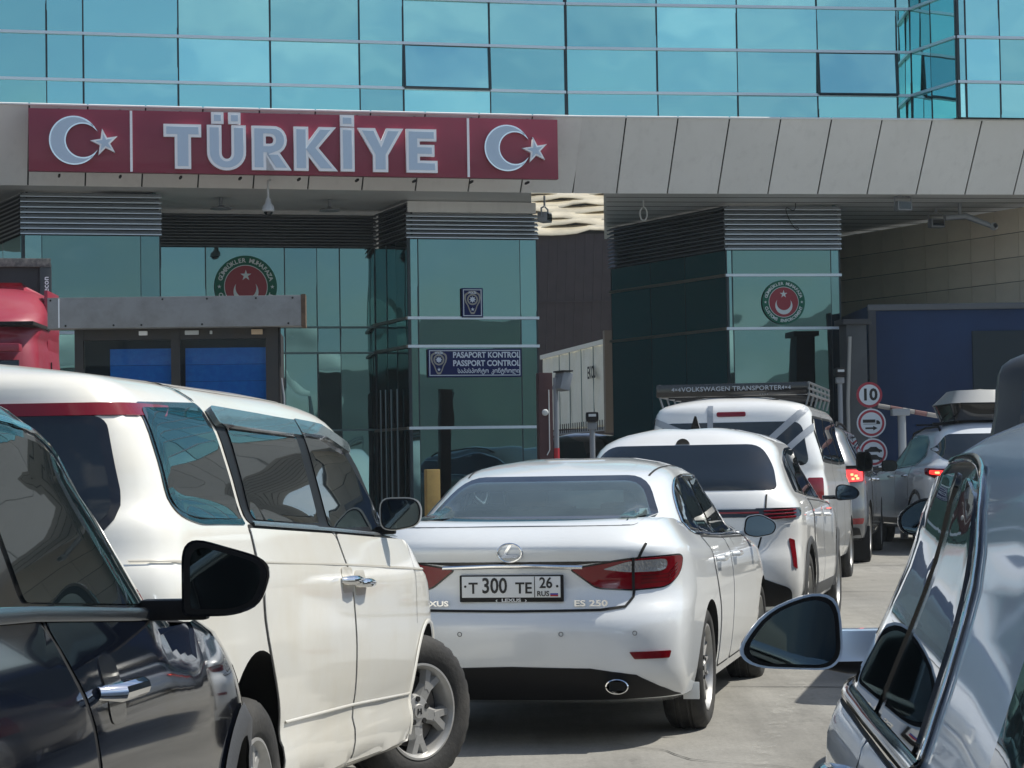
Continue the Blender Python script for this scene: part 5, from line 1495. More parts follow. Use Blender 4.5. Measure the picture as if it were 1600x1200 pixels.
# ---- white crossover in front of the sedan
def build_white_suv():
    c = Car('crossover', 'white crossover with dark roof dust, full width red light bar and shark fin aerial', 'car', (1.165, 16.75, zg(17.5) - 0.01), 12.4, 'white cars in the queue', 4.65)
    lv = wagon(4.65, 0.93, 0.27, 0.66, (1.05, 0.98), (1.13, 1.06), (1.0, 0.84), (1.17, 1.09), (1.36, 1.32), (1.545, 1.535), (1.615, 1.61),
               (0.05, 0.10, 0.34, 0.60, 0.70), (3.45, 2.95, 2.55, 2.42), wr=0.70, wb=0.91, RR=0.40)
    c.body(lv, barrel(1.3, 3.1, 0.05, 0.07, 4.65), MAT_WHITE, wheels=((0.92, 0.365), (3.7, 0.365)), arch=0.40)
    rw = rnd([(-0.74, 1.185), (0.74, 1.185), (0.69, 1.36), (0.58, 1.525), (-0.58, 1.525), (-0.69, 1.36)], [0.04, 0.04, 0.1, 0.1, 0.1, 0.1])
    c.patch('rear_window', rw, MAT_GLASS, 0, 0.006)
    dlo = rnd([(0.72, 1.16), (0.95, 1.42), (1.35, 1.50), (2.2, 1.52), (2.55, 1.49), (3.30, 1.09), (3.1, 1.07), (1.4, 1.125)], [0.04, 0.1, 0.2, 0.2, 0.1, 0.02, 0.02, 0.2])
    side_set(c, dlo, [rnd([(0.84, 1.175), (0.98, 1.38), (1.16, 1.445), (1.20, 1.15)], 0.02), rnd([(1.25, 1.145), (1.22, 1.455), (1.5, 1.485), (2.02, 1.49), (2.05, 1.115)], 0.03), rnd([(2.15, 1.11), (2.13, 1.485), (2.5, 1.465), (3.02, 1.18), (3.06, 1.085)], 0.03)],
             (rnd([(1.20, 1.10), (1.22, 0.90), (1.42, 0.62), (1.44, 0.40), (2.06, 0.38), (2.10, 1.075)], [0.02, 0.2, 0.1, 0.03, 0.03, 0.02]), rnd([(2.112, 1.075), (2.072, 0.38), (3.05, 0.37), (3.16, 0.6), (3.18, 1.03)], [0.02, 0.03, 0.06, 0.1, 0.02])),
             MAT_WHITE, ((1.36, 0.98), (2.26, 0.96), MAT_WHITE), chrome=False)
    # spoiler, fin, camera pod
    h, n = c.top(0, 1.35)
    bm = bmesh.new()
    dome(bm, rnd([(-0.05, -0.02), (0.05, -0.02), (0.006, 0.125), (-0.006, 0.125)], 0.004, 2), 0, 0.16, 4, 0.1)
    fin = bobj('aerial_fin', bm, MAT_GLOSSBLK, c.root, smooth=True); fin.location = (0.0, 1.30, h.z)
    h, n = c.ray(0, 1.555, 0)
    bm = bmesh.new()
    dome(bm, arc(0, -0.01, 0.055, 0, 180, 12), 0, 0.1, 4, 0.3)
    pod = bobj('camera_pod', bm, MAT_GLOSSBLK, c.root, smooth=True); pod.location = (0, h.y - 0.03, 1.535)
    # light bar and lamps
    c.patch('light_bar_surround', rnd([(-0.66, 0.985), (0.66, 0.985), (0.66, 1.045), (-0.66, 1.045)], 0.01), MAT_GLOSSBLK, 0, 0.008, res=0.04)
    c.ribbon('light_bar', [(-0.62, 1.018), (0, 1.018), (0.62, 1.018)], 0.013, MAT_RED, 0, 0.012, 0.004)
    lamp = rnd([(0.60, 0.955), (0.955, 0.985), (0.965, 1.05), (0.60, 1.05)], [0.01, 0.02, 0.02, 0.01])
    c.patch('tail_lamp', lamp, MAT_GLOSSBLK, 14, 0.012, 0.012, both=True, res=0.04)
    for z in (1.03, 1.005, 0.98):
        c.ribbon('lamp_strip', [(0.66, z - 0.004), (0.80, z), (0.90, z + 0.005)], 0.012, MAT_RED, 14, 0.020, 0.003, both=True)
    c.patch('bumper_reflector', rnd([(0.86, 0.62), (0.90, 0.60), (0.885, 0.815), (0.835, 0.83)], 0.01), MAT_RED, 25, 0.008, both=True, res=0.03)
    c.ribbon('tailgate_gap', [(0.67, 1.15), (0.665, 0.95), (0.60, 0.72), (0.3, 0.66), (0, 0.655), (-0.3, 0.66), (-0.60, 0.72), (-0.665, 0.95), (-0.67, 1.15)], 0.012, MAT_GAP, 0, 0.005)
    dk = [(-0.86, 0.28), (0.86, 0.28), (0.86, 0.46), (0.62, 0.55), (0, 0.58), (-0.62, 0.55), (-0.86, 0.46)]
    c.patch('lower_bumper', rnd(dk, 0.05), MAT_BLACK, 8, 0.008, res=0.06)
    cladding(c, ((0.92, 0.365), (3.7, 0.365)), 0.40, 0.065, MAT_CLAD, rnd([(1.36, 0.27), (3.22, 0.27), (3.2, 0.42), (1.4, 0.44)], 0.03))
    c.patch('rear_plate', rnd([(-0.26, 0.72), (0.26, 0.72), (0.26, 0.83), (-0.26, 0.83)], 0.01), MAT_PLATE, 0, 0.012, res=0.08)
    c.wheels4(0.92, 3.7, 0.36, 0.915, 0.36, 0.24, 0.225, 'five_twin')
    ol = rnd([(0.0, 0.0), (0.0, 0.12), (0.05, 0.145), (0.17, 0.12), (0.215, 0.06), (0.17, 0.01)], 0.045, 4)
    c.mirror((0.96, 2.98, 1.06), ol, 0.11, MAT_GLOSSBLK, ((-0.03, 0.05, 0.03), (0.16, 0.05, 0.035)), glass_scale=0.87, tilt=-6)
    return c

# ---- white camper van with roof rack
def build_camper():
    c = Car('camper_van', 'white camper van with duct taped rear window and black lettered roof rack', 'van', (2.10, 22.1, zg(23)), 12.4, None, 4.7)
    lv = wagon(4.7, 0.92, 0.28, 0.62, (1.10, 1.08), (1.24, 1.20), (1.12, 0.85), (1.28, 1.24), (1.58, 1.56), (1.84, 1.83), (1.905, 1.90),
               (0.03, 0.05, 0.09, 0.15, 0.24), (4.15, 3.75, 3.35, 3.2), wr=0.80, wb=0.955, RR=0.28)
    c.body(lv, barrel(1.3, 3.1, 0.0, 0.07, 4.7), MAT_WHITE, wheels=((0.85, 0.34), (3.55, 0.34)), arch=0.38)
    rw = rnd([(-0.76, 1.27), (0.76, 1.27), (0.68, 1.70), (-0.68, 1.70)], 0.10)
    c.patch('rear_window', rw, MAT_GLASS, 0, 0.006)
    dlo = rnd([(0.24, 1.30), (0.28, 1.76), (3.1, 1.76), (3.75, 1.28), (3.6, 1.25)], 0.06)
    panes = [rnd([(0.30, 1.33), (0.33, 1.73), (1.30, 1.73), (1.30, 1.31)], 0.04), rnd([(1.40, 1.31), (1.40, 1.73), (2.34, 1.73), (2.34, 1.30)], 0.04), rnd([(2.46, 1.30), (2.46, 1.73), (3.05, 1.71), (3.5, 1.32)], 0.04)]
    for g in panes:
        c.patch('window_surround', inset(g, -0.025), MAT_BLACK, 90, 0.004, both=True)
        c.patch('side_window', g, MAT_GLASS, 90, 0.008, both=True)
    for y in (1.35, 2.40): c.ribbon('door_gap', [(y, 1.78), (y, 0.33)], 0.014, MAT_GAP, 90, 0.004, both=True)
    c.patch('high_brake_lamp', rnd([(-0.135, 1.755), (0.15, 1.755), (0.15, 1.80), (-0.135, 1.80)], 0.02), MAT_RED, 0, 0.010, 0.01, res=0.03)
    for p0, p1, wd in (((-0.80, 1.74), (-0.36, 1.56), 0.062), ((-0.20, 1.86), (-0.19, 1.30), 0.055), ((0.38, 1.52), (0.72, 1.83), 0.062), ((0.56, 1.44), (0.80, 1.66), 0.06)):
        c.ribbon('duct_tape', [p0, p1], wd, MAT_TAPE, 0, 0.0095, 0.002)
    bo = c.patch('window_sticker', arc(-0.555, 1.53, 0.12, 0, 360, 24)[:-1], MAT_PLATE, 0, 0.0085, 0.001, res=0.04)
    for i in range(6):
        c.ribbon('sticker_mark', [(-0.635 + 0.032 * i, 1.515), (-0.625 + 0.032 * i, 1.565)], 0.014, MAT_INK, 0, 0.0105)
    c.patch('tail_lamp', rnd([(0.72, 0.85), (0.90, 0.85), (0.90, 1.15), (0.74, 1.15)], 0.02), MAT_RED, 15, 0.008, both=True)
    # roof rack: front/rear fascia, side rails with tubes, cross bars
    zr = 1.985
    rk = bpy.data.objects.new('roof_rack', None)
    rear = box('rack_fascia', (-0.02, 0.42, zr + 0.045), (1.50, 0.03, 0.125), MAT_GLOSSBLK, c.root, bev=0.012)
    for tx, x, z, sz in (('VOLKSWAGEN TRANSPORTER', -0.02, 0.075, 0.062), ('4×4', -0.57, 0.075, 0.05), ('4×4', 0.52, 0.075, 0.05), ('. . . .', 0.30, 0.025, 0.04)):
        text_mesh('rack_lettering', tx, sz, MAT_TAPE, rear, 0.001, 0.001, sx=1.12, loc=(x, 0.402, zr + z - 0.02), rot=upright(0), spacing=1.05)
    for sg in (1, -1):
        for z in (zr - 0.01, zr + 0.045, zr + 0.10):
            tube('rack_rail', [(sg * 0.74, 0.42, z), (sg * 0.74, 2.9, z)], 0.013, mat('worn rack metal', (0.22, 0.23, 0.24), 0.35, metal=0.8), c.root, 8)
        for k in range(6):
            tube('rack_post', [(sg * 0.74, 0.44 + 0.49 * k, zr + 0.105), (sg * 0.74, 0.44 + 0.49 * k, zr - 0.02), (sg * 0.71, 0.44 + 0.49 * k, zr - 0.12)], 0.010, mat('worn rack metal', (0.2, 0.2, 0.2)), c.root, 8)
    for k in range(6):
        box('rack_bar', (0, 0.5 + 0.46 * k, zr - 0.01), (1.46, 0.05, 0.02), MAT_BLACK, c.root)
    tube('aerial_lead', [(0.18, 0.17, 1.80), (0.21, 0.22, 1.86), (0.32, 0.3, 1.91), (0.45, 0.36, 1.925)], 0.006, MAT_BLACK, c.root, 6)
    c.wheels4(0.85, 3.55, 0.33, 0.90, 0.33, 0.20, 0.205, 'ten')
    ol = rnd([(0.0, 0.0), (0.0, 0.22), (0.16, 0.22), (0.19, 0.1), (0.17, 0.0)], 0.05, 4)
    c.mirror((0.98, 3.45, 1.20), ol, 0.12, MAT_BLACK, ((-0.03, 0.05, 0.05), (0.16, 0.05, 0.035)), tilt=-6)
    return c

# ---- dark grey people carrier with brake lamps lit
def build_grey_suv():
    c = Car('large_suv', 'dark silver large SUV with lit red brake lamp and black mud flap', 'car', (3.26, 27.3, zg(28) - 0.02), 12.0, None, 4.9)
    lv = wagon(4.9, 0.95, 0.30, 0.68, (1.04, 1.02), (1.17, 1.10), (1.05, 0.88), (1.21, 1.13), (1.45, 1.40), (1.64, 1.62), (1.71, 1.70),
               (0.05, 0.08, 0.26, 0.40, 0.5), (3.75, 3.25, 2.85, 2.7), wr=0.68, wb=0.91, RR=0.45)
    c.body(lv, barrel(1.3, 3.2, 0.05, 0.07, 4.9), MAT_SILVER2, wheels=((0.98, 0.375), (3.77, 0.375)), arch=0.41)
    c.patch('rear_window', rnd([(-0.68, 1.24), (0.68, 1.24), (0.55, 1.60), (-0.55, 1.60)], 0.08), MAT_GLASS, 0, 0.006)
    dlo = rnd([(0.50, 1.20), (0.60, 1.55), (2.5, 1.60), (3.5, 1.14), (3.3, 1.12)], 0.08)
    side_set(c, dlo, [rnd([(0.6, 1.22), (0.68, 1.52), (1.30, 1.56), (1.33, 1.19)], 0.03), rnd([(1.42, 1.19), (1.40, 1.56), (2.2, 1.57), (2.23, 1.17)], 0.03), rnd([(2.33, 1.165), (2.31, 1.565), (2.6, 1.545), (3.3, 1.14)], 0.03)],
             (rnd([(1.36, 1.16), (1.55, 0.45), (2.26, 0.42), (2.28, 1.14)], 0.03), rnd([(2.29, 1.14), (2.27, 0.42), (3.25, 0.42), (3.4, 1.1)], 0.03)), MAT_SILVER2, ((1.55, 1.03), (2.45, 1.02), MAT_CHROME))
    lamp = rnd([(0.56, 0.98), (0.955, 1.0), (0.975, 1.17), (0.60, 1.19)], 0.03)
    c.patch('tail_lamp', lamp, MAT_RED, 12, 0.012, 0.012, both=True, res=0.04)
    for u, z in ((0.80, 1.04), (0.86, 1.045), (0.84, 1.075), (0.79, 1.09)):
        c.patch('brake_light', rnd([(u - 0.018, z - 0.013), (u + 0.018, z - 0.013), (u + 0.018, z + 0.013), (u - 0.018, z + 0.013)], 0.008), MAT_REDHOT, 12, 0.017, 0.004, both=True, res=0.03)
    c.patch('brake_light', rnd([(0.66, 1.0), (0.93, 1.015), (0.94, 1.14), (0.68, 1.15)], 0.03), MAT_REDLIT, 12, 0.0145, 0.003, both=True, res=0.04)
    c.patch('bumper_reflector', rnd([(0.70, 0.50), (0.92, 0.50), (0.94, 0.57), (0.74, 0.57)], 0.02), MAT_RED, 12, 0.008, both=True)
    c.patch('lower_bumper', rnd([(-0.9, 0.30), (0.9, 0.30), (0.86, 0.46), (-0.86, 0.46)], 0.03), MAT_BLACK, 5, 0.008, res=0.07)
    for sg in (1, -1): box('mud_flap', (sg * 0.80, 0.60, 0.26), (0.30, 0.02, 0.42), MAT_BLACK, c.root, bev=0.006)
    roof_rails(c, 0.56, 0.7, 2.6, MAT_BLACK)
    c.wheels4(0.98, 3.77, 0.37, 0.93, 0.37, 0.24, 0.235, 'five_twin')
    ol = rnd([(0.0, 0.0), (0.0, 0.15), (0.18, 0.15), (0.22, 0.07), (0.18, 0.0)], 0.05, 4)
    c.mirror((0.98, 3.15, 1.12), ol, 0.12, MAT_GLOSSBLK, ((-0.03, 0.05, 0.04), (0.16, 0.05, 0.035)), tilt=-6)
    return c

# ---- silver white crossover with roof box, right lane under the canopy
def build_roofbox_suv():
    z0 = zg(30)
    c = Car('crossover', 'silver white crossover carrying a black and silver roof box in right lane', 'car', (6.30, 29.3, z0), -2.4, None, 4.9)
    lv = wagon(4.9, 0.94, 0.30, 0.66, (1.06, 1.0), (1.15, 1.07), (1.02, 0.84), (1.18, 1.10), (1.40, 1.36), (1.59, 1.57), (1.66, 1.65),
               (0.05, 0.10, 0.34, 0.60, 0.72), (3.7, 3.2, 2.8, 2.65), wr=0.66, wb=0.90, RR=0.5)
    MP = mat('silver white paint', (0.72, 0.76, 0.80), 0.28, metal=0.1, coat=1.0)
    c.body(lv, barrel(1.3, 3.2, 0.05, 0.07, 4.9), MP, wheels=((1.0, 0.365), (3.79, 0.365)), arch=0.405)
    c.patch('rear_window', rnd([(-0.70, 1.20), (0.70, 1.20), (0.76, 1.33), (0.58, 1.54), (-0.58, 1.54), (-0.76, 1.33)], 0.06), MAT_GLASS, 0, 0.006)
    dlo = rnd([(0.95, 1.26), (1.05, 1.42), (1.35, 1.53), (2.5, 1.555), (3.5, 1.10), (3.3, 1.08), (1.25, 1.15)], [0.05, 0.1, 0.1, 0.2, 0.02, 0.02, 0.1])
    side_set(c, dlo, [rnd([(1.05, 1.27), (1.12, 1.40), (1.38, 1.50), (2.15, 1.52), (2.18, 1.14), (1.30, 1.17)], 0.04), rnd([(2.27, 1.135), (2.25, 1.52), (2.55, 1.505), (3.3, 1.10)], 0.03)],
             (rnd([(1.36, 1.12), (1.55, 0.45), (2.26, 0.42), (2.28, 1.10)], 0.03), rnd([(2.29, 1.10), (2.27, 0.42), (3.25, 0.42), (3.4, 1.06)], 0.03)), MP, ((1.55, 1.0), (2.45, 0.99), MAT_CHROME))
    lamp = rnd([(0.52, 0.98), (0.78, 0.93), (0.99, 1.02), (0.99, 1.10), (0.60, 1.08)], 0.02)
    c.patch('tail_lamp', lamp, MAT_RED, -12, 0.010, 0.01, res=0.04)
    for sg in (1, -1):
        lp = [(sg * u, z) for u, z in lamp]
        c.patch('tail_lamp', lp, MAT_RED, -12 * (1 if sg < 0 else -1), 0.010, 0.01, res=0.04)
        c.patch('brake_light', rnd([(sg * 0.72, 0.99), (sg * 0.93, 1.02), (sg * 0.93, 1.07), (sg * 0.70, 1.06)], 0.02), MAT_REDLIT, 12 * sg, 0.014, 0.003, res=0.04)
        c.patch('brake_light', rnd([(sg * 0.80, 1.02), (sg * 0.86, 1.025), (sg * 0.86, 1.05), (sg * 0.80, 1.05)], 0.01), MAT_REDHOT, 12 * sg, 0.018, 0.003, res=0.04)
    roof_rails(c, 0.60, 0.9, 2.6, MAT_BLACK)
    c.wheels4(1.0, 3.79, 0.365, 0.92, 0.365, 0.25, 0.235, 'five_twin')
    cladding(c, ((1.0, 0.365), (3.79, 0.365)), 0.405, 0.06, MAT_CLAD, rnd([(1.46, 0.29), (3.3, 0.29), (3.26, 0.42), (1.5, 0.44)], 0.03))
    ol = rnd([(0.0, 0.0), (0.0, 0.14), (0.18, 0.17), (0.22, 0.14), (0.20, 0.02)], 0.04, 4)
    c.mirror((0.98, 3.1, 1.09), ol, 0.12, MP, ((-0.03, 0.05, 0.04), (0.16, 0.05, 0.035)), tilt=-6)
    # cross bars carry the box
    for y in (1.2, 2.2): box('cross_bar', (0, y, 1.695), (1.26, 0.06, 0.025), MAT_BLACK, c.root, bev=0.006)
    return c, z0

def roof_box(name, label, loc, heading, w, h, l, m_low, m_lid, text=None, cut=0.55):
    r = thing(name, label, 'roof box', loc, -math.radians(heading))
    def shell(z0, z1, w0, w1, nm, m, l0, l1):
        lv = [dict(w=0, y=(0.2, l - 0.2), z=z0, n=1), dict(w=w0 / 2, y=l0, z=z0, c=1, R=(0.25, 3), F=(0.9, 2.2), n=4), dict(w=w1 / 2, y=l1, z=z1, c=1, R=(0.25, 3), F=(1.0, 2.2), n=2), dict(w=0, y=(0.4, l - 0.4), z=z1 + 0.02)]
        bm = loft_mesh(lv, lambda y: 1.0 + 0 * y, (0, 0))
        return bobj(nm, bm, m, r, smooth=True, angle=30)
    shell(0.0, h * cut, w * 0.82, w, 'lower_shell', m_low, (0.10, l - 0.15), (0.0, l))
    shell(h * cut + 0.008, h, w * 0.995, w * 0.80, 'lid', m_lid, (0.005, l - 0.01), (0.14, l - 0.5))
    box('lock_strip', (0, 0.0, h * cut), (w * 0.8, 0.02, 0.02), MAT_BLACK, r)
    for y in (0.55, 1.5): box('clamp', (0, y, -0.012), (w * 0.6, 0.08, 0.03), MAT_BLACK, r)
    if text: text_mesh('box_lettering', text, 0.05, MAT_PLATE, r, 0.001, 0.001, sx=1.2, loc=(w * 0.2, -0.004, h * cut * 0.72), rot=upright(0))
    return r

# ---- the dark car ahead of the hatchback, only mirror, window line and roof box show
def build_ahead():
    c = Car('estate_car', 'dark estate car mostly hidden ahead of the silver hatchback, chrome window line and black mirror', 'car', (2.62, 7.25, 0.0), 5.0, None, 4.7)
    lv = wagon(4.7, 0.91, 0.24, 0.6, (1.02, 0.98), (1.12, 1.07), (1.0, 0.82), (1.14, 1.085), (1.33, 1.30), (1.49, 1.48), (1.545, 1.54),
               (0.05, 0.10, 0.45, 0.75, 0.85), (3.6, 3.1, 2.7, 2.55), wr=0.66, wb=0.90, RR=0.5)
    MB = mat('black paint', (0.008, 0.009, 0.010), 0.25, coat=1.0)
    c.body(lv, barrel(1.3, 3.2, 0.05, 0.07, 4.7), MB, wheels=((0.95, 0.33), (3.65, 0.33)), arch=0.365)
    dlo = rnd([(0.75, 1.110), (1.0, 1.400), (1.4, 1.475), (2.4, 1.475), (3.4, 1.070), (3.2, 1.055)], [0.05, 0.1, 0.1, 0.2, 0.02, 0.02])
    side_set(c, dlo, [rnd([(0.85, 1.120), (1.05, 1.370), (1.4, 1.450), (1.95, 1.455), (1.98, 1.090)], 0.03), rnd([(2.08, 1.085), (2.06, 1.450), (2.4, 1.445), (3.15, 1.070)], 0.03)],
             (rnd([(1.3, 1.060), (1.5, 0.4), (2.05, 0.38), (2.06, 1.050)], 0.03), rnd([(2.07, 1.050), (2.06, 0.38), (3.05, 0.38), (3.2, 1.020)], 0.03)), MB, ((1.48, 0.88), (2.25, 0.87), MAT_CHROME))
    c.patch('rear_window', rnd([(-0.64, 1.150), (0.64, 1.150), (0.52, 1.460), (-0.52, 1.460)], 0.06), MAT_GLASS, 0, 0.006)
    c.patch('tail_lamp', rnd([(0.50, 0.82), (0.86, 0.82), (0.86, 1.060), (0.55, 1.040)], 0.03), MAT_RED, 12, 0.008, both=True)
    roof_rails(c, 0.55, 0.9, 2.5, MAT_CHROME, 0.035)
    for y in (1.15, 2.05): box('cross_bar', (0, y, 1.61), (1.2, 0.06, 0.025), MAT_BLACK, c.root, bev=0.006)
    c.wheels4(0.95, 3.65, 0.33, 0.89, 0.33, 0.22, 0.215, 'ten')
    ol = rnd([(0.02, 0.0), (0.0, 0.02), (0.01, 0.16), (0.10, 0.17), (0.20, 0.10), (0.205, 0.04), (0.17, 0.0)], [0.02, 0.02, 0.04, 0.05, 0.06, 0.03, 0.04], 4)
    c.mirror((0.95, 2.95, 1.085), ol, 0.12, MAT_GLOSSBLK, ((-0.02, 0.05, 0.05), (0.12, 0.05, 0.04)), tilt=4)
    return c
build_navy()
build_silver()
build_white_suv()
build_camper()
build_grey_suv()
_, zb = build_roofbox_suv()
roof_box('roof_box', 'black and silver roof box strapped on the silver white crossover in the right lane', (6.27, 30.0, zb + 1.725), -2.4, 0.92, 0.40, 1.95, MAT_GLOSSBLK, mat('silver box lid', (0.42, 0.42, 0.40), 0.35, metal=0.3), 'THULE')
build_ahead()

# ---- tall dark grey van at the right edge
def build_van():
    c = Car('panel_van', 'tall dark grey van at right edge, rounded rear corner above the silver hatchback', 'van', (3.72, 13.4, zg(14)), 12.4, None, 5.0)
    MG = mat('charcoal paint', (0.028, 0.032, 0.034), 0.45, coat=0.25, var=0.1)
    lv = wagon(5.0, 0.95, 0.30, 0.65, (1.15, 1.1), (1.30, 1.22), (1.12, 0.9), (1.35, 1.26), (1.70, 1.66), (1.98, 1.97), (2.07, 2.06),
               (0.03, 0.04, 0.07, 0.12, 0.22), (4.3, 3.95, 3.6, 3.4), wr=0.86, wb=0.965, RR=0.2)
    c.body(lv, barrel(1.3, 3.4, 0.0, 0.07, 5.0), MG, wheels=((0.95, 0.34), (3.9, 0.34)), arch=0.38)
    c.patch('rear_window', rnd([(-0.74, 1.36), (0.74, 1.36), (0.70, 1.86), (-0.70, 1.86)], 0.08), MAT_GLASS, 0, 0.006)
    for g in (rnd([(0.3, 1.36), (0.33, 1.84), (1.5, 1.84), (1.5, 1.35)], 0.05), rnd([(1.6, 1.35), (1.6, 1.84), (2.7, 1.84), (2.7, 1.34)], 0.05), rnd([(2.85, 1.33), (2.85, 1.84), (3.3, 1.82), (3.9, 1.30)], 0.05)):
        c.patch('side_window', g, MAT_GLASS, 90, 0.006, both=True)
    c.patch('tail_lamp', rnd([(0.78, 0.9), (0.93, 0.9), (0.93, 1.25), (0.8, 1.25)], 0.02), MAT_RED, 15, 0.008, both=True)
    c.wheels4(0.95, 3.9, 0.34, 0.93, 0.34, 0.2, 0.215, 'ten')
build_van()
# ------------------------------------------------------------------ signs on the building
MAT_MAROON = mat('maroon sign board', (0.235, 0.022, 0.050), 0.42, coat=0.15, var=0.05)
MAT_LETTER = mat('blue grey letter face', (0.50, 0.62, 0.74), 0.4)
MAT_RIMW = mat('white letter rim', (0.92, 0.93, 0.94), 0.3)
OB = BEND + nL * 1.02
def sign():
    l0, l1 = on_line(47, OB, uL), on_line(878, OB, uL)
    p0, p1 = OB + uL * l0, OB + uL * l1
    zb = zpx(878, 280, p1.y); zt = zpx(878, 187, p1.y)
    org = Vector((p0.x, p0.y, zb))
    r = thing('country_sign', 'long maroon sign board reading TÜRKİYE between two crescent and star emblems', 'sign', org, PSI_L)
    ln = l1 - l0; h = zt - zb
    box('board', (ln / 2, 0.06, h / 2), (ln, 0.12, h), MAT_MAROON, r, bev=0.006)
    X = lambda px: on_line(px, OB, uL) - l0
    U = upright(0)
    for px in (208, 737):
        box('divider', (X(px), -0.012, h / 2), (0.035, 0.02, h - 0.02), MAT_RIMW, r)
    for k in range(9):
        x = ln * (k + 0.5) / 9
        box('bracket', (x, 0.22, -0.035), (0.03, 0.2, 0.03), MAT_SEAM, r)
        box('bracket', (x, 0.22, h + 0.01), (0.03, 0.18, 0.03), MAT_SEAM, r)
    H = (263 - 195) / F_PX * 33.2
    zl = zpx(288, 263, (OB + uL * on_line(288, OB, uL)).y) - zb
    def glyph(nm, x0, x1, loops):
        w_ = X(x1) - X(x0)
        lo = [[(x * w_, y * H) for x, y in lp_] for lp_ in loops]
        g = fill_curve('letter_rim', lo, MAT_RIMW, r, 0.03, 0.014, loc=(X(x0), -0.035, zl), rot=U)
        def shr(lp_, d): return lp_
        fill_curve('letter_face', lo, MAT_LETTER, g, 0.004, -0.026, loc=(X(x0), -0.0665, zl), rot=U)
    glyph('T', 260, 316, [[(0, 1), (0, 0.745), (0.31, 0.745), (0.31, 0), (0.71, 0), (0.71, 0.745), (1, 0.745), (1, 1)]])
    u_out = [(0, 1), (0, 0.40)] + [(0.5 - 0.5 * math.cos(math.radians(t)), 0.38 - 0.40 * math.sin(math.radians(t))) for t in range(10, 180, 10)] + [(1, 0.40), (1, 1), (0.66, 1), (0.66, 0.38)] + [(0.5 + 0.16 * math.cos(math.radians(t)), 0.36 - 0.155 * math.sin(math.radians(t))) for t in range(10, 180, 15)] + [(0.34, 0.38), (0.34, 1)]
    glyph('U', 328, 386, [u_out, [(0.12, 1.07), (0.40, 1.07), (0.40, 1.30), (0.12, 1.30)], [(0.58, 1.07), (0.86, 1.07), (0.86, 1.30), (0.58, 1.30)]])
    r_out = [(0, 0), (0, 1), (0.50, 1)] + [(0.58 + 0.32 * math.cos(math.radians(t)), 0.69 + 0.31 * math.sin(math.radians(t))) for t in range(80, -81, -20)] + [(0.70, 0.385), (1.0, 0), (0.60, 0), (0.36, 0.36), (0.33, 0.36), (0.33, 0)]
    r_in = [(0.33, 0.58), (0.33, 0.80), (0.47, 0.80)] + [(0.47 + 0.12 * math.cos(math.radians(t)), 0.69 + 0.11 * math.sin(math.radians(t))) for t in (60, 30, 0, -30, -60)] + [(0.47, 0.58)]
    glyph('R', 398, 456, [r_out, r_in])
    glyph('K', 464, 528, [[(0, 0), (0, 1), (0.31, 1), (0.31, 0.62), (0.60, 1), (0.97, 1), (0.55, 0.52), (1.0, 0), (0.61, 0), (0.31, 0.38), (0.31, 0)]])
    glyph('I', 537, 556, [[(0, 0), (0, 1), (1, 1), (1, 0)], [(0, 1.07), (1, 1.07), (1, 1.30), (0, 1.30)]])
    glyph('Y', 565, 632, [[(0.34, 0), (0.34, 0.38), (0, 1), (0.36, 1), (0.51, 0.66), (0.65, 1), (1, 1), (0.65, 0.38), (0.65, 0)]])
    glyph('E', 640, 686, [[(0, 0), (0, 1), (0.97, 1), (0.97, 0.755), (0.40, 0.755), (0.40, 0.625), (0.90, 0.625), (0.90, 0.39), (0.40, 0.39), (0.40, 0.245), (1, 0.245), (1, 0)]])
    for cx, cy, R, sx_, sy_, sr in ((118, 220, 38, 166, 222, 21), (797, 232, 36, 841, 234, 20)):
        D = (OB + uL * on_line(cx, OB, uL)).y
        k = D / F_PX
        z = zpx(cx, cy, D) - zb
        cr = crescent(0, 0, R * k, 27 * k * R / 38, 13.5 * k * R / 38, 0)
        g = fill_curve('crescent_rim', [cr], MAT_CHROME, r, 0.03, 0.006, loc=(X(cx), -0.035, z), rot=U)
        fill_curve('crescent_face', [cr], MAT_LETTER, g, 0.004, -0.016, loc=(X(cx), -0.0665, z), rot=U)
        st = star(0, 0, sr * k, 172)
        z = zpx(sx_, sy_, D) - zb
        g = fill_curve('star_rim', [st], MAT_RIMW, r, 0.03, 0.004, loc=(X(sx_), -0.035, z), rot=U)
        fill_curve('star_face', [st], MAT_LETTER, g, 0.004, -0.020, loc=(X(sx_), -0.0665, z), rot=U)
sign()

def arc_text(name, body, R, a0, a1, size, m, parent, y=0.0, out=True, bold=0.0):
    """letters standing round a circle in the XZ plane, joined into one flat print"""
    n = len(body); bm = bmesh.new()
    for i, ch in enumerate(body):
        if ch == ' ': continue
        a = math.radians(a0 + (a1 - a0) * i / (n - 1))
        rot = Matrix.Rotation(a - math.pi / 2 if out else a + math.pi / 2, 3, 'Z')
        o = text_mesh('t', ch, size, m, None, 0.0012, bold, loc=(0, 0, 0))
        me = o.data
        me.transform(Matrix.Translation((R * math.cos(a), R * math.sin(a), 0)) @ rot.to_4x4())
        bm.from_mesh(me)
        bpy.data.objects.remove(o)
    me = bpy.data.meshes.new(name)
    bm.to_mesh(me); bm.free()
    me.transform(Matrix.Translation((0, y, 0)) @ upright(0).to_4x4())
    me.materials.append(m)
    return kind(link(bpy.data.objects.new(name, me), parent), 'stuff')

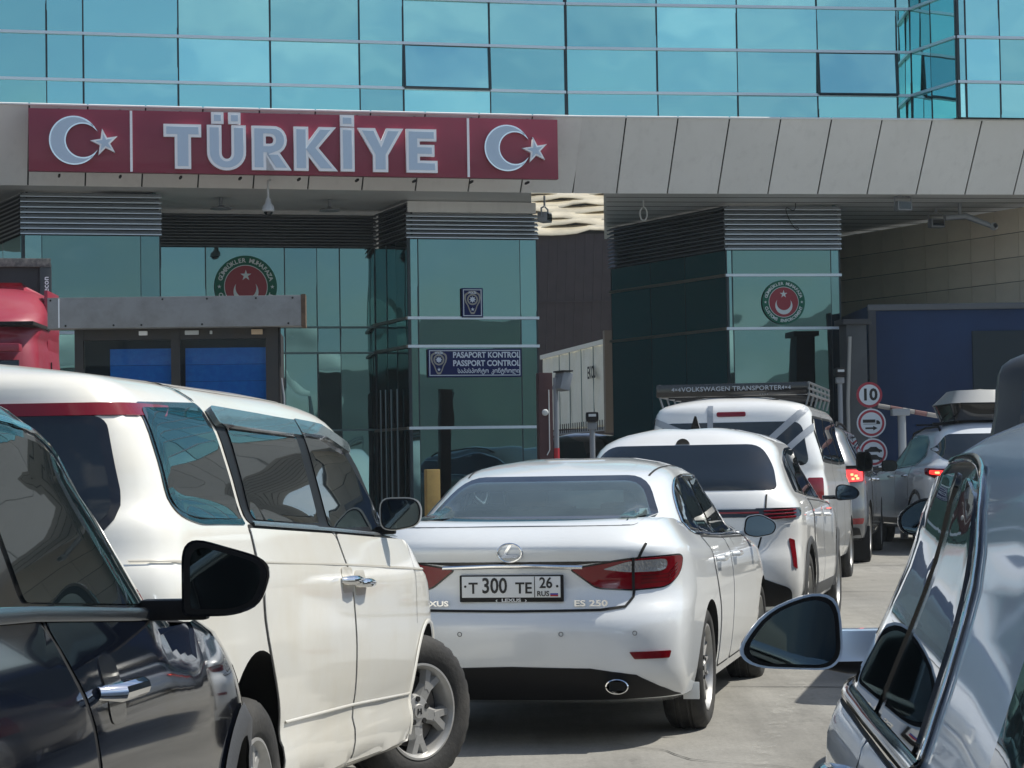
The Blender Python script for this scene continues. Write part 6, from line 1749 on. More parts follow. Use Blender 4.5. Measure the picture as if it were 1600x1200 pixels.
MAT_GREEN = mat('emblem green', (0.015, 0.14, 0.09), 0.6, spec=0.2)
MAT_EMRED = mat('emblem red', (0.30, 0.030, 0.045), 0.5)
MAT_EMWHITE = mat('emblem white', (0.62, 0.70, 0.70), 0.5)
def disc(name, R, y, th, m, parent, n=56):
    return fill_curve(name, [arc(0, 0, R, 0, 360, n)[:-1]], m, parent, th, loc=(0, y, 0), rot=upright(0))
def emblem(label, centre, R, yaw, top, bottom):
    r = thing('round_emblem', label, 'emblem', centre, yaw)
    disc('green_disc', R, 0.0, 0.004, MAT_GREEN, r)
    disc('white_ring', R * 0.70, -0.003, 0.004, MAT_EMWHITE, r)
    disc('red_disc', R * 0.675, -0.006, 0.004, MAT_EMRED, r)
    fill_curve('crescent', [crescent(0, -R * 0.16, R * 0.40, R * 0.335, R * 0.125, 90)], MAT_EMWHITE, r, 0.003, loc=(0, -0.010, 0), rot=upright(0))
    fill_curve('star', [star(0, R * 0.36, R * 0.185)], MAT_EMWHITE, r, 0.003, loc=(0, -0.010, 0), rot=upright(0))
    for sg in (1, -1): fill_curve('small_star', [star(sg * R * 0.85, 0, R * 0.07)], MAT_EMWHITE, r, 0.002, loc=(0, -0.005, 0), rot=upright(0))
    arc_text('ring_lettering', top, R * 0.84, 162, 18, R * 0.19, MAT_EMWHITE, r, -0.006, True, R * 0.006)
    arc_text('ring_lettering', bottom, R * 0.85, 198, 342, R * 0.19, MAT_EMWHITE, r, -0.006, False, R * 0.006)
    return r
# left emblem on the hall glazing, right one on the right booth
pr_ = b2[2] + Vector((-0.36, 0.93)).normalized() * 1.77
hl = pr_ - uL * 4.6
q = hl + uL * on_line(385, hl, uL) + nL * 0.05
emblem('round green customs emblem on the hall glass, half hidden by the grey sign board', (q.x, q.y, zpx(385, 448, q.y)), 49 / F_PX * q.y, PSI_L, 'GÜMRÜKLER MUHAFAZA', 'CUSTOMS ENFORCEMENT')
q = b3[2] + b3[5] * on_line(1226, b3[2], b3[5]) + b3[4] * 0.05
emblem('whole round green and red customs emblem on the right booth glass', (q.x, q.y, zpx(1226, 472, q.y)), 34.5 / F_PX * q.y, PSI_R, 'GÜMRÜKLER MUHAFAZA', 'CUSTOMS ENFORCEMENT')

MAT_NAVYS = mat('navy sign board', (0.008, 0.018, 0.10), 0.6, spec=0.15)
MAT_GOLD = mat('pale gold print', (0.30, 0.30, 0.26), 0.5)
MAT_SIGNW = mat('pale blue white print', (0.62, 0.70, 0.78), 0.5)
def badge(parent, cx, cz, s, y):
    """police style shield: wreath, star in ring, tapering foot"""
    U = upright(0)
    sh = [(-0.30, 0.50), (-0.46, 0.40), (-0.50, 0.18), (-0.44, -0.08), (-0.30, -0.30), (-0.20, -0.58), (-0.10, -0.78), (0.10, -0.78), (0.20, -0.58), (0.30, -0.30), (0.44, -0.08), (0.50, 0.18), (0.46, 0.40), (0.30, 0.50), (0.16, 0.58), (-0.16, 0.58)]
    b = fill_curve('badge_shield', [[(x * s, z * s) for x, z in rnd(sh, 0.06)]], MAT_GOLD, parent, 0.002, loc=(cx, y, cz), rot=U)
    inner = [(x * 0.80 * s, (z * 0.84 - 0.01) * s) for x, z in rnd(sh, 0.06)]
    fill_curve('badge_field', [inner], MAT_NAVYS, b, 0.002, loc=(cx, y - 0.002, cz), rot=U)
    fill_curve('badge_ring', [arc(0, 0.08 * s, 0.33 * s, 0, 360, 32)[:-1], arc(0, 0.08 * s, 0.235 * s, 0, 360, 32)[:-1]], MAT_GOLD, b, 0.002, loc=(cx, y - 0.004, cz), rot=U)
    st = [((0.20 if i % 2 == 0 else 0.12) * s * math.cos(math.pi * i / 8), 0.08 * s + (0.20 if i % 2 == 0 else 0.12) * s * math.sin(math.pi * i / 8)) for i in range(16)]
    fill_curve('badge_star', [st], MAT_SIGNW, b, 0.002, loc=(cx, y - 0.004, cz), rot=U)
    fill_curve('badge_star', [star(0, -0.50 * s, 0.12 * s)], MAT_SIGNW, b, 0.002, loc=(cx, y - 0.004, cz), rot=U)
    text_mesh('badge_lettering', 'POLİS', 0.17 * s, MAT_SIGNW, b, 0.001, 0.002, loc=(cx, y - 0.005, cz + 0.47 * s), rot=U)
def plate(name, label, x0, x1, y0, y1, extra):
    o, u, n = b2[2], b2[5], b2[4]
    q = o + u * on_line((x0 + x1) / 2, o, u) + n * 0.075
    D = q.y
    w_ = on_line(x1, o, u) - on_line(x0, o, u); h = (y1 - y0) / F_PX * D
    r = thing(name, label, 'sign', (q.x, q.y, zpx((x0 + x1) / 2, (y0 + y1) / 2, D)), PSI_L)
    box('board', (0, 0.012, 0), (w_, 0.02, h), MAT_NAVYS, r, bev=0.003)
    b = 0.022
    fill_curve('white_border', [[(-w_ / 2 + b, -h / 2 + b), (w_ / 2 - b, -h / 2 + b), (w_ / 2 - b, h / 2 - b), (-w_ / 2 + b, h / 2 - b)], [(-w_ / 2 + b + 0.013, -h / 2 + b + 0.013), (w_ / 2 - b - 0.013, -h / 2 + b + 0.013), (w_ / 2 - b - 0.013, h / 2 - b - 0.013), (-w_ / 2 + b + 0.013, h / 2 - b - 0.013)]], MAT_SIGNW, r, 0.002, loc=(0, -0.001, 0), rot=upright(0))
    extra(r, w_, h)
def ex1(r, w_, h):
    badge(r, -w_ * 0.385, 0.03, h * 0.60, -0.004)
    U = upright(0)
    for tx, z, sz, sx in (('PASAPORT KONTROL', 0.275, 0.128, 0.86), ('PASSPORT CONTROL', -0.02, 0.128, 0.86)):
        o = text_mesh('sign_lettering', tx, sz, MAT_SIGNW, r, 0.001, 0.004, sx=sx, loc=(0, -0.003, 0), rot=U)
        xs = [v.co.x for v in o.data.vertices]; k = (w_ * 0.72) / (max(xs) - min(xs))
        o.data.transform(Matrix.Translation((w_ * 0.125, 0, h * z)) @ Matrix.Diagonal((k, 1, 1, 1)))
    o = text_mesh('sign_lettering', 'საპასპორტო  კონტროლი', 0.10, MAT_SIGNW, r, 0.001, 0.002, loc=(0, -0.003, 0), rot=U)
    xs = [v.co.x for v in o.data.vertices]; k = (w_ * 0.66) / (max(xs) - min(xs))
    o.data.transform(Matrix.Translation((w_ * 0.145, 0, -h * 0.29)) @ Matrix.Diagonal((k, 1, 1, 1)))
plate('passport_sign', 'blue passport control sign in three languages on the middle booth', 668, 814, 545, 589, ex1)
plate('police_sign', 'small upright navy police badge plate above the passport control sign', 722, 755, 450, 496, lambda r, w_, h: badge(r, 0, 0.03, h * 0.58, -0.004))

# ------------------------------------------------------------------ lamps and cameras at the canopy
MAT_GREYP = mat('grey painted metal', (0.23, 0.25, 0.27), 0.45, metal=0.2)
MAT_PALE = mat('pale plastic', (0.55, 0.58, 0.58), 0.4)
def soffit_pt(px, py):
    d = P(px, py, 1.0) - Vector((0, 0, CAM_H))
    return Vector((0, 0, CAM_H)) + d * ((Z_FB + 0.02 - CAM_H) / d.z)
def dome_camera():
    D = 34.4
    a, b = P(419, 283, D), P(419, 312, D)
    r = thing('dome_camera', 'white dome camera hanging on a rod below the sign', 'camera', (b.x, b.y, b.z))
    tube('rod', [(0, 0.3, a.z - b.z + 0.05), (0, 0.0, a.z - b.z), (0, 0, 0)], 0.018, MAT_PALE, r)
    bm = bmesh.new(); lathe(bm, [(0.02, 0.0005), (0.02, 0.035), (-0.06, 0.05), (-0.10, 0.085), (-0.17, 0.095), (-0.185, 0.08), (-0.186, 0.0005)], 'z', 24); bobj('housing', bm, MAT_PALE, r, smooth=True)
    bm = bmesh.new(); lathe(bm, [(-0.17, 0.075), (-0.21, 0.065), (-0.24, 0.035), (-0.247, 0.0005)], 'z', 24); bobj('dome_window', bm, MAT_GLASS, r, smooth=True)
dome_camera()
def disc_lamp(px, py, lab):
    p = soffit_pt(px, py)
    p = Vector((p.x, min(p.y, 37.4), Z_FB)) if True else p
    r = thing('ceiling_lamp', lab, 'lamp', p)
    bm = bmesh.new(); lathe(bm, [(0.0, 0.03), (-0.10, 0.03), (-0.12, 0.06), (-0.14, 0.16), (-0.165, 0.17), (-0.17, 0.0005)], 'z', 24); bobj('shade', bm, MAT_GREYP, r, smooth=True)
    tube('stem', [(0, 0, 0.02), (0, 0, -0.08)], 0.03, MAT_GREYP, r)
disc_lamp(345, 309, 'grey disc lamp on the soffit left of the hanging dome camera')
disc_lamp(515, 312, 'grey disc lamp on the soffit right of the hanging dome camera')
def flood(px, py, D, lab, yaw=0.3):
    p = P(px, py, D)
    r = thing('floodlight', lab, 'floodlight', (p.x, p.y, p.z), yaw)
    box('lamp_body', (0, 0, -0.02), (0.26, 0.16, 0.16), MAT_GREYP, r, bev=0.02)
    box('lens', (0, -0.083, -0.02), (0.21, 0.01, 0.11), MAT_GLASS, r)
    h = Z_FB + 0.02 - p.z
    for sg in (1, -1): tube('bracket', [(sg * 0.15, 0, -0.02), (sg * 0.15, 0, 0.12), (0, 0, 0.16)], 0.014, MAT_GREYP, r, 8)
    tube('stem', [(0, 0, 0.15), (0, 0, h)], 0.018, MAT_GREYP, r, 8)
flood(1411, 320, 37.3, 'nearer floodlight hanging from the right soffit')
flood(1463, 347, 39.2, 'farther floodlight hanging from the right soffit')
flood(851, 338, 36.4, 'black floodlight at the right edge of the middle booth louvres', 1.2)
def soffit_arm():
    p = P(1500, 338, 38.4)
    r = thing('bracket_arm', 'grey bracket arm with a small camera under the right soffit', 'camera', (p.x, p.y, p.z))
    h = Z_FB + 0.02 - p.z
    tube('arm', [(-0.25, 0, -0.02), (0.1, 0, 0.0), (0.45, -0.1, -0.16), (0.52, -0.1, -0.2)], [0.05, 0.055, 0.045, 0.03], MAT_GREYP, r)
    tube('stem', [(0.0, 0, 0), (0.0, 0, h)], 0.03, MAT_GREYP, r)
    bm = bmesh.new(); lathe(bm, [(-0.12, 0.04), (0, 0.07), (0.12, 0.05), (0.13, 0.0005)], 'y', 16); o = bobj('camera_head', bm, MAT_PALE, r, smooth=True); o.location = (0.55, -0.1, -0.19)
soffit_arm()
def cable_loop():
    p = P(1005, 303, 37.3)
    pts = [p, p + Vector((0, 0, -0.22))] + [p + Vector((0.06 * math.sin(t), 0, -0.33 + 0.11 * math.cos(t))) for t in [i * 0.5 for i in range(13)]]
    o = tube('hanging_cable', pts, 0.012, MAT_PALE, None, 6)
    tag(o, 'pale looped cable hanging from the soffit left of the right booth', 'cable')
cable_loop()
def cable_scribble():
    q_ = b3[2] + b3[5] * on_line(1240, b3[2], b3[5]) + b3[4] * 0.10
    c = Vector((q_.x, q_.y, zpx(1242, 350, q_.y)))
    pts = [c + Vector((0.12 * math.sin(1.7 * t) * (0.5 + 0.1 * t), 0, 0.5 - 0.12 * t + 0.09 * math.cos(2.3 * t))) for t in [i * 0.25 for i in range(22)]]
    o = tube('loose_cable', pts, 0.007, MAT_SEAM, None, 6)
    tag(o, 'thin dark loose cable tangled on the right booth louvres', 'cable')
cable_scribble()

# ------------------------------------------------------------------ kiosk with blank sign board
def kiosk():
    D = 26.0
    a, b = P(78, 600, D), P(472, 600, D)
    org = Vector((a.x, D, zg(D)))
    ya = math.radians(3.0)
    r = thing('kiosk', 'dark framed kiosk with blue blinds under a long blank grey sign board', 'kiosk', org, ya)
    W = (b - a).length
    z0, z1 = P(270, 512, D).z - org.z, P(270, 464, D).z - org.z
    MG = mat('weathered grey board', (0.27, 0.275, 0.275), 0.6, dirt=(0.17, 0.165, 0.155), dscale=3.5, damt=0.7)
    sb = box('sign_board', (W / 2, 0.0, (z0 + z1) / 2), (W, 0.30, z1 - z0), MG, r, bev=0.006)
    box('end_cap', (W + 0.02, 0.0, (z0 + z1) / 2), (0.05, 0.31, z1 - z0 + 0.02), mat('rusty edge', (0.12, 0.075, 0.045), 0.8, var=0.4, vscale=12), sb)
    box('joint_strip', (0.13, -0.153, (z0 + z1) / 2), (0.014, 0.008, z1 - z0 - 0.02), MAT_RIMW, sb)
    for px, top in ((82, 1), (255, 1), (324, 1), (400, 1), (457, 1), (105, 0), (179, 0), (222, 0), (316, 0), (450, 0)):
        x = (P(px, 500, D) - a).x
        bm = bmesh.new(); lathe(bm, [(-0.160, 0.0005), (-0.158, 0.010), (-0.15, 0.012)], 'y', 10)
        o = bobj('screw', bm, MAT_SEAM, sb); o.location = (x, 0, (z1 - 0.03) if top else (z0 + 0.03))
    MF = mat('dark kiosk frame', (0.028, 0.027, 0.026), 0.5, dirt=(0.06, 0.045, 0.03), dscale=6, damt=0.5)
    X = lambda px: (P(px, 560, D) - a).x
    h = z0
    for px, wd in ((122, 0.10), (272, 0.10), (423, 0.14)):
        box('frame_post', (X(px), 0.12, h / 2), (wd, 0.12, h), MF, r)
    box('head_rail', ((X(122) + X(423)) / 2, 0.125, h - 0.06), (X(423) - X(122), 0.10, 0.13), MF, r)
    box('sill_wall', ((X(122) + X(423)) / 2, 0.125, 0.45), (X(423) - X(122), 0.08, 0.9), MF, r)
    MBL = mat('blue blind', (0.02, 0.22, 0.72), 0.55, dirt=(0.05, 0.34, 0.85), dscale=14, damt=0.8)
    for x0, x1 in ((168, 266), (286, 414)):
        wx0, wx1 = X(x0), X(x1)
        ns = 9
        zb_, zt_ = 0.95, h - 0.22
        for k in range(ns):
            zc = zb_ + (zt_ - zb_) * (k + 0.5) / ns
            box('blind_slat', ((wx0 + wx1) / 2, 0.20 + 0.004 * (k % 2), zc), (wx1 - wx0, 0.012, (zt_ - zb_) / ns - 0.004), MBL, r)
    for x0, x1 in ((128, 266), (278, 416)):
        box('window', ((X(x0) + X(x1)) / 2, 0.10, (h + 0.9) / 2), (X(x1) - X(x0), 0.008, h - 1.0), MAT_THIN, r)
    box('back_room', ((X(122) + X(423)) / 2, 1.1, h / 2), (X(423) - X(122) + 0.1, 1.6, h), mat('kiosk inside', (0.012, 0.014, 0.016), 0.8), r)
    MFx = mat('fairy lamp', (0.6, 0.45, 0.3), 0.4)
    for px, c_, m in ((222, (0.10, 0.03, 0.05), MAT_RIMW), (298, (0.16, 0.03, 0.05), MAT_PALE), (400, (0.13, 0.03, 0.06), MFx), (328, (0.03, 0.03, 0.04), MAT_PALE)):
        box('header_sticker', (X(px), 0.070, h - 0.05), c_, m, r, bev=0.008)
    tube('side_pipe', [(X(433), 0.1, 0.1), (X(433), 0.1, h)], 0.03, MAT_SEAM, r)
    tube('side_pipe', [(X(440), 0.16, 0.1), (X(440), 0.16, h * 0.72), (X(436), 0.16, h * 0.80)], 0.018, MAT_GREYP, r)
    box('door_closer', (X(436), 0.08, h * 0.66), (0.05, 0.05, 0.10), MAT_PALE, r)
def thin_glass():
    m = bpy.data.materials.new('thin window glass'); m.use_nodes = True
    t = m.node_tree; t.nodes.clear()
    o = t.nodes.new('ShaderNodeOutputMaterial'); g = t.nodes.new('ShaderNodeBsdfGlossy'); g.inputs['Roughness'].default_value = 0.02
    tr = t.nodes.new('ShaderNodeBsdfTransparent'); tr.inputs['Color'].default_value = (0.75, 0.85, 0.88, 1)
    mx = t.nodes.new('ShaderNodeMixShader'); f = t.nodes.new('ShaderNodeFresnel'); f.inputs['IOR'].default_value = 1.25
    t.links.new(f.outputs[0], mx.inputs[0]); t.links.new(tr.outputs[0], mx.inputs[1]); t.links.new(g.outputs[0], mx.inputs[2]); t.links.new(mx.outputs[0], o.inputs[0])
    return m
MAT_THIN = thin_glass()
kiosk()

# ------------------------------------------------------------------ trucks
MAT_TRED = mat('faded red cab paint', (0.30, 0.018, 0.045), 0.42, coat=0.3, dirt=(0.30, 0.06, 0.075), dscale=2, damt=0.4)
def red_truck():
    D = 28.6
    xr = P(52, 500, D).x
    org = Vector((xr - 1.25, D, zg(D)))
    r = thing('red_truck', 'faded red lorry cab with roof fairing at left edge facing the camera', 'truck', org, math.radians(2))
    zt = P(20, 437, D).z - org.z
    lv = [dict(w=0, y=(0.3, 2.0), z=0.35, n=1), dict(w=1.18, y=(0.08, 2.2), z=0.35, c=1, R=(0.3, 3), F=(0.2, 3), n=3), dict(w=1.25, y=(0.0, 2.25), z=0.8, R=(0.35, 3), F=(0.2, 3)), dict(w=1.25, y=(0.02, 2.25), z=1.6, R=(0.35, 3), F=(0.2, 3)),
          dict(w=1.23, y=(0.08, 2.25), z=2.75, R=(0.4, 3), F=(0.2, 3), n=3), dict(w=1.20, y=(0.15, 2.25), z=2.95, c=1, R=(0.4, 3), F=(0.2, 3), n=2), dict(w=1.22, y=(0.10, 2.25), z=3.02, R=(0.5, 2.6), F=(0.2, 3), n=4),
          dict(w=1.19, y=(0.45, 2.25), z=zt - 0.28, R=(0.8, 2.4), F=(0.2, 3), n=4), dict(w=1.05, y=(0.9, 2.22), z=zt - 0.05, R=(0.8, 2.2), F=(0.2, 3), n=3), dict(w=0, y=(1.3, 2.0), z=zt)]
    bm = loft_mesh(lv, lambda y: 1 + 0 * y, (0, 0))
    bvh = BVHTree.FromBMesh(bm)
    bobj('cab', bm, MAT_TRED, r, smooth=True, angle=35)
    box('windscreen', (0, 0.045, 2.2), (2.1, 0.03, 0.95), MAT_GLASS, r, Matrix.Rotation(math.radians(-3), 3, 'X'), bev=0.01)
    box('sun_visor', (0, -0.10, 2.82), (2.2, 0.22, 0.10), MAT_TRED, r, bev=0.03)
    box('visor_gap', (0, 0.6, zpx(30, 505, 28.6) - org.z), (2.50, 1.3, 0.05), MAT_GAP, r, bev=0.01)
    for k in range(4): box('grille_bar', (0, -0.02, 1.0 + 0.16 * k), (1.7, 0.06, 0.09), MAT_BLACK, r, bev=0.01)
    box('bumper', (0, -0.03, 0.52), (2.45, 0.2, 0.34), MAT_TRED, r, bev=0.05)
    for sg in (1, -1):
        box('headlight', (sg * 0.92, -0.06, 0.72), (0.42, 0.1, 0.2), MAT_CLEAR, r, bev=0.03)
        m_ = box('wing_mirror', (sg * 1.38, -0.12, 2.25), (0.16, 0.14, 0.42), MAT_GLOSSBLK, r, bev=0.04)
        box('wing_mirror', (sg * 1.37, -0.12, 1.88), (0.15, 0.13, 0.22), MAT_GLOSSBLK, r, bev=0.04)
        tube('mirror_arm', [(sg * 1.20, 0.0, 2.55), (sg * 1.40, -0.08, 2.5), (sg * 1.38, -0.08, 2.3)], 0.025, MAT_BLACK, r)
        box('side_window', (sg * 1.238, 0.75, 2.15), (0.012, 0.9, 0.75), MAT_GLASS, r, bev=0.004)
        tube('door_gap', [(sg * 1.252, 1.3, 0.7), (sg * 1.25, 1.3, 2.7)], 0.010, MAT_GAP, r, 5)
        bmx = bmesh.new(); lathe(bmx, [(-0.14, 0.28), (-0.15, 0.44), (-0.11, 0.5), (0.11, 0.5), (0.15, 0.44), (0.14, 0.28), (0.05, 0.2), (0.05, 0.0005)], 'x', 40)
        wv = bobj('wheel', bmx, MAT_TYRE, r, smooth=True); wv.location = (sg * 1.08, 0.9, 0.5)
    box('deflector_side', (1.19, 1.7, 3.2), (0.05, 0.9, 0.9), MAT_TRED, r, bev=0.02)
    # semitrailer on the road behind the cab
    q = thing('semitrailer', 'dark grey box semitrailer behind the red cab, pale letters up its front edge', 'trailer', (org.x, D + 2.9, zg(D + 3)), math.radians(13))
    MT = mat('dark trailer panel', (0.022, 0.026, 0.030), 0.5, var=0.2, vscale=2)
    zt2 = P(40, 412, D + 2.9).z - zg(D + 3)
    xo = P(76, 412, D + 2.9).x - org.x - 1.3
    box('front_wall', (xo, 0.04, (zt2 + 1.0) / 2), (2.56, 0.08, zt2 - 1.0), MT, q)
    box('side_curtain', (xo, 6.2, (zt2 + 1.0) / 2), (2.5, 12.2, zt2 - 1.05), MT, q)
    e = box('edge_post', (xo + 1.24, -0.02, (zt2 + 1.0) / 2), (0.16, 0.08, zt2 - 1.0), mat('trailer corner post', (0.06, 0.068, 0.072), 0.45, metal=0.3), q, bev=0.01)
    tp = box('top_rail', (xo, -0.02, zt2 + 0.02), (2.62, 0.12, 0.12), mat('chipped rail', (0.09, 0.095, 0.09), 0.6, dirt=(0.30, 0.29, 0.26), dscale=14, damt=0.9), q, bev=0.01)
    text_mesh('corner_lettering', 'wecon', 0.11, MAT_RIMW, e, 0.001, 0.002, loc=(xo + 1.245, -0.064, zt2 - 0.32), rot=upright(0) @ Matrix.Rotation(math.pi / 2, 3, 'Z'))
    for y in (8.0, 9.3, 10.6):
        for sg in (1, -1):
            bmx = bmesh.new(); lathe(bmx, [(-0.15, 0.28), (-0.15, 0.46), (0.15, 0.46), (0.15, 0.28), (0.05, 0.0005)], 'x', 28)
            wv = bobj('wheel', bmx, MAT_TYRE, q, smooth=True); wv.location = (xo + sg * 1.05, y, 0.48)
red_truck()

def white_trailer():
    A = Vector((P(948, 530, 54.7).x, 54.7)); Bq = Vector((P(848, 555, 61.8).x, 61.8))
    zt = P(948, 530, 54.7).z; zbm = P(900, 668, 58).z
    org = Vector((A.x, A.y, zg(54.7)))
    r = thing('curtain_trailer', 'pale curtain sided trailer in the gap between the middle and right booths', 'trailer', org)
    d = (Bq - A); ln = d.length; u = d / ln; n = Vector((u.y, -u.x)); n = n if n.x < 0 else -n
    MW = mat('pale dusty tarpaulin', (0.74, 0.73, 0.63), 0.5, dirt=(0.62, 0.61, 0.51), dscale=1.2, damt=0.6)
    V = lambda s_, z, o=0.0: Vector((A.x + u.x * s_ + n.x * o, A.y + u.y * s_ + n.y * o, z)) - org
    vs, fs = [], []
    N, K = 90, 10
    for i in range(N + 1):
        s_ = ln * i / N
        for k in range(K + 1):
            z = zbm + (zt - 0.10 - zbm) * k / K
            o = 0.045 * math.sin(i * 0.55 + 0.4 * math.sin(k * 0.9)) * (0.35 + 0.65 * math.sin(math.pi * k / K)) + 0.02 * math.sin(i * 1.3 + k * 0.5)
            vs.append(V(s_, z, o))
    for i in range(N):
        for k in range(K):
            a = i * (K + 1) + k
            fs.append((a, a + 1, a + K + 2, a + K + 1))
    obj('tarpaulin', vs, fs, MW, r, smooth=True)
    ya = math.atan2(u.y, u.x)
    c = V(ln / 2, zt - 0.05, 0.05)
    box('top_rail', c, (ln, 0.06, 0.11), mat('pale rail', (0.66, 0.65, 0.58), 0.5), r, ya)
    box('bed_rail', V(ln / 2, zbm - 0.10, 0.02), (ln, 0.06, 0.10), MAT_GREYP, r, ya)
    for i in range(30):
        s_ = ln * (i + 0.5) / 30
        tube('strap', [V(s_, zbm + 0.12, 0.06), V(s_, zbm - 0.12, 0.06)], 0.012, MAT_SEAM, r, 5)
    for s_ in (1.2, 2.5, 3.8, 5.0):
        tube('curtain_pole', [V(s_, zbm, 0.052), V(s_, zt - 0.1, 0.052)], 0.012, MAT_MULLG, r, 5)
    box('end_frame', V(-0.10, (zt + zbm) / 2, 0.0), (0.18, 0.2, zt - zbm + 0.4), mat('brown frame', (0.14, 0.11, 0.08), 0.6), r, ya)
    bx = Vector((A.x - n.x * 1.25 + u.x * ln / 2, A.y - n.y * 1.25 + u.y * ln / 2, (zt + zbm) / 2)) - org
    box('box_core', bx, (ln - 0.1, 2.35, zt - zbm - 0.1), MW, r, ya)
    text_mesh('curtain_lettering', 'EKOL', 0.42, MAT_SEAM, r, 0.001, 0.01, loc=V(1.3, zt - 0.75, 0.085), rot=upright(ya + math.pi), sx=0.8)
    for s_ in (1.0, 2.3, 5.5):
        bmx = bmesh.new(); lathe(bmx, [(-0.15, 0.28), (-0.15, 0.46), (0.15, 0.46), (0.15, 0.28), (0.05, 0.0005)], 'x', 24)
        wv = bobj('wheel', bmx, MAT_TYRE, r, smooth=True); p = V(s_, 0, -0.3); wv.location = (p.x, p.y, 0.48 + zg(57) - zg(54.7)); wv.rotation_euler = (0, 0, ya + math.pi / 2)
white_trailer()

def blue_truck():
    D = 37.2
    a = P(1356, 478, D)
    org = Vector((a.x, D, zg(D)))
    r = thing('blue_trailer', 'dark blue lorry box standing under the canopy on the right', 'trailer', org, math.radians(1.5))
    MB = mat('dark blue side panel', (0.012, 0.032, 0.085), 0.6, spec=0.2, var=0.25, vscale=0.8)
    zt = a.z - org.z
    W, z0 = 7.5, 0.9
    box('box_body', (W / 2, 1.25, (zt + z0) / 2), (W, 2.5, zt - z0), MB, r, bev=0.02)
    box('top_rail', (W / 2, -0.01, zt - 0.03), (W + 0.02, 0.08, 0.10), mat('dull rail', (0.10, 0.11, 0.12), 0.5, metal=0.4), r, bev=0.01)
    box('bottom_rail', (W / 2, -0.01, z0 + 0.05), (W, 0.06, 0.12), MAT_BLACK, r)
    box('corner_post', (0.06, -0.012, (zt + z0) / 2), (0.12, 0.06, zt - z0), mat('dark post', (0.03, 0.035, 0.045), 0.5), r)
    box('roller_door', (3.2, -0.012, zt * 0.60), (3.0, 0.04, zt * 0.56), mat('dark green door sheet', (0.022, 0.036, 0.045), 0.6, spec=0.2), r)
    for x in (1.2, 2.4, 5.8, 6.9):
        bmx = bmesh.new(); lathe(bmx, [(-0.15, 0.28), (-0.15, 0.46), (0.15, 0.46), (0.15, 0.28), (0.05, 0.0005)], 'y', 24)
        wv = bobj('wheel', bmx, MAT_TYRE, r, smooth=True); wv.location = (x, 0.3, 0.48)
    box('chassis', (W / 2, 1.2, 0.75), (W - 0.3, 0.9, 0.28), MAT_SEAM, r)
    box('side_skirt', (W / 2, 0.05, 0.66), (3.6, 0.03, 0.42), MAT_BLACK, r)
blue_truck()
def gate_pillar():
    D = 36.6
    a, b = P(1319, 507, D), P(1357, 507, D)
    org = Vector(((a.x + b.x) / 2, D, zg(D)))
    r = thing('gate_pillar', 'dark grey gate pillar with capping left of the blue lorry box', 'pillar', org, math.radians(8.8))
    w_ = b.x - a.x; h = a.z - org.z
    box('shaft', (0, 0.2, h / 2), (w_ * 0.86, 0.40, h), mat('dark grey render', (0.055, 0.062, 0.066), 0.7, var=0.15), r, bev=0.01)
    box('cap', (0, 0.2, h + 0.04), (w_ + 0.08, 0.5, 0.09), mat('dark cap', (0.03, 0.034, 0.038), 0.6), r, bev=0.01)
    tube('rain_pipe', [(-w_ * 0.32, -0.04, h - 0.2), (-w_ * 0.46, -0.04, h * 0.62), (-w_ * 0.46, -0.04, 0.1)], 0.03, mat('pale pipe', (0.30, 0.30, 0.28), 0.5), r)
gate_pillar()

# ------------------------------------------------------------------ posts, signs, barrier
MAT_PRED = mat('red reflective band', (0.42, 0.02, 0.03), 0.5)
def camera_post(px, ytop, D, lab, head='box', band=(0.62, 0.75)):
    p = P(px, ytop, D)
    r = thing('camera_post', lab, 'camera post', (p.x, D, zg(D)))
    h = p.z - zg(D)
    tube('pole', [(0, 0, 0), (0, 0, h)], 0.038, MAT_GREYP, r)
    for i, (a, b_, m) in enumerate(((0.06, 0.14, MAT_PRED), (0.14, 0.20, MAT_PALE), (0.20, 0.28, MAT_PRED))):
        tube('reflective_band', [(0, 0, h * (0.30 + a)), (0, 0, h * (0.30 + b_))], 0.042, m, r)
    if head == 'box':
        box('camera_housing', (0.10, -0.05, h - 0.06), (0.15, 0.34, 0.26), MAT_GREYP, r, Matrix.Rotation(0.35, 3, 'Z') @ Matrix.Rotation(0.25, 3, 'Y'), bev=0.015)
        box('hood', (0.11, -0.07, h + 0.085), (0.17, 0.36, 0.02), MAT_BLACK, r, Matrix.Rotation(0.35, 3, 'Z'))
        tube('bracket', [(0, 0, h - 0.1), (0.08, -0.02, h - 0.1)], 0.02, MAT_BLACK, r)
    else:
        box('camera_housing', (0.0, -0.04, h + 0.03), (0.17, 0.22, 0.13), MAT_BLACK, r, bev=0.03)
        box('lens', (0.0, -0.155, h + 0.05), (0.10, 0.01, 0.035), MAT_PALE, r)
        box('joint', (0.0, 0.0, h - 0.09), (0.13, 0.12, 0.10), MAT_GREYP, r, bev=0.02)
    return r
camera_post(868, 590, 33.2, 'grey camera post with red and white bands beside the brown post', 'box')
camera_post(925, 655, 31.0, 'short camera post with a black head in front of the pale trailer', 'head')
camera_post(1312, 585, 35.2, 'thin grey camera post at the right corner of the right booth', 'head')
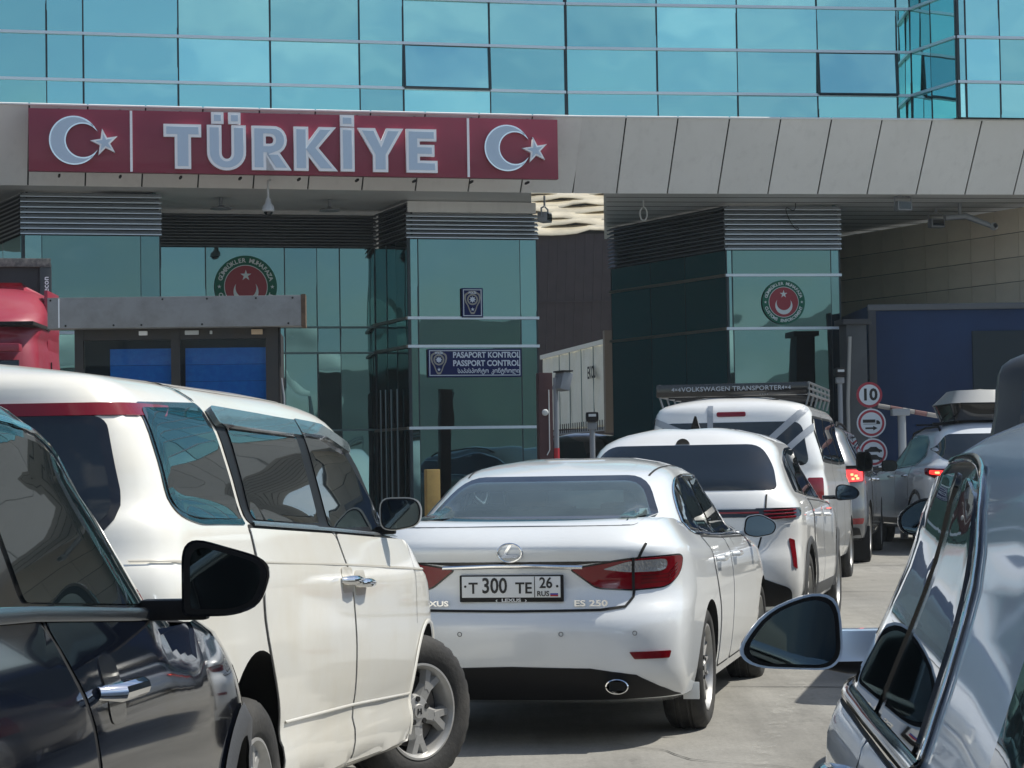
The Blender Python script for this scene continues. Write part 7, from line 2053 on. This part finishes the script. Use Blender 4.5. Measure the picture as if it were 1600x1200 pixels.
def brown_post():
    D = 33.6
    a, b = P(838, 583, D), P(862, 583, D)
    r = thing('steel_post', 'square brown red steel post with a white lamp by the middle booth', 'post', ((a.x + b.x) / 2, D, zg(D)), 0.2)
    h = a.z - zg(D)
    box('shaft', (0, 0, h / 2), (b.x - a.x - 0.02, 0.2, h), mat('brown red paint', (0.070, 0.026, 0.026), 0.55, var=0.2), r, bev=0.008)
    bm = bmesh.new(); lathe(bm, [(-0.16, 0.0005), (-0.155, 0.035), (-0.13, 0.05), (-0.10, 0.035), (-0.09, 0.02)], 'y', 16)
    o = bobj('round_lamp', bm, MAT_PALE, r, smooth=True); o.location = (-0.02, 0, P(846, 645, D).z - zg(D))
    tube('cable', [(0.04, -0.12, h * 0.9), (0.04, -0.12, h * 0.55), (0.0, -0.12, h * 0.52)], 0.008, MAT_PALE, r, 6)
brown_post()
def bollard():
    D = 27.6
    a, b = P(663, 731, D), P(687, 731, D)
    r = thing('bollard', 'square ochre yellow concrete bollard behind the white sedan roof', 'bollard', ((a.x + b.x) / 2, D, zg(D)), 0.25)
    h = a.z - zg(D)
    m = mat('ochre paint', (0.40, 0.27, 0.085), 0.7, dirt=(0.25, 0.17, 0.07), dscale=8, damt=0.6)
    box('shaft', (0, 0, h / 2 - 0.01), (0.165, 0.165, h - 0.02), m, r, bev=0.01)
    box('foot', (0, 0, 0.03), (0.26, 0.26, 0.06), m, r, bev=0.01)
bollard()
def road_signs():
    D = 31.5
    base = Vector((P(1358, 600, D).x, D, zg(D)))
    po = thing('sign_pole', 'thin grey pole holding three round road signs', 'pole', base)
    h = P(1358, 598, D).z - base.z
    tube('pole', [(0, 0.03, 0), (0, 0.03, h)], 0.03, MAT_GREYP, po)
    for i in range(3): box('clamp', (0, 0.02, h - 0.2 - 0.42 * i), (0.1, 0.03, 0.03), MAT_GREYP, po)
    RED = mat('road sign red', (0.38, 0.03, 0.05), 0.45); WH = mat('road sign white', (0.66, 0.70, 0.72), 0.45)
    U = upright(0)
    def one(px, py, R_, lab, rim):
        c = P(px, py, D)
        r = thing('road_sign', lab, 'road sign', (c.x, D - 0.02, c.z), -0.06)
        R = R_ / F_PX * D
        if rim:
            disc('white_edge', R, 0.0, 0.006, WH, r); disc('red_ring', R * 0.90, -0.006, 0.003, RED, r); disc('white_field', R * 0.74, -0.010, 0.003, WH, r)
        else:
            disc('red_ring', R, 0.0, 0.006, RED, r); disc('white_field', R * 0.80, -0.006, 0.003, WH, r)
        return r, R
    r, R = one(1358, 617, 20, 'speed limit sign reading 10, topmost of the three round signs', False)
    text_mesh('numerals', '10', R * 1.25, MAT_INK, r, 0.001, R * 0.045, loc=(0, -0.011, -R * 0.02), rot=U)
    r, R = one(1361, 661, 22.5, 'round no overtaking distance sign with lorry and arrow, middle of three', True)
    fill_curve('lorry_box', [[(-R * 0.58, R * 0.02), (R * 0.28, R * 0.02), (R * 0.28, R * 0.24), (-R * 0.58, R * 0.24)]], MAT_INK, r, 0.001, loc=(0, -0.015, 0), rot=U)
    fill_curve('lorry_cab', [[(R * 0.34, -R * 0.08), (R * 0.60, -R * 0.08), (R * 0.60, R * 0.06), (R * 0.48, R * 0.18), (R * 0.34, R * 0.18)]], MAT_INK, r, 0.001, loc=(0, -0.015, 0), rot=U)
    fill_curve('lorry_chassis', [[(-R * 0.55, -R * 0.10), (R * 0.34, -R * 0.10), (R * 0.34, -R * 0.05), (-R * 0.55, -R * 0.05)]], mat('road sign grey', (0.25, 0.27, 0.28), 0.5), r, 0.001, loc=(0, -0.015, 0), rot=U)
    fill_curve('arrow', [[(-R * 0.42, -R * 0.42), (R * 0.12, -R * 0.42), (R * 0.12, -R * 0.52), (R * 0.42, -R * 0.36), (R * 0.12, -R * 0.20), (R * 0.12, -R * 0.30), (-R * 0.42, -R * 0.30)]], MAT_INK, r, 0.001, loc=(0, -0.015, 0), rot=U)
    r, R = one(1364, 707, 22, 'round sign with black car symbols, lowest of three, half hidden by a mirror', True)
    car_ = [(-0.6, -0.12), (-0.6, 0.02), (-0.38, 0.08), (-0.18, 0.24), (0.22, 0.24), (0.40, 0.08), (0.62, 0.02), (0.62, -0.12), (0.50, -0.12), (0.44, -0.20), (0.34, -0.12), (-0.30, -0.12), (-0.38, -0.20), (-0.48, -0.12)]
    fill_curve('car_symbol', [[(x * R, (z + 0.16) * R) for x, z in car_]], MAT_INK, r, 0.001, loc=(0, -0.015, 0), rot=U)
    fill_curve('car_symbol', [[(x * R, (z - 0.40) * R) for x, z in car_]], MAT_INK, r, 0.001, loc=(0, -0.015, 0), rot=U)
road_signs()
def barrier():
    D = 33.8
    a, b = P(1372, 634, D), P(1506, 657, D)
    c = P(1416, 645, D - 0.5)
    r = thing('barrier', 'lowered striped barrier arm with a grey drive post in right lane', 'barrier', (c.x, D, zg(D)))
    org = Vector((c.x, D, zg(D)))
    n = 7
    for i in range(n):
        p = a.lerp(b, i / n) - org; q_ = a.lerp(b, (i + 0.96) / n) - org
        tube('arm_segment', [p, q_], 0.035, mat('faded red stripe', (0.13, 0.055, 0.055), 0.6) if i % 2 else mat('faded white stripe', (0.20, 0.19, 0.18), 0.6), r, 8)
    tube('drive_post', [(0, -0.1, 0), (0, -0.1, c.z - org.z)], 0.06, MAT_GREYP, r)
    box('drive_head', (-0.02, -0.1, c.z - org.z + 0.02), (0.26, 0.2, 0.10), MAT_GREYP, r, bev=0.01)
    tube('red_band', [(0, -0.1, 0.75), (0, -0.1, 0.98)], 0.064, MAT_PRED, r)
barrier()

# ------------------------------------------------------------------ two black cars waiting beyond the middle booth
def far_black(px, D, L_, lab, dz):
    x = on_axis(px, D)
    c = Car('waiting_car', lab, 'car', (x, D, zg(D)), 12.4, 'black cars beyond the middle booth', 4.4)
    MB = mat('black paint', (0.008, 0.009, 0.010), 0.25, coat=1.0)
    lv = wagon(4.4, 0.9, 0.26, 0.62, (0.96, 0.92), (1.05, 1.0), (0.95, 0.8), (1.08, 1.02), (1.27 + dz, 1.25 + dz), (1.44 + dz, 1.43 + dz), (1.50 + dz, 1.49 + dz), (0.05, 0.10, 0.3, 0.45, 0.55), (3.4, 2.9, 2.5, 2.35))
    c.body(lv, barrel(1.2, 3.0, 0.04, 0.07, 4.4), MB, wheels=((0.9, 0.33), (3.5, 0.33)), arch=0.365)
    c.patch('rear_window', rnd([(-0.66, 1.12), (0.66, 1.12), (0.55, 1.38 + dz), (-0.55, 1.38 + dz)], 0.06), MAT_GLASS, 0, 0.006, res=0.08)
    c.patch('side_window', rnd([(0.6, 1.14), (0.8, 1.36 + dz), (2.3, 1.38 + dz), (3.1, 1.05)], 0.06), MAT_GLASS, 90, 0.006, both=True, res=0.08)
    c.patch('tail_lamp', rnd([(0.5, 0.88), (0.86, 0.9), (0.86, 1.02), (0.55, 1.0)], 0.03), MAT_REDD, 12, 0.008, both=True, res=0.06)
    c.wheels4(0.9, 3.5, 0.33, 0.88, 0.33, 0.21, 0.2, 'ten')
far_black(896, 38.8, 4.4, 'black car behind the bollard posts, roof below the pale trailer straps', 0.10)

# ------------------------------------------------------------------ what the mirror glass sees behind the camera
def freight_hall():
    r = thing('freight_hall', 'long white freight hall with a low arched roof, mirrored in the booth glass', 'building', (0, -75, 0))
    MWH = mat('white hall sheet', (0.70, 0.72, 0.66), 0.6, var=0.08, vscale=0.3)
    W, Dp, h0, h1 = 90, 26, 10.5, 12.8
    vs, fs = [], []
    n = 36
    for i in range(n + 1):
        t = i / n; x = -W / 2 + W * t
        top = h0 + (h1 - h0) * (math.sin(math.pi * t) ** 0.8) * (0.8 + 0.2 * math.sin(t * 17))
        vs += [(x, 0, 8.2), (x, 0, top * 0.93), (x, -4, top), (x, -Dp, top * 0.9)]
    for i in range(n):
        for k in range(3):
            a = i * 4 + k
            fs.append((a, a + 1, a + 5, a + 4))
    obj('roof', vs, fs, MWH, r, smooth=True)
    for i in range(13):
        box('column', (-W / 2 + W * i / 12, -0.2, 4.1), (0.6, 0.6, 8.2), MAT_GREYP, r)
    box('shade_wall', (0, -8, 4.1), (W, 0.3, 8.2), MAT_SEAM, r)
freight_hall()
def street_lamp():
    r = thing('street_lamp', 'tall curved street lamp pole behind the camera, mirrored in the passport booth', 'lamp', (-7.5, -22, 0))
    tube('pole', [(0, 0, 0), (0, 0, 7.5), (0.2, 0.3, 8.6), (1.0, 1.2, 9.2), (1.6, 2.0, 9.3)], [0.11, 0.08, 0.07, 0.05, 0.05], MAT_GREYP, r)
    box('lamp_head', (1.9, 2.4, 9.3), (0.3, 0.8, 0.12), MAT_GREYP, r, bev=0.04)
street_lamp()

# ------------------------------------------------------------------ scattering volume added to imitate a veil of windscreen glare
def glare_veil():
    o = box('glare_veil', (0, -270, 29.0), (1760, 1190, 60.4), MAT_GAP)
    m = bpy.data.materials.new('thin haze'); m.use_nodes = True
    t = m.node_tree; t.nodes.clear()
    out = t.nodes.new('ShaderNodeOutputMaterial'); v = t.nodes.new('ShaderNodeVolumePrincipled')
    v.inputs['Color'].default_value = (0.82, 0.90, 0.95, 1); v.inputs['Density'].default_value = 0.0005
    t.links.new(v.outputs[0], out.inputs['Volume'])
    o.data.materials.clear(); o.data.materials.append(m)
    kind(o, 'stuff')
glare_veil()
# ------------------------------------------------------------------ repeats of a kind share a group
for base, g in (('inspection_booth', 'glazed booths under the canopy'), ('round_emblem', 'round customs emblems on the glass'), ('road_sign', 'round road signs on one pole'),
                ('camera_post', 'camera posts along the lanes'), ('floodlight', 'floodlights under the canopy'), ('ceiling_lamp', 'disc lamps on the soffit')):
    for o in list(S.objects):
        if o.parent is None and o.name.split('.')[0] == base:
            o['group'] = g
